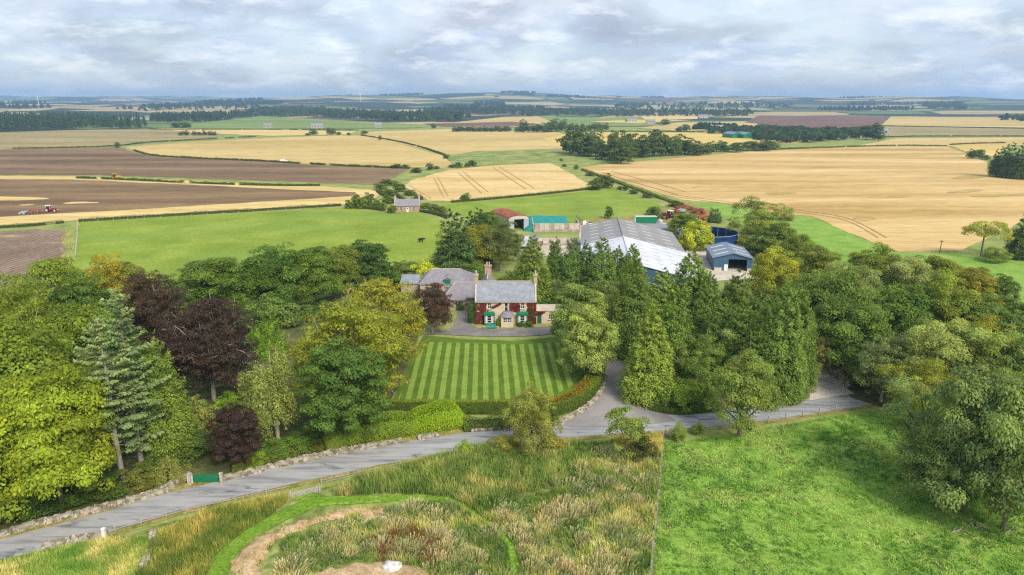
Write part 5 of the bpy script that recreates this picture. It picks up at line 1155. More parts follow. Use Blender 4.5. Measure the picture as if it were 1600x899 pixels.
 ('broadleaf_tree', 'syc2', 1320, 590, 465, 120, (.08, .14, .04), 'broad green tree over the bridge track'),
 ('broadleaf_tree', 'syc1', 1395, 560, 440, 120, (.07, .13, .032), 'dark green layered tree in the middle of the wood'),
 ('broadleaf_tree', 'syc3', 1460, 560, 430, 100, (.12, .165, .035), 'yellow-green tree in the middle of the wood'),
 ('broadleaf_tree', 'dense', 1530, 575, 460, 120, (.075, .13, .04), 'dense green tree near the right edge of the wood'),
 ('broadleaf_tree', 'dense', 1600, 580, 470, 90, (.04, .085, .03), 'dark tree cut by the right picture edge'),
 ('grey_poplar', 'grey', 1450, 640, 500, 110, (.20, .26, .12), 'tall pale green poplar in front of the wood'),
 ('broadleaf_tree', 'beech2', 1376, 628, 526, 104, (.12, .165, .10), 'grey-green tree with layered boughs beside the road'),
 ('autumn_tree', 'loose', 1425, 672, 568, 92, (.17, .195, .03), 'yellowing tree between layered tree and big sycamore'),
 ('autumn_tree', 'loose', 1525, 600, 500, 74, (.19, .205, .03), 'golden-topped tree behind the big sycamore'),
 ('broadleaf_tree', 'syc1', 1590, 670, 530, 120, (.09, .14, .05), 'green tree at the right edge behind the big sycamore'),
 ('great_sycamore', 'grey', 1438, 752, 600, 118, (.12, .18, .095), 'leftmost of the great grey-green sycamores in the near pasture'),
 ('great_sycamore', 'syc2', 1505, 806, 566, 150, (.125, .185, .095), 'middle and tallest of the great grey-green sycamores in the near pasture'),
 ('great_sycamore', 'syc1', 1566, 832, 600, 150, (.115, .17, .085), 'great grey-green sycamore with pale trunk at the right edge'),
 ('great_sycamore', 'syc3', 1462, 790, 672, 120, (.115, .175, .085), 'lowest great sycamore, spreading over the pasture grass'),
 ('broadleaf_tree', 'loose', 1625, 760, 560, 120, (.15, .21, .06), 'lighter tree cut off at the right edge beside the great sycamores'),
 # --- by the meadow
 ('olive_willow', 'willow', 830, 714, 608, 80, (.16, .185, .06), 'olive willow standing at the roadside in front of the lawn'),
 ('young_tree', 'small', 976, 722, 642, 66, (.13, .19, .06), 'young open tree with thin stem beside the road junction'),
 # --- at the right edge beyond the wood
 ('flat_topped_tree', 'flat_top', 1532, 402, 346, 58, (.19, .22, .035), 'flat-topped yellow-green tree at the edge of the barley'),
 ('pine_tree', 'fir', 1592, 405, 326, 54, (.055, .09, .035), 'dark pine with pale trunk at the right edge of the barley'),
]
for t in TREES:
    tree_px(*t[:8])
for i, (x, y, tp_, w) in enumerate(((1556, 276, 226, 26), (1572, 278, 218, 30), (1590, 280, 220, 30), (1607, 280, 216, 34), (1625, 282, 222, 34))):
    tree_px('spruce', 'fir', x, y, tp_, w*1.15, (.045, .085, .04), ('first', 'second', 'third', 'fourth', 'fifth')[i]+' spruce from the left in the dark clump by the right edge', 'tree', 'spruce clump in the barley')
# --- bushes and shrubs
BUSH = [
 ('bush', 2, 806, 762, 70, DK, 'dark green bush behind the wall at the left edge'), ('bush2', 52, 796, 758, 80, (.05, .10, .028), 'dark green bush under the yellow sycamore'),
 ('bush', 110, 782, 752, 70, (.06, .11, .03), 'green bush behind the wall below the sycamore trunk'), ('bush2', 160, 772, 746, 70, (.055, .10, .03), 'green bush by the wall left of the bare fir trunk'),
 ('bush', 222, 756, 730, 56, (.10, .12, .04), 'olive bush by the wall under the silver firs'), ('bush2', 250, 742, 720, 54, (.05, .095, .03), 'dark low bush beside the weeping mound'),
 ('bush', 320, 672, 622, 50, (.15, .18, .07), 'pale green shrub behind the purple tree'), ('bush', 358, 640, 612, 42, (.12, .22, .03), 'bright green shrub under the big copper beech'),
 ('bush2', 310, 712, 682, 66, (.045, .085, .028), 'dark shrub behind the weeping mound'), ('bush', 392, 610, 585, 40, (.05, .10, .03), 'dark shrub between copper beech and weeping tree'),
 ('bush', 430, 712, 688, 56, (.07, .14, .03), 'green shrub under the pale weeping tree'), ('bush2', 470, 702, 682, 50, (.06, .12, .03), 'green shrub left of the laurels'),
 ('bush2', 400, 727, 706, 36, (.13, .21, .03), 'yellow-green shrub on the wall right of the purple tree'), ('bush', 445, 714, 696, 30, (.14, .22, .03), 'yellow-green shrub on the wall below the weeping tree'),
 ('bush', 300, 560, 535, 50, DK, 'dark shrub in the gap behind the copper beech'), ('bush', 470, 500, 478, 46, (.07, .12, .04), 'garden shrub at the foot of the sycamore row'),
 ('bush', 505, 492, 470, 44, (.05, .10, .03), 'dark garden shrub below the third sycamore'), ('bush', 368, 520, 495, 56, (.05, .10, .03), 'dark shrub left of the upright yew'),
 ('bush', 668, 440, 408, 44, (.30, .35, .03), 'brilliant yellow shrub behind the barn roof'), ('bush2', 700, 436, 414, 46, (.05, .10, .03), 'dark shrub behind the barn ridge'),
 ('bush', 640, 428, 408, 46, (.08, .13, .03), 'green shrub behind the small lean-to'), ('bush', 615, 445, 425, 46, (.06, .12, .03), 'green shrub at the pasture corner left of the lean-to'),
 ('bush', 735, 444, 412, 44, (.075, .13, .035), 'green shrub between barn and house chimneys'), ('bush', 800, 462, 424, 60, (.09, .15, .05), 'grey-green shrub behind the farmhouse ridge'),
 ('bush', 855, 492, 466, 34, (.045, .095, .035), 'dark shrub right of the farmhouse gable'), ('bush2', 882, 498, 478, 40, (.05, .095, .03), 'dark shrub behind the low cream wing'),
 ('bush', 738, 506, 470, 14, (.04, .095, .02), 'tall clipped evergreen at the left corner of the farmhouse'), ('bush', 722, 484, 470, 18, (.05, .10, .02), 'round green shrub under the window of the low wing'),
 ('bush', 779, 511, 494, 8, (.09, .15, .02), 'tall green shrub beside the curved porch'), ('bush', 812, 510, 504, 10, (.05, .09, .02), 'low shrub under the right bay window'), ('bush2', 826, 511, 503, 14, (.06, .11, .025), 'low shrub at the right corner of the farmhouse'),

 ('bush2', 1062, 636, 600, 60, (.10, .18, .03), 'bright green shrub under the drive-corner cypress'), ('bush', 1030, 632, 600, 46, (.07, .12, .03), 'dark green shrub at the drive gatepost'), ('bush', 1098, 632, 596, 50, (.10, .17, .035), 'green shrub left of the roadside sycamore'),
 ('bush2', 1000, 718, 684, 40, (.05, .06, .03), 'dark brownish bush right of the young tree'), ('bush', 728, 712, 690, 26, (.16, .25, .05), 'small pale green bush at the roadside in the meadow'),
 ('bush2', 1058, 690, 664, 22, (.12, .19, .06), 'small bush on the pasture fence near the junction'), ('bush', 1090, 678, 660, 20, (.10, .16, .05), 'small sapling bush left of the roadside sycamore trunk'),
 ('bush2', 790, 706, 682, 44, (.17, .18, .05), 'olive bush at the foot of the willow'), ('bush', 868, 704, 680, 36, (.18, .18, .05), 'yellowish bush right of the willow'),
 ('far3', 951, 342, 322, 14, DK, 'small round tree alone on the green field'), ('far3', 1021, 344, 322, 26, (.06, .10, .03), 'round bush behind the green container'),
 ('bush', 1160, 388, 366, 30, (.14, .17, .045), 'rough olive bush beside the slurry tank'), ('bush2', 1176, 366, 348, 46, (.15, .18, .05), 'pale rough bush behind the slurry tank'), ('bush', 1190, 400, 370, 50, (.07, .12, .03), 'green bush right of the slurry tank'),
 ('bush2', 1225, 345, 333, 24, (.14, .15, .05), 'low rough bush in the bright green field'), ('bush2', 1555, 410, 388, 36, (.12, .18, .05), 'low bush beside the flat-topped tree'), ('bush2', 1300, 562, 530, 40, (.03, .06, .02), 'dark ivy bush above the track wall'),
 ('bush2', 1335, 604, 584, 30, (.06, .11, .04), 'green bush beside the track parapet'), ('bush', 1270, 566, 530, 24, (.05, .09, .03), 'dark bush at the head of the track'), ('bush', 1235, 622, 606, 40, (.05, .10, .03), 'clipped dark bush by the brown gap at the track'),
]
for k, x, y, tp_, w, c, lb in BUSH:
    tree_px('clipped_laurel' if k == 'laurel' else 'shrub' if y > 400 else 'bush', k, x, y, tp_, w, c, lb, 'bush')
wl = tree_px('weeping_shrub', 'weep_low', 268, 752, 720, 66, (.19, .22, .08), 'pale grey-green weeping mound left of the green gate', 'bush')
# --- trees and bushes along the fields beyond
def row(name, k, items, colr, lab, group, cat='tree'):
    nm = ('first', 'second', 'third', 'fourth', 'fifth', 'sixth', 'seventh', 'eighth', 'ninth', 'tenth', 'eleventh', 'twelfth', 'thirteenth', 'fourteenth', 'fifteenth', 'sixteenth', 'seventeenth', 'eighteenth', 'nineteenth', 'twentieth', 'twenty-first', 'twenty-second', 'twenty-third', 'twenty-fourth', 'twenty-fifth', 'twenty-sixth')
    for i, (x, y, tp_, w) in enumerate(sorted(items)):
        q = PR.uniform(.8, 1.2); kk = PR.choice(k) if isinstance(k, (list, tuple)) else k
        tree_px(name, kk, x, y, tp_, w, tuple(v*q for v in colr), f'{nm[i]} {lab}', cat, group)
FB = (.055, .09, .032)
row('copse_tree', ['far1', 'far2'], [(890, 240, 206, 34), (905, 244, 208, 36), (921, 241, 200, 34), (930, 245, 216, 40), (945, 250, 220, 30), (957, 228, 207, 18), (962, 252, 218, 28), (972, 250, 210, 30), (970, 256, 227, 40), (990, 247, 212, 34), (1005, 246, 214, 34), (1022, 244, 208, 42), (1040, 243, 216, 32), (1052, 243, 212, 30), (1070, 241, 214, 40), (1088, 243, 222, 26), (1100, 241, 224, 24), (1112, 238, 222, 20), (1125, 237, 222, 20)], (.048, .082, .03), 'tree from the left in the copse between the barley fields', 'copse between the barley fields')
row('copse_tree', ['far1', 'far2'], [(812, 207, 196, 16), (820, 207, 188, 14), (835, 207, 195, 22), (850, 207, 194, 22), (862, 206, 187, 26), (878, 205, 188, 20)], (.05, .085, .035), 'tree from the left in the small group above the barley', 'small tree group above the barley')
row('belt_tree', ['far2', 'farcon'], [(x, 203+(i % 2), 193-(i % 3), 13) for i, x in enumerate(range(892, 950, 9))], (.045, .075, .034), 'tree from the left in the short dark belt', 'short dark belt')
row('hedgerow_tree', ['far1', 'far3'], [(1150, 238, 222, 26), (1175, 236, 220, 34), (1192, 236, 222, 30), (1205, 234, 220, 26), (1133, 237, 226, 16)], (.055, .095, .035), 'tree from the left below the far green barns', 'trees below the green barns')
row('hedgerow_tree', ['far1', 'far3'], [(1353, 218, 195, 22), (1366, 219, 196, 24), (1372, 219, 206, 18), (1335, 216, 203, 16)], (.045, .075, .035), 'tree from the left beside the small white house', 'trees by the small white house')
row('field_bush', ['far3', 'far2'], [(x, 212, 206-(i*5 % 3), 7+(i*3 % 4)) for i, x in enumerate((282, 291, 304, 312, 320, 328, 335))], FB, 'bush from the left in the short row on the far stubble', 'bush row on the far stubble', 'bush')
row('field_bush', ['far3', 'far2'], [(490, 211, 203, 15), (515, 211, 199, 9), (520, 211, 200, 10), (529, 211, 206, 8), (545, 212, 207, 6), (569, 210, 204, 12), (594, 219, 212, 6), (481, 212, 208, 8)], FB, 'bush from the left along the far edge of the barley', 'bushes along the far barley edge', 'bush')
row('field_bush', ['far3', 'far1'], [(672, 266, 256, 12), (632, 262, 258, 14), (682, 264, 260, 10), (706, 262, 257, 12), (717, 262, 253, 12), (738, 260, 250, 14), (730, 261, 254, 10), (697, 248, 242, 10), (618, 263, 257, 16), (650, 270, 262, 18)], FB, 'bush from the left in the hollow between the barley fields', 'bushes in the hollow', 'bush')
row('field_bush', ['far3', 'far2'], [(624, 300, 284, 20), (606, 290, 280, 24), (640, 305, 297, 22), (727, 314, 302, 17), (595, 297, 286, 18), (613, 307, 297, 18), (653, 312, 305, 18), (604, 303, 295, 18)], (.08, .12, .035), 'bush from the left along the lane above the cottage', 'bushes along the cottage lane', 'bush')
row('field_bush', ['far3', 'far1'], [(900, 265, 257, 8), (882, 261, 256, 8), (877, 252, 248, 6), (922, 275, 268, 16), (936, 294, 276, 26), (950, 294, 274, 22), (930, 297, 284, 22), (977, 298, 290, 10), (990, 303, 297, 14), (1013, 309, 300, 18), (1055, 323, 315, 22), (968, 297, 291, 8)], (.075, .11, .035), 'bush from the left along the dyke beside the big barley field', 'bushes along the dyke', 'bush')
row('field_bush', ['far3', 'far1'], [(1517, 248, 235, 14), (1530, 248, 233, 18), (1541, 250, 242, 12)], (.055, .10, .03), 'bush from the left at the corner of the far barley', 'bushes at the barley corner', 'bush')
row('garden_tree', ['far3', 'far1'], [(545, 326, 312, 12), (556, 325, 303, 16), (575, 324, 304, 20), (588, 325, 312, 14), (598, 328, 316, 14), (612, 333, 322, 14), (568, 326, 308, 20), (664, 327, 317, 20), (678, 330, 319, 18), (690, 334, 322, 20), (605, 318, 307, 20)], (.085, .125, .03), 'garden tree or bush from the left around the stone cottage', 'plants around the cottage')
row('lone_tree', ['far1', 'far3'], [(184, 231, 222, 9), (290, 200, 192, 18), (275, 200, 192, 14), (980, 191, 186, 8), (1070, 206, 194, 16), (1060, 206, 199, 10), (1040, 196, 187, 14), (678, 201, 194, 9), (1424, 174, 169, 10)], FB, 'lone far tree from the left among the far fields', 'lone trees in the far fields')
row('belt_tree', ['far1', 'far2'], [(x, 206, 199-(i % 2), 13) for i, x in enumerate(range(712, 800, 9))], (.045, .075, .035), 'tree from the left in the low dark hedge on the far barley', 'low dark belt on the far barley')
# --- far woods that read as one mass
def low_tree(r, con):
    n = 46 if con else 34
    if con:
        t = 1-np.sqrt(r.random(n)); a = r.uniform(0, 6.28, n); rad = (1-t)*.5*(.7+.5*r.random(n)); c = np.stack([np.cos(a)*rad, np.sin(a)*rad, .1+.9*t], 1)
        N = np.stack([np.cos(a), np.sin(a), np.full(n, .6)], 1); T = np.stack([np.cos(a), np.sin(a), np.full(n, -.5)], 1)
    else:
        d = rdir(r, n); d[:, 2] = np.abs(d[:, 2])*1.1-.25; c = d*np.array([.5, .5, .46])*r.uniform(.75, 1.05, n)[:, None]; c[:, 2] += .54; N = d+r.normal(size=(n, 3))*.3; T = rdir(r, n)
    return c, unit(N), unit(T)
def wood(name, px, n, hgt, wid, con, colr, label, seed):
    r = rng(seed); poly = [Vector((p.x, p.y)) for p in px_line(px)]; xs = [p.x for p in poly]; ys = [p.y for p in poly]
    X = r.uniform(min(xs), max(xs), n*6); Y = r.uniform(min(ys), max(ys), n*6); ok = inside_dist(X, Y, poly) > 0; X = X[ok][:n]; Y = Y[ok][:n]
    CV = []; CN = []; CT = []; CL = []; SS = []
    for x, y in zip(X, Y):
        k = con if isinstance(con, bool) else r.random() < con
        c, N, T = low_tree(r, k); h = hgt*r.uniform(.75, 1.2); w = wid*r.uniform(.8, 1.25)*(.75 if k else 1)
        z = float(hill_z(np.array([x]), np.array([y]))[0])
        CV.append(c*np.array([w, w, h])+np.array([x, y, z])); CN.append(N); CT.append(T); q = r.uniform(.72, 1.28); yv = r.normal()*.12
        CL.append(np.tile([q*(1+yv), q, q*(1-yv*.5)], (len(c), 1))*r.uniform(.8, 1.2, (len(c), 1))); SS.append(np.full(len(c), w*.42)*r.uniform(.7, 1.3, len(c)))
    C = np.concatenate(CV); S = np.concatenate(SS); V, Q = cards(C, np.concatenate(CN), np.concatenate(CT), S, S*.75)
    o = obj(name, mesh_np(name, V, Q, None, np.repeat(np.concatenate(CL), 4, 0)), MT['leaf'], None, 'stuff'); o.color = (colr[0]*1.3, colr[1]*1.25, colr[2]*1.1, 1)
    return tag(o, label, 'wood')
WC = (.038, .068, .036)
wood('conifer_plantation', [(-80, 206), (0, 207), (90, 204), (150, 202), (232, 201), (225, 196), (100, 190), (-80, 188)], 1000, 23, 8, .95, (.045, .085, .038), 'dark conifer plantation left of the far fields', 1)
wood('far_woodland', [(232, 192), (330, 191), (400, 183), (440, 181), (420, 178), (300, 184), (240, 186)], 420, 19, 11, .8, WC, 'dark belt of conifers right of the plantation', 2)
wood('far_woodland', [(400, 182), (480, 183), (600, 190), (690, 191), (740, 188), (700, 184), (600, 182), (480, 176), (390, 177)], 900, 20, 13, .35, (.045, .08, .036), 'broad dark wood across the middle of the horizon', 3)
wood('far_woodland', [(640, 181), (800, 180), (830, 183), (870, 180), (850, 175), (700, 174)], 500, 22, 13, .6, WC, 'dark wood right of the middle below the hills', 4)
wood('far_woodland', [(820, 183), (900, 181), (960, 183), (1100, 183), (1180, 182), (1150, 179), (1000, 178), (850, 178)], 330, 20, 14, .6, (.045, .082, .042), 'far wood in the middle right below the hills', 5)
wood('far_woodland', [(1105, 210), (1160, 210), (1190, 223), (1230, 226), (1300, 221), (1345, 215), (1340, 210), (1280, 208), (1190, 206), (1110, 206)], 430, 10, 10, .25, (.05, .085, .038), 'mixed wood below the red ploughed field', 6)
wood('far_woodland', [(1085, 203), (1150, 206), (1150, 203), (1100, 200)], 90, 10, 12, .3, WC, 'dark strip of trees behind the pale gabled farmhouse', 7)
wood('far_woodland', [(1440, 174), (1510, 177), (1500, 172), (1445, 171)], 120, 23, 18, .4, WC, 'far wood by the white factory', 8)
wood('far_woodland', [(1570, 190), (1700, 192), (1700, 187), (1560, 187)], 80, 15, 14, .4, WC, 'far wood at the right edge', 9)
wood('far_woodland', [(170, 176), (330, 172), (420, 175), (300, 177), (230, 178)], 120, 19, 16, .6, WC, 'thin far wood above the plantation', 10)
wood('far_woodland', [(960, 172), (1180, 170), (1260, 172), (1180, 175), (960, 175)], 110, 22, 20, .6, (.045, .08, .045), 'farthest wood in front of the blue hills', 11)
r_ = rng(99)
for i in range(26):   # scattered woods on the hills
    a = r_.uniform(-.72, .72); d = r_.uniform(3200, 9000); x = math.sin(a)*d; y = math.cos(a)*d; wx_ = r_.uniform(150, 500); wy_ = r_.uniform(60, 220)
    n = 60; X = x+r_.uniform(-.5, .5, n)*wx_; Y = y+r_.uniform(-.5, .5, n)*wy_
    CV = []; 
    C = []; N = []; T = []
    for xx, yy in zip(X, Y):
        c, nn_, tt = low_tree(r_, True); C.append(c[:20]*np.array([22, 22, 17])+np.array([xx, yy, float(hill_z(np.array([xx]), np.array([yy]))[0])])); N.append(nn_[:20]); T.append(tt[:20])
    C = np.concatenate(C); V, Q = cards(C, np.concatenate(N), np.concatenate(T), 11., 8.)
    o = obj('hill_wood', mesh_np('hill_wood', V, Q, None, np.ones((len(V), 3))), MT['leaf'], None, 'stuff'); o.color = (*WC, 1); tag(o, 'dark wood far off on the hills', 'wood', 'hill woods')
# ------------------------------------------------------------------ hedges
hedge('garden_hedge', [(606, 646), (680, 646), (760, 646), (845, 645)], 1.1, 2.1, (.062, .115, .025), 'straight clipped hedge with yellowish top along the foot of the lawn', .16, 90, 1, topcol=(2.6, 1.7, .9), uneven=.04)
hedge('garden_hedge', [(845, 650), (883, 641), (906, 629), (922, 614), (931, 600), (932, 584)], 2.7, 2.2, (.065, .12, .027), 'wide curved hedge with browning top at the junction', .16, 90, 2, topcol=(2.0, 1.55, .9), uneven=.05, browning=(1.4, .65, .8))
hedge('clipped_laurel', [(506, 700), (560, 685), (610, 676), (664, 668)], 4.6, 3.0, (.125, .205, .034), 'long clipped green laurel bank above the roadside wall', .22, 90, 61, uneven=.06, dome=True)
hedge('clipped_laurel', [(636, 672), (680, 666), (724, 659)], 5.0, 3.4, (.17, .285, .022), 'bright lime-green clipped laurel at the end of the laurel bank', .22, 90, 62, uneven=.05, dome=True)
hedge('shrub_border', [(725, 670), (770, 668), (830, 660), (870, 656)], 3.0, 1.4, (.07, .115, .03), 'dark shrubby bank between the laurels and the curved hedge', .26, 40, 3, uneven=.35)
hedge('shrub_border', [(362, 738), (430, 720), (470, 710), (505, 702)], 1.8, 1.3, (.09, .12, .035), 'low mixed shrubs behind the wall right of the gate', .24, 45, 4, uneven=.3)
hedge('road_hedge', [(1018, 640), (1050, 647), (1080, 645), (1120, 641)], 1.4, 1.2, (.055, .10, .028), 'clipped dark hedge along the road under the cypresses', .2, 60, 5, uneven=.15)
hedge('road_hedge', [(1200, 628), (1230, 623), (1258, 617)], 1.3, 1.2, (.05, .10, .028), 'short clipped hedge by the bridge track', .2, 60, 6, uneven=.12)
HEDGES = [
 ([(123, 347), (200, 342), (300, 336), (420, 329), (533, 322)], 1.6, 1.7, 'field hedge along the top of the left pasture', .1), ([(0, 357), (50, 354), (100, 349)], 1.4, 1.5, 'hedge above the rowed field at the left edge', .2),
 ([(540, 326), (570, 326), (600, 330)], 2.2, 2.2, 'dark hedge left of the cottage', 0), ([(658, 331), (680, 335), (700, 341)], 3.0, 2.3, 'dark hedge right of the cottage', 0),
 ([(590, 300), (606, 310), (618, 318)], 2.4, 2.2, 'hedge on the left of the cottage lane', 0), ([(612, 301), (628, 312), (642, 319)], 2.4, 1.9, 'hedge on the right of the cottage lane', 0),
 ([(20, 233), (90, 232), (185, 229), (230, 223), (290, 220), (400, 214)], 2.2, 2.4, 'hedge between olive field and ploughed field', .25), ([(210, 236), (235, 244), (300, 248), (400, 252), (500, 258), (560, 261), (640, 264)], 2.2, 2.4, 'hedge between ploughed field and golden field', .2),
 ([(565, 212), (620, 221), (660, 231), (695, 243)], 2.5, 2.0, 'hedge between the two far golden fields', .25), ([(705, 317), (780, 311), (860, 303), (925, 296)], 1.8, 1.4, 'low hedge between golden triangle and green field', .1),
 ([(232, 202), (300, 204), (400, 203), (470, 203), (560, 204)], 3.0, 2.6, 'far hedge below the green field', .3), ([(1180, 235), (1300, 231), (1400, 228), (1480, 229)], 1.8, 1.6, 'far edge hedge of the big barley field', .3),
 ([(1376, 197), (1500, 200), (1700, 204)], 3.0, 2.4, 'upper hedge across the right far fields', .2), ([(1378, 215), (1450, 213), (1560, 213), (1700, 214)], 3.0, 2.8, 'lower hedge across the right far fields', .3),
 ([(1485, 227), (1520, 225), (1570, 224)], 3.5, 3.5, 'dark hedge left of the spruce clump', .1), ([(120, 279), (180, 281), (300, 287), (420, 291), (500, 291)], 1.6, 1.2, 'low rough hedge between the ploughed and worked fields', .35),
 ([(910, 266), (960, 284), (1020, 306), (1065, 322)], 3.0, 1.0, 'rough dyke growth beside the big barley field', .1), ([(900, 206), (1000, 206), (1100, 207)], 3.0, 2.0, 'far hedge above the copse', .3), ([(600, 436), (660, 428), (700, 425)], 4.0, 1.5, 'rough growth at the foot of the left pasture', 0),
]
for i, (px, w, h, lb, g) in enumerate(HEDGES):
    g *= .3; h = min(h, 1.25); w *= .75; far = P(*px[0]).y; lf = .35 if far < 400 else .9
    hedge('field_hedge', px, w, h, (.05, .078, .03) if i not in (18, 16) else (.11, .14, .045), lb, lf*.75, 22 if far < 400 else 11, 30+i, sm=1, uneven=.13, gaps=g)
# ------------------------------------------------------------------ red creeper on the house front
def creeper():
    r = rng(5); n = 60000; x = r.uniform(0, HW+2.5, n); z = r.uniform(0, EV, n)
    e = (fbm(x*1.3, z*1.3, 3, 7)-.5)*1.2
    m = (x+e*.7 < 2.3) | ((x+e*.5 > 7.25) & (x+e*.5 < 9.4) & (z+e*.6 > 2.75)) | ((x+e*.6 > 10.95) & (x < HW)) | ((x > HW) & (z < 2.75) & (z > 1.4+(x-HW)*.6+e*.4)) | ((z > 2.75+(x-2.6)*.62+e*.8) & (z < 3.15+(x-2.6)*.72+e) & (x > 2.6) & (x < 5.5) & (z > 2.7)) 
    for xa, xb, za, zb in ((2.5, 3.55, 3.25, 4.85), (6.1, 7.05, 2.7, 4.9), (9.55, 10.55, 3.25, 4.85), (1.85, 4.15, 0, 2.85), (8.85, 11.15, 0, 2.85), (HW+.2, HW+1.2, 0, 2.05), (5.4, 8.2, 0, 3.0)): m &= ~((x > xa) & (x < xb) & (z > za) & (z < zb))
    m &= (r.random(n) < 2.6*(fbm(x*1.7, z*1.7, 3, 9)-.22))
    x = x[m]; z = z[m]; n = len(x); y = -r.uniform(.02, .2, n)+np.where(x > HW, .5, 0)
    C = np.stack([x, y, z], 1); N = np.tile([0, -1., .35], (n, 1))+r.normal(size=(n, 3))*.45
    V, Q = cards(C, N, np.tile([0, 0, -1.], (n, 1))+r.normal(size=(n, 3))*.5, .2*r.uniform(.6, 1.3, n), .17)
    f = .35+1.3*fbm(x*1.3, z*1.3, 3, 3); cl = np.stack([.27*f, .052*f, .045*f], 1)
    gz = (x > 11.4)&(x < 12.6); cl[gz & (r.random(n) < .6)] = (.13, .12, .03); pk = (x < 2.2) & (r.random(n) < .35); cl[pk] = (.33, .12, .08)
    cl *= r.uniform(.7, 1.3, (n, 1))
    o = obj('wall_creeper', mesh_np('wall_creeper', V, Q, None, np.repeat(cl, 4, 0)), MT['leaf']); o.location = (-7.8, HZ, 0)
    tag(o, 'red-leaved creeper climbing over the farmhouse front', 'creeper')
creeper()
# ------------------------------------------------------------------ drystone walls
def stone_wall(px, h, label, seed, w=.6, size=.42, gap=0.0, tone='stone'):
    r = rng(seed); pts = [Vector((p.x, p.y)) for p in px_line(px)]; pts = smooth_pts(pts, 2, False); o = pts[0].copy(); b = MB(); acc = 0
    e = empty('stone_wall', (o.x, o.y, 0), 0, label, 'wall', 'drystone walls')
    c = MB()
    for a, d in zip(pts[:-1], pts[1:]):
        L = (d-a).length; t = (d-a).normalized(); nn = Vector((-t.y, t.x)); M = Matrix(((t.x, nn.x, 0, a.x-o.x), (t.y, nn.y, 0, a.y-o.y), (0, 0, 1, 0), (0, 0, 0, 1)))
        if not gap: c.box(0, L, -w*.33, w*.33, 0, h*.8, M)
        rows = max(2, int(h/(size*.6)))
        for row_ in range(rows):
            s = -r.uniform(0, size)
            while s < L:
                l = size*r.uniform(.6, 1.5); hh = h/rows
                if not (gap and vnoise(np.array([(acc+s)*.35]), np.array([3.]), 4)[0] < gap):
                    for sd2 in (-1, 1):
                        if r.random() < .12: s0 = .04
                        else: s0 = 0
                        z = row_*hh+r.normal()*.03; top = hh*r.uniform(.85, 1.25)+(.12*r.random() if row_ == rows-1 else 0)
                        R3 = M @ Matrix.Translation((s+l/2, sd2*w*.3, z+top/2)) @ Matrix.Rotation(r.normal()*.12, 4, 'Z') @ Matrix.Rotation(r.normal()*.15, 4, 'Y')
                        b0 = len(b.v); b.box(-l*.47, l*.47, -w*.24-s0, w*.24+s0, -top*.48, top*.48, R3)
                        for q in range(b0, len(b.v)): b.v[q] = tuple(np.array(b.v[q])+r.normal(size=3)*.035)
                s += l
        acc += L
    if c.v: c.build('core', MT['brownwood'], e)
    b.build('stones', MT[tone], e, 'stuff')
    return e
m = NM('wall_stone'); p = m.pos(True); vv = m.n('ShaderNodeTexVoronoi'); m.l(p, vv.inputs['Vector']); vv.inputs['Scale'].default_value = 2.2; sp_ = m.n('ShaderNodeSeparateColor'); m.l(vv.outputs['Color'], sp_.inputs[0])
MT['wallstone'] = m.pbr(m.mix(.3, m.ramp(sp_.outputs[0], [(0, (.17, .15, .09)), (.35, (.32, .27, .20)), (.75, (.52, .46, .38)), (1, (.25, .23, .14))]), m.ramp(m.noise(p, 5, 5), [(.3, (.3,)*3), (.7, (.75,)*3)]), 'OVERLAY'), .95, .1)
stone_wall([(-260, 908), (-120, 872), (-10, 841), (70, 818), (150, 800), (215, 782), (262, 768)], .55, 'pale drystone wall under the wood at the left of the road', 1, tone='wallstone')
stone_wall([(262, 768), (285, 752), (296, 748)], .8, 'short curve of drystone wall leading to the green gate', 2, tone='wallstone')
stone_wall([(350, 751), (380, 744), (440, 728), (500, 714), (560, 703), (600, 697)], .55, 'drystone wall right of the green gate', 3, tone='wallstone')
stone_wall([(605, 696), (660, 686), (730, 676), (790, 670), (835, 664), (868, 660)], .5, 'low tumbled wall below the laurels and shrubs', 4, tone='wallstone', gap=.25)
stone_wall([(866, 664), (895, 652), (918, 638), (934, 622), (943, 606), (946, 592)], .45, 'low pale kerb wall curving under the wide hedge', 5, size=.5, tone='wallstone')
stone_wall([(-160, 905), (0, 872), (60, 858), (110, 849), (165, 838)], .55, 'broken low wall on the meadow side of the road', 6, tone='wallstone', gap=.3)
stone_wall([(226, 892), (236, 865), (241, 838)], .7, 'tumbled grey wall running towards the bottom edge', 7, tone='wallstone', gap=.2)
stone_wall([(1042, 684), (1060, 679), (1080, 675)], .5, 'bit of broken wall at the pasture corner', 8, tone='wallstone', gap=.3)
stone_wall([(1278, 566), (1296, 582), (1326, 606)], 1.3, 'stone parapet on the right of the bridge track', 9, tone='wallstone')
stone_wall([(994, 622), (1006, 630), (1020, 637)], 1.0, 'pale wall at the right side of the drive mouth', 10, tone='wallstone')
stone_wall([(1254, 618), (1268, 614)], 1.0, 'short wall end beside the brown gap at the track', 11, tone='wallstone')
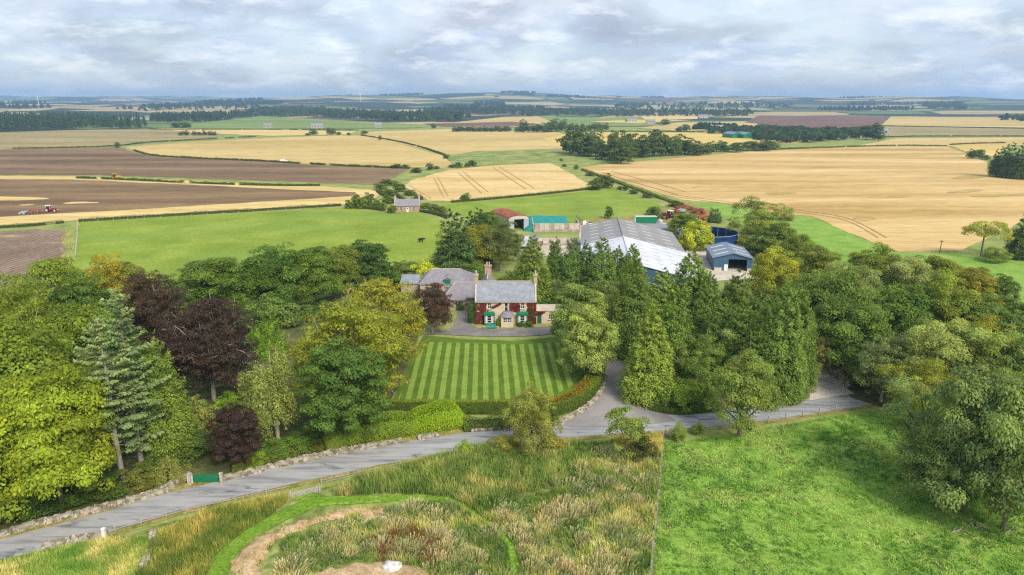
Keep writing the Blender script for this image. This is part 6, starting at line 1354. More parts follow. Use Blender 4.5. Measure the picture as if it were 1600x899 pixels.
# ------------------------------------------------------------------ gates, fences, posts
def local_frame(a, b):
    d = b-a; return Vector((a.x, a.y, 0)), math.atan2(d.y, d.x), Vector((d.x, d.y)).length
def bar_gate(name, a, b, h, mat, label, bars=5, slats=0, postm='wood_white'):
    o, rz, L = local_frame(a, b); e = empty(name, o, rz, label, 'gate')
    for x in (-.12, L+.12): MB().box(x-.1, x+.1, -.1, .1, 0, h+.25).build('post', MT[postm], e)
    for i in range(bars): z = .2+(h-.3)*i/(bars-1); MB().box(.02, L-.02, -.03, .03, z, z+.11).build('rail', MT[mat], e)
    for x in (.03, L-.13): MB().box(x, x+.1, -.045, .045, .14, h).build('stile', MT[mat], e)
    for i in range(slats): x = .2+(L-.4)*(i+.5)/slats; MB().box(x-.055, x+.055, -.055, -.032, .18, h-.04).build('slat', MT[mat], e)
    if not slats: MB().prism([(.1, -.05, .2), (.25, -.05, .2), (L-.1, -.05, h-.12), (L-.25, -.05, h-.12)], (0, .018, 0)).build('brace', MT[mat], e)
    return e
bar_gate('garden_gate', P(301, 755), P(345, 754), 1.15, 'greenpaint', 'green slatted double gate in the drystone wall', 3, 22, 'concrete_lt')
bar_gate('field_gate', P(456, 782), P(498, 771), 1.0, 'wood', 'pale five-bar field gate into the meadow', 5, 0, 'wood')
bar_gate('field_gate', P(296, 757), P(299, 756), .9, 'wood', 'small wooden hurdle beside the green gate', 3)
def rail_fence(px, label, h=.6, step=3.4, rails=2, mat='wood', name='rail_fence', wire=False, pm=None, pr_=.07):
    pts = [Vector((p.x, p.y)) for p in px_line(px)]; o = pts[0].copy(); e = empty(name, (o.x, o.y, 0), 0, label, 'fence', 'fences'); r = rng(len(label))
    first = None
    for a, b in zip(pts[:-1], pts[1:]):
        L = (b-a).length; n = max(1, int(round(L/step))); d = (b-a)/n
        for i in range(n):
            p = a+d*i-o; q = a+d*(i+1)-o
            pm_ = MB(); pm_.box(-pr_, pr_, -pr_, pr_, -.1, h+.12)
            if first is None: first = pm_.build('post', MT[pm or mat], e); ob = first
            else: ob = bpy.data.objects.new('post', first.data); link(ob); ob.parent = e
            ob.location = (p.x, p.y, 0); ob.rotation_euler = (r.normal()*.03, r.normal()*.03, math.atan2(d.y, d.x))
            for k in range(rails):
                z = h*(k+1)/rails-.05
                m_ = MB()
                if wire: m_.tube([(p.x, p.y, z), (q.x, q.y, z)], .012, 3, False)
                else: t = math.atan2(d.y, d.x); M = Matrix.Translation((p.x, p.y, z)) @ Matrix.Rotation(t, 4, 'Z'); m_.box(0, d.length*.99, -.02, .02, -.035, .035, M)
                m_.build('wire' if wire else 'rail', MT['metal' if wire else mat], e)
    return e
rail_fence([(180, 830), (260, 808), (310, 795)], 'pale two-rail fence along the meadow side of the road, left part')
rail_fence([(310, 795), (380, 779), (452, 763)], 'pale two-rail fence left of the field gate')
rail_fence([(502, 757), (560, 744), (620, 731), (660, 723)], 'pale two-rail fence right of the field gate')
rail_fence([(1036, 684), (1032, 740), (1027, 800), (1020, 860), (1012, 960)], 'post and wire fence between meadow and bright pasture', 1.0, 3.2, 3, 'wood', 'wire_fence', True)
rail_fence([(1040, 680), (1080, 676), (1140, 668), (1200, 661), (1280, 648), (1330, 640)], 'post and wire fence between road and pasture', 1.0, 3.4, 3, 'wood', 'wire_fence', True)
rail_fence([(122, 347), (121, 370), (118, 402)], 'pale fence at the left end of the green pasture', 1.1, 3.0, 3, 'wood_white', 'wire_fence', True)
rail_fence([(130, 350), (200, 345), (300, 339), (420, 332), (520, 326)], 'post and wire fence below the pasture hedge', 1.1, 6, 2, 'wood', 'wire_fence', True)
rail_fence([(600, 440), (640, 434), (690, 428)], 'wire fence at the foot of the left pasture', 1.1, 4, 2, 'wood', 'wire_fence', True)
for x, y, h, lb, mt in ((76*.1546+152, 842, 1.2, 'white stone post at the end of the broken wall', 'white'), (347, 757, 1.5, 'stone gatepost right of the green gate', 'stone'), (297, 757, 1.3, 'stone gatepost left of the green gate', 'stone'), (994, 624, 1.5, 'pale gatepost at the farm drive', 'concrete_lt'), (1384+80, 393, 0, '', '')):
    if not h: continue
    p = P(x, y); b = MB(); b.box(-.16, .16, -.16, .16, -.1, h); b.prism([(-.2, -.2, h), (.2, -.2, h), (.2, .2, h), (-.2, .2, h)], (0, 0, .1)); o = b.build('gate_post', MT[mt]); o.location = p; tag(o, lb, 'post')
for x, y, tp_, lb in ((1468, 396, 375, 'leaning telegraph pole at the edge of the big barley field'), (1571, 392, 362, 'pole beside the dark pine')):
    p = P(x, y); h = height_at(p.y, tp_); b = MB(); b.tube([(0, 0, -.2), (.1, 0, h)], [.16, .11], 7); b.box(-.8, .8, -.06, .06, h-.6, h-.45); o = b.build('telegraph_pole', MT['brownwood']); o.location = p; tag(o, lb, 'pole')
# bench, rock, fallen branches
p = P(767, 514); e = empty('garden_bench', (p.x-.85, p.y, 0), 0, 'teal garden bench on the gravel in front of the left bay window', 'bench')
for i in range(3): MB().box(0, 1.9, -.42+i*.15, -.30+i*.15, .42, .46).build('seat_slat', MT['teal'], e)
for i in range(4): MB().box(0, 1.9, .06, .1, .5+i*.13, .61+i*.13).build('back_slat', MT['teal'], e)
for x in (.05, 1.78):
    for y in (-.4, .0): MB().box(x, x+.08, y, y+.08, 0, .42).build('leg', MT['teal'], e)
    MB().box(x, x+.07, -.42, .06, .62, .67).build('armrest', MT['teal'], e)
for x in (763-7, 763+14):
    q = P(x, 513.5); b = MB(); b.tube([(0, 0, 0), (0, 0, .3), (0, 0, .45)], [.2, .28, .32], 9); o = b.build('plant_pot', MT['stone']); o.location = q; tag(o, 'stone plant pot left of the bench' if x < 763 else 'stone plant pot right of the bench', 'pot')
def rock(px, py, s, lab, seed):
    r = rng(seed); import bmesh
    bm = bmesh.new(); bmesh.ops.create_icosphere(bm, subdivisions=3, radius=1)
    for v in bm.verts:
        c = v.co; k = 1+.35*(float(fbm(np.array([c.x*1.6+seed]), np.array([c.y*1.6+c.z*1.3]), 3, seed)[0])-.5)*2; v.co = Vector((c.x*k*s*1.2, c.y*k*s*.9, max(-.3*s, c.z*k*s*.8)))
    me = bpy.data.meshes.new('boulder'); bm.to_mesh(me); bm.free(); o = obj('boulder', me, MT['whiterock']); o.location = P(px, py)+Vector((0, 0, .5)); tag(o, lab, 'rock')
MT['whiterock'] = plain('lichened_rock', (.60, .57, .53), .9, .25, 3)
rock(612, 893, .85, 'pale lichened boulder on the dry bank at the bottom edge', 3); rock(600, 816, .32, 'small pale stone among the reeds', 5)
def branches(px, py, L, lab, seed, n=6):
    r = rng(seed); b = MB(); a0 = r.uniform(-.4, .4)
    b.tube([(0, 0, .15), (L*.4*math.cos(a0), L*.4*math.sin(a0), .35), (L*math.cos(a0+.2), L*math.sin(a0+.2), .25)], [.16, .12, .04], 6)
    for i in range(n):
        t = r.uniform(.1, .8)*L; a = a0+r.choice([-1, 1])*r.uniform(.4, 1.2); l = L*r.uniform(.25, .5)
        b.tube([(t*math.cos(a0+.1), t*math.sin(a0+.1), .3), (t*math.cos(a0)+l*.5*math.cos(a), t*math.sin(a0)+l*.5*math.sin(a), .5*r.random()+.2), (t*math.cos(a0)+l*math.cos(a), t*math.sin(a0)+l*math.sin(a), .3*r.random()+.1)], [.07, .05, .015], 5)
    o = b.build('fallen_branch', MT['bark_pale']); o.location = P(px, py); o.rotation_euler = (0, 0, .3); tag(o, lab, 'branch')
branches(1478, 838, 4.5, 'grey fallen branches under the great sycamores', 1); branches(1518, 834, 3.2, 'forked dead branch beside the sycamore trunk', 4); branches(1568, 838, 2.2, 'short pale log at the right edge of the pasture', 7, 1)
# ------------------------------------------------------------------ machines
def wheel(par, x, y, z, r, w, rim='white'):
    t = MB(); t.tube([(x, y-w/2, z), (x, y-w*.35, z), (x, y+w*.35, z), (x, y+w/2, z)], [r*.86, r, r, r*.86], 16); o = t.build('wheel', MT['black'], par)
    MB().tube([(x, y-w/2-.03, z), (x, y+w/2+.03, z)], r*.55, 12).build('rim', MT[rim], o)
def tractor(loc, rz, body, label, rim='white', cabm='white', s=1.0):
    e = empty('tractor', loc, rz, label, 'tractor'); e.scale = (s, s, s)
    b = MB(); b.prism([(.6, -.42, .9), (2.9, -.36, .9), (2.95, -.36, 1.55), (.6, -.42, 1.75)], (0, .84, 0)); b.box(-.9, .7, -.5, .5, .7, 1.3); b.build('bonnet', MT[body], e)
    MB().box(.3, 2.6, -.3, .3, .55, .9).build('chassis', MT['black'], e)
    c = MB(); 
    for x in (-.85, .65):
        for y in (-.72, .64): c.box(x, x+.08, y, y+.08, 1.3, 2.55)
    c.box(-1.0, .85, -.82, .82, 2.55, 2.75); cab = c.build('cab', MT[cabm], e); MB().box(-.78, .64, -.64, .64, 1.35, 2.54).build('glazing', MT['glass'], cab)
    for y in (-1.0, .65): b = MB(); b.prism([(-1.3, y, 1.35), (-.3, y, 1.75), (.25, y, 1.2), (.2, y, 1.1), (-.35, y, 1.62), (-1.3, y, 1.25)][::-1], (0, .35, 0)); b.build('mudguard', MT[body], e)
    for y in (-.85, .85): wheel(e, -.55, y, .85, .85, .5, rim); wheel(e, 2.35, y*.95, .6, .6, .4, rim)
    MB().tube([(1.6, .35, 1.6), (1.6, .35, 2.6)], .06, 6).build('exhaust', MT['metal'], e); MB().box(2.95, 3.5, -.4, .4, .55, 1.0).build('front_weight', MT['yellow'], e)
    return e
p = P(77, 331.5); tractor(p, .22, 'redpaint', 'red tractor with white cab working at the edge of the brown field', 'white', 'white', 1.05)
q = P(54, 333.5); e = empty('cultivator', q, .22, 'long red trailed cultivator with grey roller behind the red tractor', 'implement')
MB().box(-1.0, 4.6, -.25, .25, .8, 1.15).build('drawbar', MT['orangepaint'], e)
for y in (-1.6, 1.5): MB().box(-2.2, 2.4, y, y+.2, .7, .95).build('frame_beam', MT['orangepaint'], e)
for x in (-2.0, .0, 2.2): MB().box(x, x+.2, -1.8, 1.8, .95, 1.15).build('cross_beam', MT['redpaint'], e)
for i in range(8): wheel(e, -1.6+(i % 4)*1.1, -1.3 if i < 4 else 1.3, .35, .36, .1, 'metal')
k = MB(); k.tube([(-3.4, -2.0, .5), (-3.4, 2.0, .5)], .55, 14); k.build('roller', MT['metal'], e); k = MB(); k.tube([(-4.8, -2.0, .45), (-4.8, 2.0, .45)], .45, 14); k.build('roller', MT['metal'], e); MB().box(-5.0, -2.0, -.1, .1, 1.0, 1.15).build('roller_arm', MT['metal'], e)
tractor(P(180, 280), .2, 'yellow', 'small yellow-orange tractor between the two brown fields', 'yellow', 'yellow', 1.2)
tractor(P(1046, 341), 2.2, 'redpaint', 'red tractor parked in the machinery yard', 'redpaint', 'white', 1.15)
tractor(P(1037, 343), 1.7, 'orangepaint', 'orange tractor at the left of the machinery yard', 'rustdk', 'orangepaint', 1.1)
p = P(438, 254); e = empty('white_van', p, .1, 'white van parked by the hedge between ploughed and golden field', 'van')
b = MB(); b.prism([(0, 0, .5), (5.2, 0, .5), (5.2, 0, 1.3), (4.3, 0, 1.5), (3.7, 0, 2.4), (0, 0, 2.4)], (0, 2.0, 0)); b.build('body', MT['white'], e); MB().prism([(4.25, .1, 1.55), (4.3, .1, 1.55), (3.8, .1, 2.3), (3.75, .1, 2.3)], (0, 1.8, 0)).build('windscreen', MT['glass'], e)
for x in (1.0, 4.2):
    for y in (.1, 1.9): wheel(e, x, y, .38, .38, .25, 'metal')
def trailer(px, py, rz, body, lab, L=4.2, W=2.1, side=.7):
    e = empty('farm_trailer', P(px, py), rz, lab, 'trailer', 'old machines in the yard')
    b = MB(); b.box(0, L, 0, W, .8, .95); b.box(0, L, 0, .08, .953, .95+side); b.box(0, L, W-.08, W, .953, .95+side); b.box(0, .08, .08, W-.08, .953, .95+side); b.box(L-.08, L, .08, W-.08, .953, .95+side); b.build('bed', MT[body], e)
    for y in (.0, W): wheel(e, L*.4, y, .45, .45, .25, 'rustdk')
    MB().tube([(L, W/2, .85), (L+1.3, W/2, .6)], .07, 5).build('drawbar', MT['rustdk'], e)
def harrow(px, py, rz, body, lab, seed):
    r = rng(seed); e = empty('old_implement', P(px, py), rz, lab, 'implement', 'old machines in the yard')
    for i in range(3): MB().box(0, 3.6, i*1.1, i*1.1+.15, .7, .9).build('beam', MT[body], e)
    for i in range(3): MB().box(.3+i*1.4, .45+i*1.4, 0, 2.4, .9, 1.05).build('cross_beam', MT['rustdk'], e)
    for i in range(6): MB().tube([(.3+i*.55, (i % 3)*1.1+.07, .8), (.25+i*.55, (i % 3)*1.1+.07, .4), (.45+i*.55, (i % 3)*1.1+.07, .02)], .06, 5).build('tine', MT['rustdk'], e)
    b = MB(); b.prism([(1.2, .6, 1.053), (2.6, .6, 1.053), (2.9, .6, 2.0), (.9, .6, 2.0)], (0, 1.2, 0)); b.build('hopper', MT[body], e)
trailer(1092, 345, .15, 'orangepaint', 'orange flat trailer at the front of the machinery yard'); trailer(1056, 329, .3, 'rustdk', 'rust-brown trailer at the back of the machinery yard'); trailer(1080, 334, -.2, 'rustdk', 'rusty trailer in the middle of the machinery yard', 5, 2.3, 1.0); trailer(1064, 335, .9, 'metal', 'grey metal trailer behind the red tractor', 4, 2, .9)
harrow(1054, 337, .4, 'redpaint', 'red seed drill beside the red tractor', 1); harrow(1072, 331, -.3, 'rustdk', 'rusty cultivator behind the trailers', 2); harrow(1098, 338, .8, 'redpaint', 'red implement at the right of the yard', 3); harrow(1068, 327, .2, 'orangepaint', 'orange implement at the back of the yard', 4); harrow(1088, 338, 1.2, 'rustdk', 'dark rusty implement beside the orange trailer', 5); harrow(1110, 343, .2, 'rustdk', 'rusty frame at the far right of the yard', 6)
for i, x in enumerate((1089, 1096, 1101)):
    o = MB(); o.tube([(0, 0, 0), (0, 0, .1), (0, 0, 2.4), (0, 0, 2.5)], [.95, 1.0, 1.0, .9], 12); ob = empty('feed_bin', P(x, 357), 0, ('left', 'middle', 'right')[i]+' one of three dark round bins in front of the tank', 'bin', 'dark round bins'); o.build('body', MT['rustdk'], ob); MB().tube([(0, 0, 2.5), (0, 0, 2.62)], .8, 12).build('lid', MT['black'], ob)
# heap of white scrap by the silage pit, rubble by the bright tree
def heap(name, px, py, n, spread, cols, lab, seed):
    r = rng(seed); e = empty(name, P(px, py), 0, lab, 'scrap heap')
    for i in range(n):
        s = r.uniform(.3, 1.0); M = Matrix.Translation((r.normal()*spread, r.normal()*spread*.6, s*.35+.1)) @ Matrix.Rotation(r.uniform(0, 3), 4, 'Z') @ Matrix.Rotation(r.normal()*.4, 4, 'X')
        MB().box(-s, s, -s*.6, s*.6, -s*.35, s*.35, M).build('scrap_piece', MT[cols[i % len(cols)]], e)
heap('scrap_heap', 925, 352, 22, 2.6, ['white', 'metal', 'rustdk', 'concrete_lt', 'brownwood'], 'heap of white and rusty scrap left of the grey shed', 1)
heap('rubble_heap', 1088, 390, 18, 2.6, ['stone', 'concrete_lt', 'rustdk', 'white', 'sandstone'], 'heap of stones and scrap under the bright yellow-green tree', 2)
p = P(913, 352); b = MB(); b.box(-.6, .6, -.6, .6, .2, 1.7); b.tube([(0, 0, 1.7), (0, 0, 1.85)], .2, 8); o = b.build('white_container', MT['white']); o.location = p; tag(o, 'small white plastic tank beside the silage pit', 'tank')
for i, (x, y) in enumerate(((900, 350), (902, 352), (905, 354))):
    b = MB(); p = P(x, y); b.tube([(0, 0, 0), (.2, .1, 3.6)], .12, 6); b.box(-.1, 2.0, -.06, .06, 2.2, 2.4); o = b.build('timber_post', MT['brownwood']); o.location = p; tag(o, ('left', 'middle', 'right')[i]+' dark timber post of three at the end of the silage pit', 'post', 'timber posts at the pit')
e = empty('yard_gate', P(846, 386), 1.45, 'orange-red steel gate by the low lean-to', 'gate')
for i in range(5): MB().box(0, 3.6, -.03, .03, .25+i*.28, .32+i*.28).build('rail', MT['orangepaint'], e)
for x in (0, 1.8, 3.55): MB().box(x, x+.07, -.04, .04, .1, 1.5).build('stile', MT['orangepaint'], e)
# black cow lying-standing in the pasture: one continuous skin
def cow(px, py, lab):
    vs_ = [(0, 0, 1.05), (.55, 0, 1.1), (1.05, 0, 1.15), (1.45, 0, 1.3), (1.85, 0, 1.25), (2.15, 0, 1.0), (0, .22, .65), (0, .24, .12), (0, -.22, .65), (.1, -.24, .12), (1.1, .22, .65), (1.05, .24, .12), (1.1, -.22, .65), (1.15, -.24, .12), (-.3, 0, 1.15), (-.42, 0, .6)]
    es = [(0, 1), (1, 2), (2, 3), (3, 4), (4, 5), (0, 6), (6, 7), (0, 8), (8, 9), (2, 10), (10, 11), (2, 12), (12, 13), (0, 14), (14, 15)]
    rad = [.42, .48, .43, .28, .22, .15, .19, .10, .19, .10, .18, .10, .18, .10, .12, .04]
    me = bpy.data.meshes.new('cow'); me.from_pydata(vs_, es, []); o = obj('cow', me, MT['cowhide']); sk = o.modifiers.new('skin', 'SKIN'); me.skin_vertices.new() if not me.skin_vertices else None
    for i, r in enumerate(rad): me.skin_vertices[0].data[i].radius = (r, r)
    me.skin_vertices[0].data[0].use_root = True; o.modifiers.new('sub', 'SUBSURF').levels = 1; o.modifiers['sub'].render_levels = 1
    o.location = P(px, py); o.rotation_euler = (0, 0, .2); tag(o, lab, 'cow')
cow(655, 379, 'black cow standing near the lower right of the left pasture')
# ------------------------------------------------------------------ meadow grasses and pasture tussocks
def w2(px): return [Vector((p.x, p.y)) for p in px_line(px)]
def strip_poly(pts, w):
    L = []; Rr = []
    for i, p in enumerate(pts):
        t = (pts[min(i+1, len(pts)-1)]-pts[max(i-1, 0)]).normalized(); n = Vector((-t.y, t.x))*w*.5; L.append(p+n); Rr.append(p-n)
    return L+Rr[::-1]
AV = [strip_poly(MP1, 1.7), strip_poly(MP2, .5), strip_poly(ROAD_C, 5.0)]
def mix3(cols, f, r, j=.2):
    f = np.clip(f, 0, .999)*(len(cols)-1); i = f.astype(int); t = (f-i)[:, None]; c = np.array(cols)
    return (c[i]*(1-t)+c[np.minimum(i+1, len(cols)-1)]*t)*r.uniform(1-j, 1+j, (len(f), 1))
def mead_col(x, y, r):
    f = fbm(x/3.2, y/3.2, 4, 31); g = fbm(x/1.1+9, y/1.1, 2, 12)
    c = mix3([(.08, .145, .03), (.12, .19, .042), (.17, .225, .06), (.24, .265, .085), (.34, .33, .13), (.46, .41, .19)], (f-.27)*1.75+(g-.5)*.8, r, .3)
    b = (inside_dist(x, y, w2([(590, 850), (640, 838), (690, 850), (680, 875), (600, 868)])) > -1+2*(g-.5)); c[b] = np.array([(.17, .10, .04)])*r.uniform(.7, 1.3, (b.sum(), 1)); return c
def mead_h(x, y, r): return (.40+.9*fbm(x/3+5, y/3, 3, 8))*r.uniform(.6, 1.25, len(x))
BK = [w2(BANK), w2([(500, 899), (540, 884), (600, 882), (660, 890), (680, 940), (480, 940)])]
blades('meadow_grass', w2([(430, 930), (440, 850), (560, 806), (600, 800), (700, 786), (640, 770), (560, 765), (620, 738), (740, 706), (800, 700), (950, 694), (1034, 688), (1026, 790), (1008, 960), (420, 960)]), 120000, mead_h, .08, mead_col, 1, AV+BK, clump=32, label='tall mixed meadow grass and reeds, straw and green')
def reed_col(x, y, r): return mix3([(.055, .11, .022), (.09, .155, .03), (.16, .20, .045), (.36, .31, .12)], (fbm(x/2.5, y/2.5, 3, 51)-.22)*1.5, r, .3)
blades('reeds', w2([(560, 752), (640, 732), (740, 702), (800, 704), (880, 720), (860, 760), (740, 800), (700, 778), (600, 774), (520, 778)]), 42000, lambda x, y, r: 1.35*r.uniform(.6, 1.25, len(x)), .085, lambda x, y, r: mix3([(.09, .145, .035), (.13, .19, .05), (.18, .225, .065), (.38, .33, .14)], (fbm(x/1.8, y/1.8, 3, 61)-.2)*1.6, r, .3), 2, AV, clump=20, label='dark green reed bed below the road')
blades('reeds', w2([(215, 905), (240, 842), (320, 806), (450, 776), (455, 784), (400, 825), (340, 862), (318, 920), (200, 960)]), 34000, lambda x, y, r: 1.0*r.uniform(.6, 1.25, len(x)), .08, lambda x, y, r: mix3([(.08, .13, .025), (.15, .18, .04), (.28, .26, .07), (.42, .33, .12)], (fbm(x/2.5, y/2.5, 3, 71)-.22)*1.5, r, .3), 3, AV, clump=20, label='yellowing reeds left of the mown path')
blades('verge_grass', w2([(-120, 920), (0, 878), (170, 842), (236, 842), (220, 900), (150, 980), (-150, 980)]), 42000, lambda x, y, r: .55*r.uniform(.5, 1.3, len(x)), .08, lambda x, y, r: mix3([(.10, .20, .03), (.16, .25, .05), (.32, .33, .11), (.55, .46, .24)], (fbm(x/2.2, y/2.2, 3, 81)-.22)*1.6, r, .25), 4, AV, label='long pale grass at the bottom left corner')
blades('verge_grass', w2([(960, 690), (1036, 684), (1034, 712), (960, 708)]), 9000, .9, .07, lambda x, y, r: mix3([(.30, .26, .08), (.48, .34, .11), (.58, .42, .16)], fbm(x/1.5, y/1.5, 2, 8), r, .25), 5, AV, label='golden dry grass at the pasture corner')
PW = w2([(1034, 694), (1110, 688), (1200, 672), (1330, 650), (1430, 660), (1500, 700), (1640, 760), (1640, 940), (1016, 940), (1024, 880)])
pz = lambda X, Y: .03+(.5*fbm(X/2.2, Y/2.2, 3, 4)**1.5+.25*fbm(X/9, Y/9, 2, 8))-.02
def pas_col(x, y, r): return mix3([(.10, .20, .035), (.13, .24, .045), (.16, .27, .055), (.205, .30, .072), (.27, .335, .11)], (fbm(x/2.4, y/2.4, 4, 91)-.28)*2.2+(fbm(x/9, y/9, 2, 95)-.5)*.7, r, .22)
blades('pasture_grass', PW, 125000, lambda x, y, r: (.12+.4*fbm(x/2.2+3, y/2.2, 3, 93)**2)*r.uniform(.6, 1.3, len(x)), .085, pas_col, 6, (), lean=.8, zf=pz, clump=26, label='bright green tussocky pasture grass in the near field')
# pale seeding tussocks standing in the meadow
def tussocks():
    r = rng(44); cs = []
    for _ in range(900):
        q = P(r.uniform(430, 1030), r.uniform(700, 930)); 
        if inside_dist(np.array([q.x]), np.array([q.y]), MEAD)[0] > .6 and all(inside_dist(np.array([q.x]), np.array([q.y]), a)[0] < -.6 for a in AV+BK): cs.append((q.x, q.y))
    cs = cs[:170]; V = []; C = []; 
    for x, y in cs:
        n = int(r.integers(60, 170)); R = r.uniform(.5, 1.5); hh = r.uniform(.7, 1.35); a = r.uniform(0, 6.28, n); d = np.sqrt(r.random(n))*R
        b = np.stack([x+np.cos(a)*d, y+np.sin(a)*d, np.zeros(n)], 1); o = np.stack([np.cos(a), np.sin(a), np.zeros(n)], 1)
        h = hh*(1-.5*(d/R)**2)*r.uniform(.75, 1.2, n); tip = b+o*(d*.45+.1)[:, None]+np.array([.25, .1, 0]); tip[:, 2] = h
        th = r.uniform(0, 6.28, n); s = np.stack([np.cos(th), np.sin(th), np.zeros(n)], 1)*.05
        V.append(np.stack([b-s, b+s, tip+s*.8, tip-s*.8], 1).reshape(-1, 3))
        base = np.array([(.68, .61, .34), (.62, .56, .28), (.46, .47, .22), (.34, .39, .17), (.70, .58, .32)][int(r.integers(5))])*r.uniform(.85, 1.1)
        c = base*r.uniform(.75, 1.2, (n, 1)); C.append(np.stack([c*.6, c*.6, c, c], 1).reshape(-1, 3))
    V = np.concatenate(V); C = np.concatenate(C)
    o = obj('grass_tussocks', mesh_np('grass_tussocks', V, np.arange(len(V)).reshape(-1, 4), None, C), MT['blade'], None, 'stuff'); tag(o, 'pale seeding grass tussocks scattered through the meadow', 'grass')
MEAD = w2([(430, 930), (440, 850), (560, 806), (600, 800), (700, 786), (640, 770), (620, 738), (740, 712), (950, 700), (1030, 694), (1024, 790), (1008, 940)])
tussocks()
def weeds(name, poly, n, cols, lab, seed, avoid, hmax=.9, rad=.9, per=60, leaf=.2):
    r = rng(seed); xs = [p[0] for p in poly]; ys = [p[1] for p in poly]; X = r.uniform(min(xs), max(xs), n*4); Y = r.uniform(min(ys), max(ys), n*4); ok = inside_dist(X, Y, poly) > .3
    for a in avoid: ok &= inside_dist(X, Y, a) < -.4
    X = X[ok][:n]; Y = Y[ok][:n]; C = []; K = []
    for x, y in zip(X, Y):
        R = rad*r.uniform(.4, 1.3); h = hmax*r.uniform(.4, 1.2); d = rdir(r, per); d[:, 2] = np.abs(d[:, 2]); q = r.uniform(.7, 1.05, per)[:, None]
        C.append(np.array([x, y, .05])+d*q*np.array([R, R, h])); K.append(np.tile(np.array(cols[int(r.integers(len(cols)))])*r.uniform(.8, 1.2), (per, 1))*r.uniform(.75, 1.25, (per, 1)))
    C = np.concatenate(C); K = np.concatenate(K); m = len(C); V, Q = cards(C, np.tile([0, 0, 1.], (m, 1))+r.normal(size=(m, 3))*.6, rdir(r, m), leaf*r.uniform(.6, 1.4, m), leaf*.55)
    tag(obj(name, mesh_np(name, V, Q, None, np.repeat(K, 4, 0)), MT['blade'], None, 'stuff'), lab, 'plants')
weeds('meadow_weeds', MEAD, 420, [(.17, .23, .12), (.13, .21, .07), (.20, .26, .09), (.10, .17, .05), (.24, .26, .10)], 'leafy grey-green weeds growing through the meadow', 71, AV+BK)
weeds('woodland_undergrowth', w2([(-60, 840), (0, 826), (150, 782), (300, 735), (500, 690), (600, 660), (590, 640), (450, 640), (420, 560), (300, 520), (120, 560), (0, 640)]), 900, [(.07, .13, .03), (.10, .16, .035), (.13, .18, .05), (.16, .15, .05)], 'green undergrowth under the left wood', 72, AV, 1.0, 1.2, 34, .3)
weeds('woodland_undergrowth', w2([(985, 605), (1020, 632), (1110, 632), (1255, 606), (1240, 480), (1090, 470), (960, 470), (880, 490), (950, 540)]), 600, [(.07, .13, .03), (.10, .17, .035), (.12, .18, .045)], 'green undergrowth under the cypresses', 73, AV+[w2([(930, 650), (945, 600), (946, 548), (960, 515), (985, 475), (1012, 475), (985, 525), (976, 550), (982, 580), (994, 605), (1012, 634)])], 1.0, 1.2, 34, .3)
weeds('woodland_undergrowth', w2([(1335, 622), (1300, 580), (1262, 540), (1240, 460), (1400, 450), (1560, 490), (1640, 560), (1640, 660), (1420, 645)]), 600, [(.06, .12, .03), (.09, .15, .035), (.12, .17, .045)], 'green undergrowth under the right wood', 74, AV+[w2([(1262, 645), (1258, 590), (1250, 540), (1275, 540), (1290, 570), (1330, 605), (1336, 640)])], 1.0, 1.3, 34, .3)
blades('verge_grass', strip_poly([p-Vector((0, 2.95)) for p in ROAD_C if -60 < p.x < 60], 1.3), 16000, .35, .06, lambda x, y, r: mix3([(.12, .18, .03), (.24, .24, .06), (.36, .30, .12)], fbm(x, y, 3, 8), r, .25), 19, [strip_poly(ROAD_C, 4.7)], label='uneven verge along the meadow side of the road')
weeds('wall_ivy', strip_poly(edge([(-100, 862), (-10, 839), (70, 816), (150, 798), (262, 766)]), 1.4), 70, [(.08, .14, .03), (.12, .17, .04), (.17, .17, .06)], 'ivy and weeds growing over the left roadside wall', 75, [strip_poly(ROAD_C, 6.4)], .75, .6, 50, .2)
weeds('wall_ivy', strip_poly(edge([(352, 749), (440, 726), (500, 712), (600, 695), (700, 680), (860, 660)]), 1.5), 75, [(.08, .14, .03), (.12, .17, .04), (.17, .17, .06)], 'ivy and weeds growing over the wall right of the gate', 76, [strip_poly(ROAD_C, 6.4)], .7, .6, 50, .2)
blades('bank_grass', BK[0], 5200, .5, .07, mead_col, 35, [strip_poly(MP1, 2.0)], zf=lambda X, Y: np.full(len(X), .4), dens=lambda X, Y: np.clip((fbm(X/1.6+7, Y/1.6, 3, 68)-.5)*7, 0, 1), clump=22, label='grass tufts invading the bare bank')
blades('dry_grass', BK[0], 5200, .35, .06, lambda x, y, r: mix3([(.22, .20, .07), (.40, .30, .14), (.46, .36, .2)], fbm(x/1.2, y/1.2, 3, 5), r, .25), 31, [strip_poly(MP1, 2.0)], zf=lambda X, Y: np.full(len(X), .45), dens=lambda X, Y: np.clip((fbm(X/1.3, Y/1.3, 3, 66)-.42)*6, 0, 1), label='dry tufts on the bare bank by the mown path')
blades('mown_path_grass', strip_poly(MP1, 2.5), 16000, .09, .06, lambda x, y, r: mix3([(.08, .17, .02), (.12, .21, .03), (.16, .24, .04)], fbm(x/1.5, y/1.5, 3, 6), r, .25), 32, (), zf=lambda X, Y: np.full(len(X), .33), label='short grass of the left mown path')
blades('mown_path_grass', strip_poly(MP2, 1.4), 14000, .09, .06, lambda x, y, r: mix3([(.08, .17, .02), (.12, .21, .03), (.16, .24, .04)], fbm(x/1.5, y/1.5, 3, 6), r, .25), 33, (), zf=lambda X, Y: np.full(len(X), .33), label='short grass of the narrow mown path')
r = rng(12)
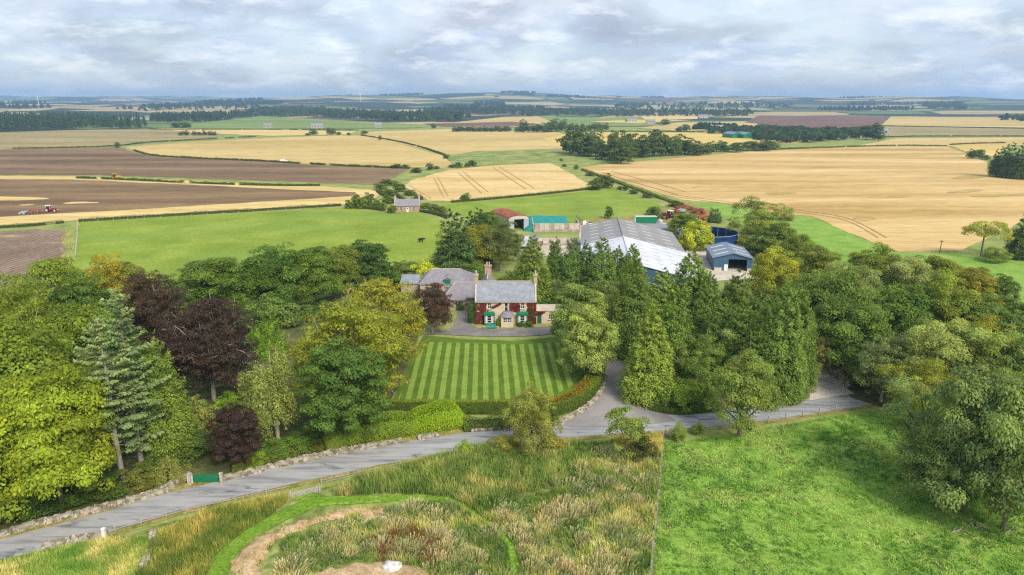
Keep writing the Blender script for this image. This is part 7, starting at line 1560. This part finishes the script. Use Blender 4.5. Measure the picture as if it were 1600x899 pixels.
def docks(poly, n, cols, name, lab, seed, h=.5, thr=.6, sc_=5., leaf=.22):
    r = rng(seed); xs = [p[0] for p in poly]; ys = [p[1] for p in poly]; X = r.uniform(min(xs), max(xs), n); Y = r.uniform(min(ys), max(ys), n); ok = (inside_dist(X, Y, poly) > .5) & (fbm(X/sc_, Y/sc_, 3, seed) > thr); X = X[ok]; Y = Y[ok]; m = len(X)
    C = np.stack([X, Y, pz(X, Y)+h*r.random(m)], 1); V, Q = cards(C, np.tile([0, 0, 1.], (m, 1))+r.normal(size=(m, 3))*.7, rdir(r, m), leaf*r.uniform(.6, 1.4, m), leaf*.5)
    o = obj(name, mesh_np(name, V, Q, None, np.repeat(mix3(cols, r.random(m), r, .25), 4, 0)), MT['blade'], None, 'stuff'); tag(o, lab, 'plants')
docks(PW, 30000, [(.045, .09, .03), (.06, .11, .045), (.13, .09, .05)], 'dock_weeds', 'dark dock and thistle patches in the near pasture', 5, .35, .56, 4)
docks(w2([(1036, 700), (1180, 690), (1170, 800), (1120, 860), (1030, 880)]), 2600, [(.75, .60, .02), (.65, .55, .03)], 'ragwort_flowers', 'yellow ragwort flowers dotted in the near pasture', 8, .8, .68, 1.3, .16)
blades('field_margin_grass', w2([(98, 362), (120, 350), (117, 410), (92, 440), (92, 410)]), 9000, .6, .12, lambda x, y, r: mix3([(.12, .17, .04), (.30, .29, .11), (.52, .42, .22)], fbm(x/3, y/3, 3, 8), r, .25), 7, (), label='rough grass strip between rowed field and pasture')
blades('verge_grass', strip_poly([p+Vector((0, 3.4)) for p in ROAD_C if -60 < p.x < 0], 1.5), 9000, .25, .06, lambda x, y, r: mix3([(.13, .17, .03), (.28, .25, .06), (.40, .29, .12)], fbm(x, y, 3, 8), r, .25), 9, [strip_poly(ROAD_C, 4.9)], label='short yellowing verge along the stone wall')
# ------------------------------------------------------------------ the air: even haze round the whole place
hm = bpy.data.materials.new('haze_air'); hm.use_nodes = True; t = hm.node_tree; t.nodes.clear(); ho = t.nodes.new('ShaderNodeOutputMaterial'); hv = t.nodes.new('ShaderNodeVolumePrincipled')
hv.inputs['Color'].default_value = (.40, .63, 1.0, 1); hv.inputs['Density'].default_value = 1.2e-4; hv.inputs['Anisotropy'].default_value = .1; t.links.new(hv.outputs[0], ho.inputs['Volume'])
hz = MB().box(-12700, 12700, -12700, 12700, -6.5, 192).build('haze', hm, None, 'stuff'); hz['label'] = 'pale blue haze in the air over the far fields'; hz['category'] = 'haze'
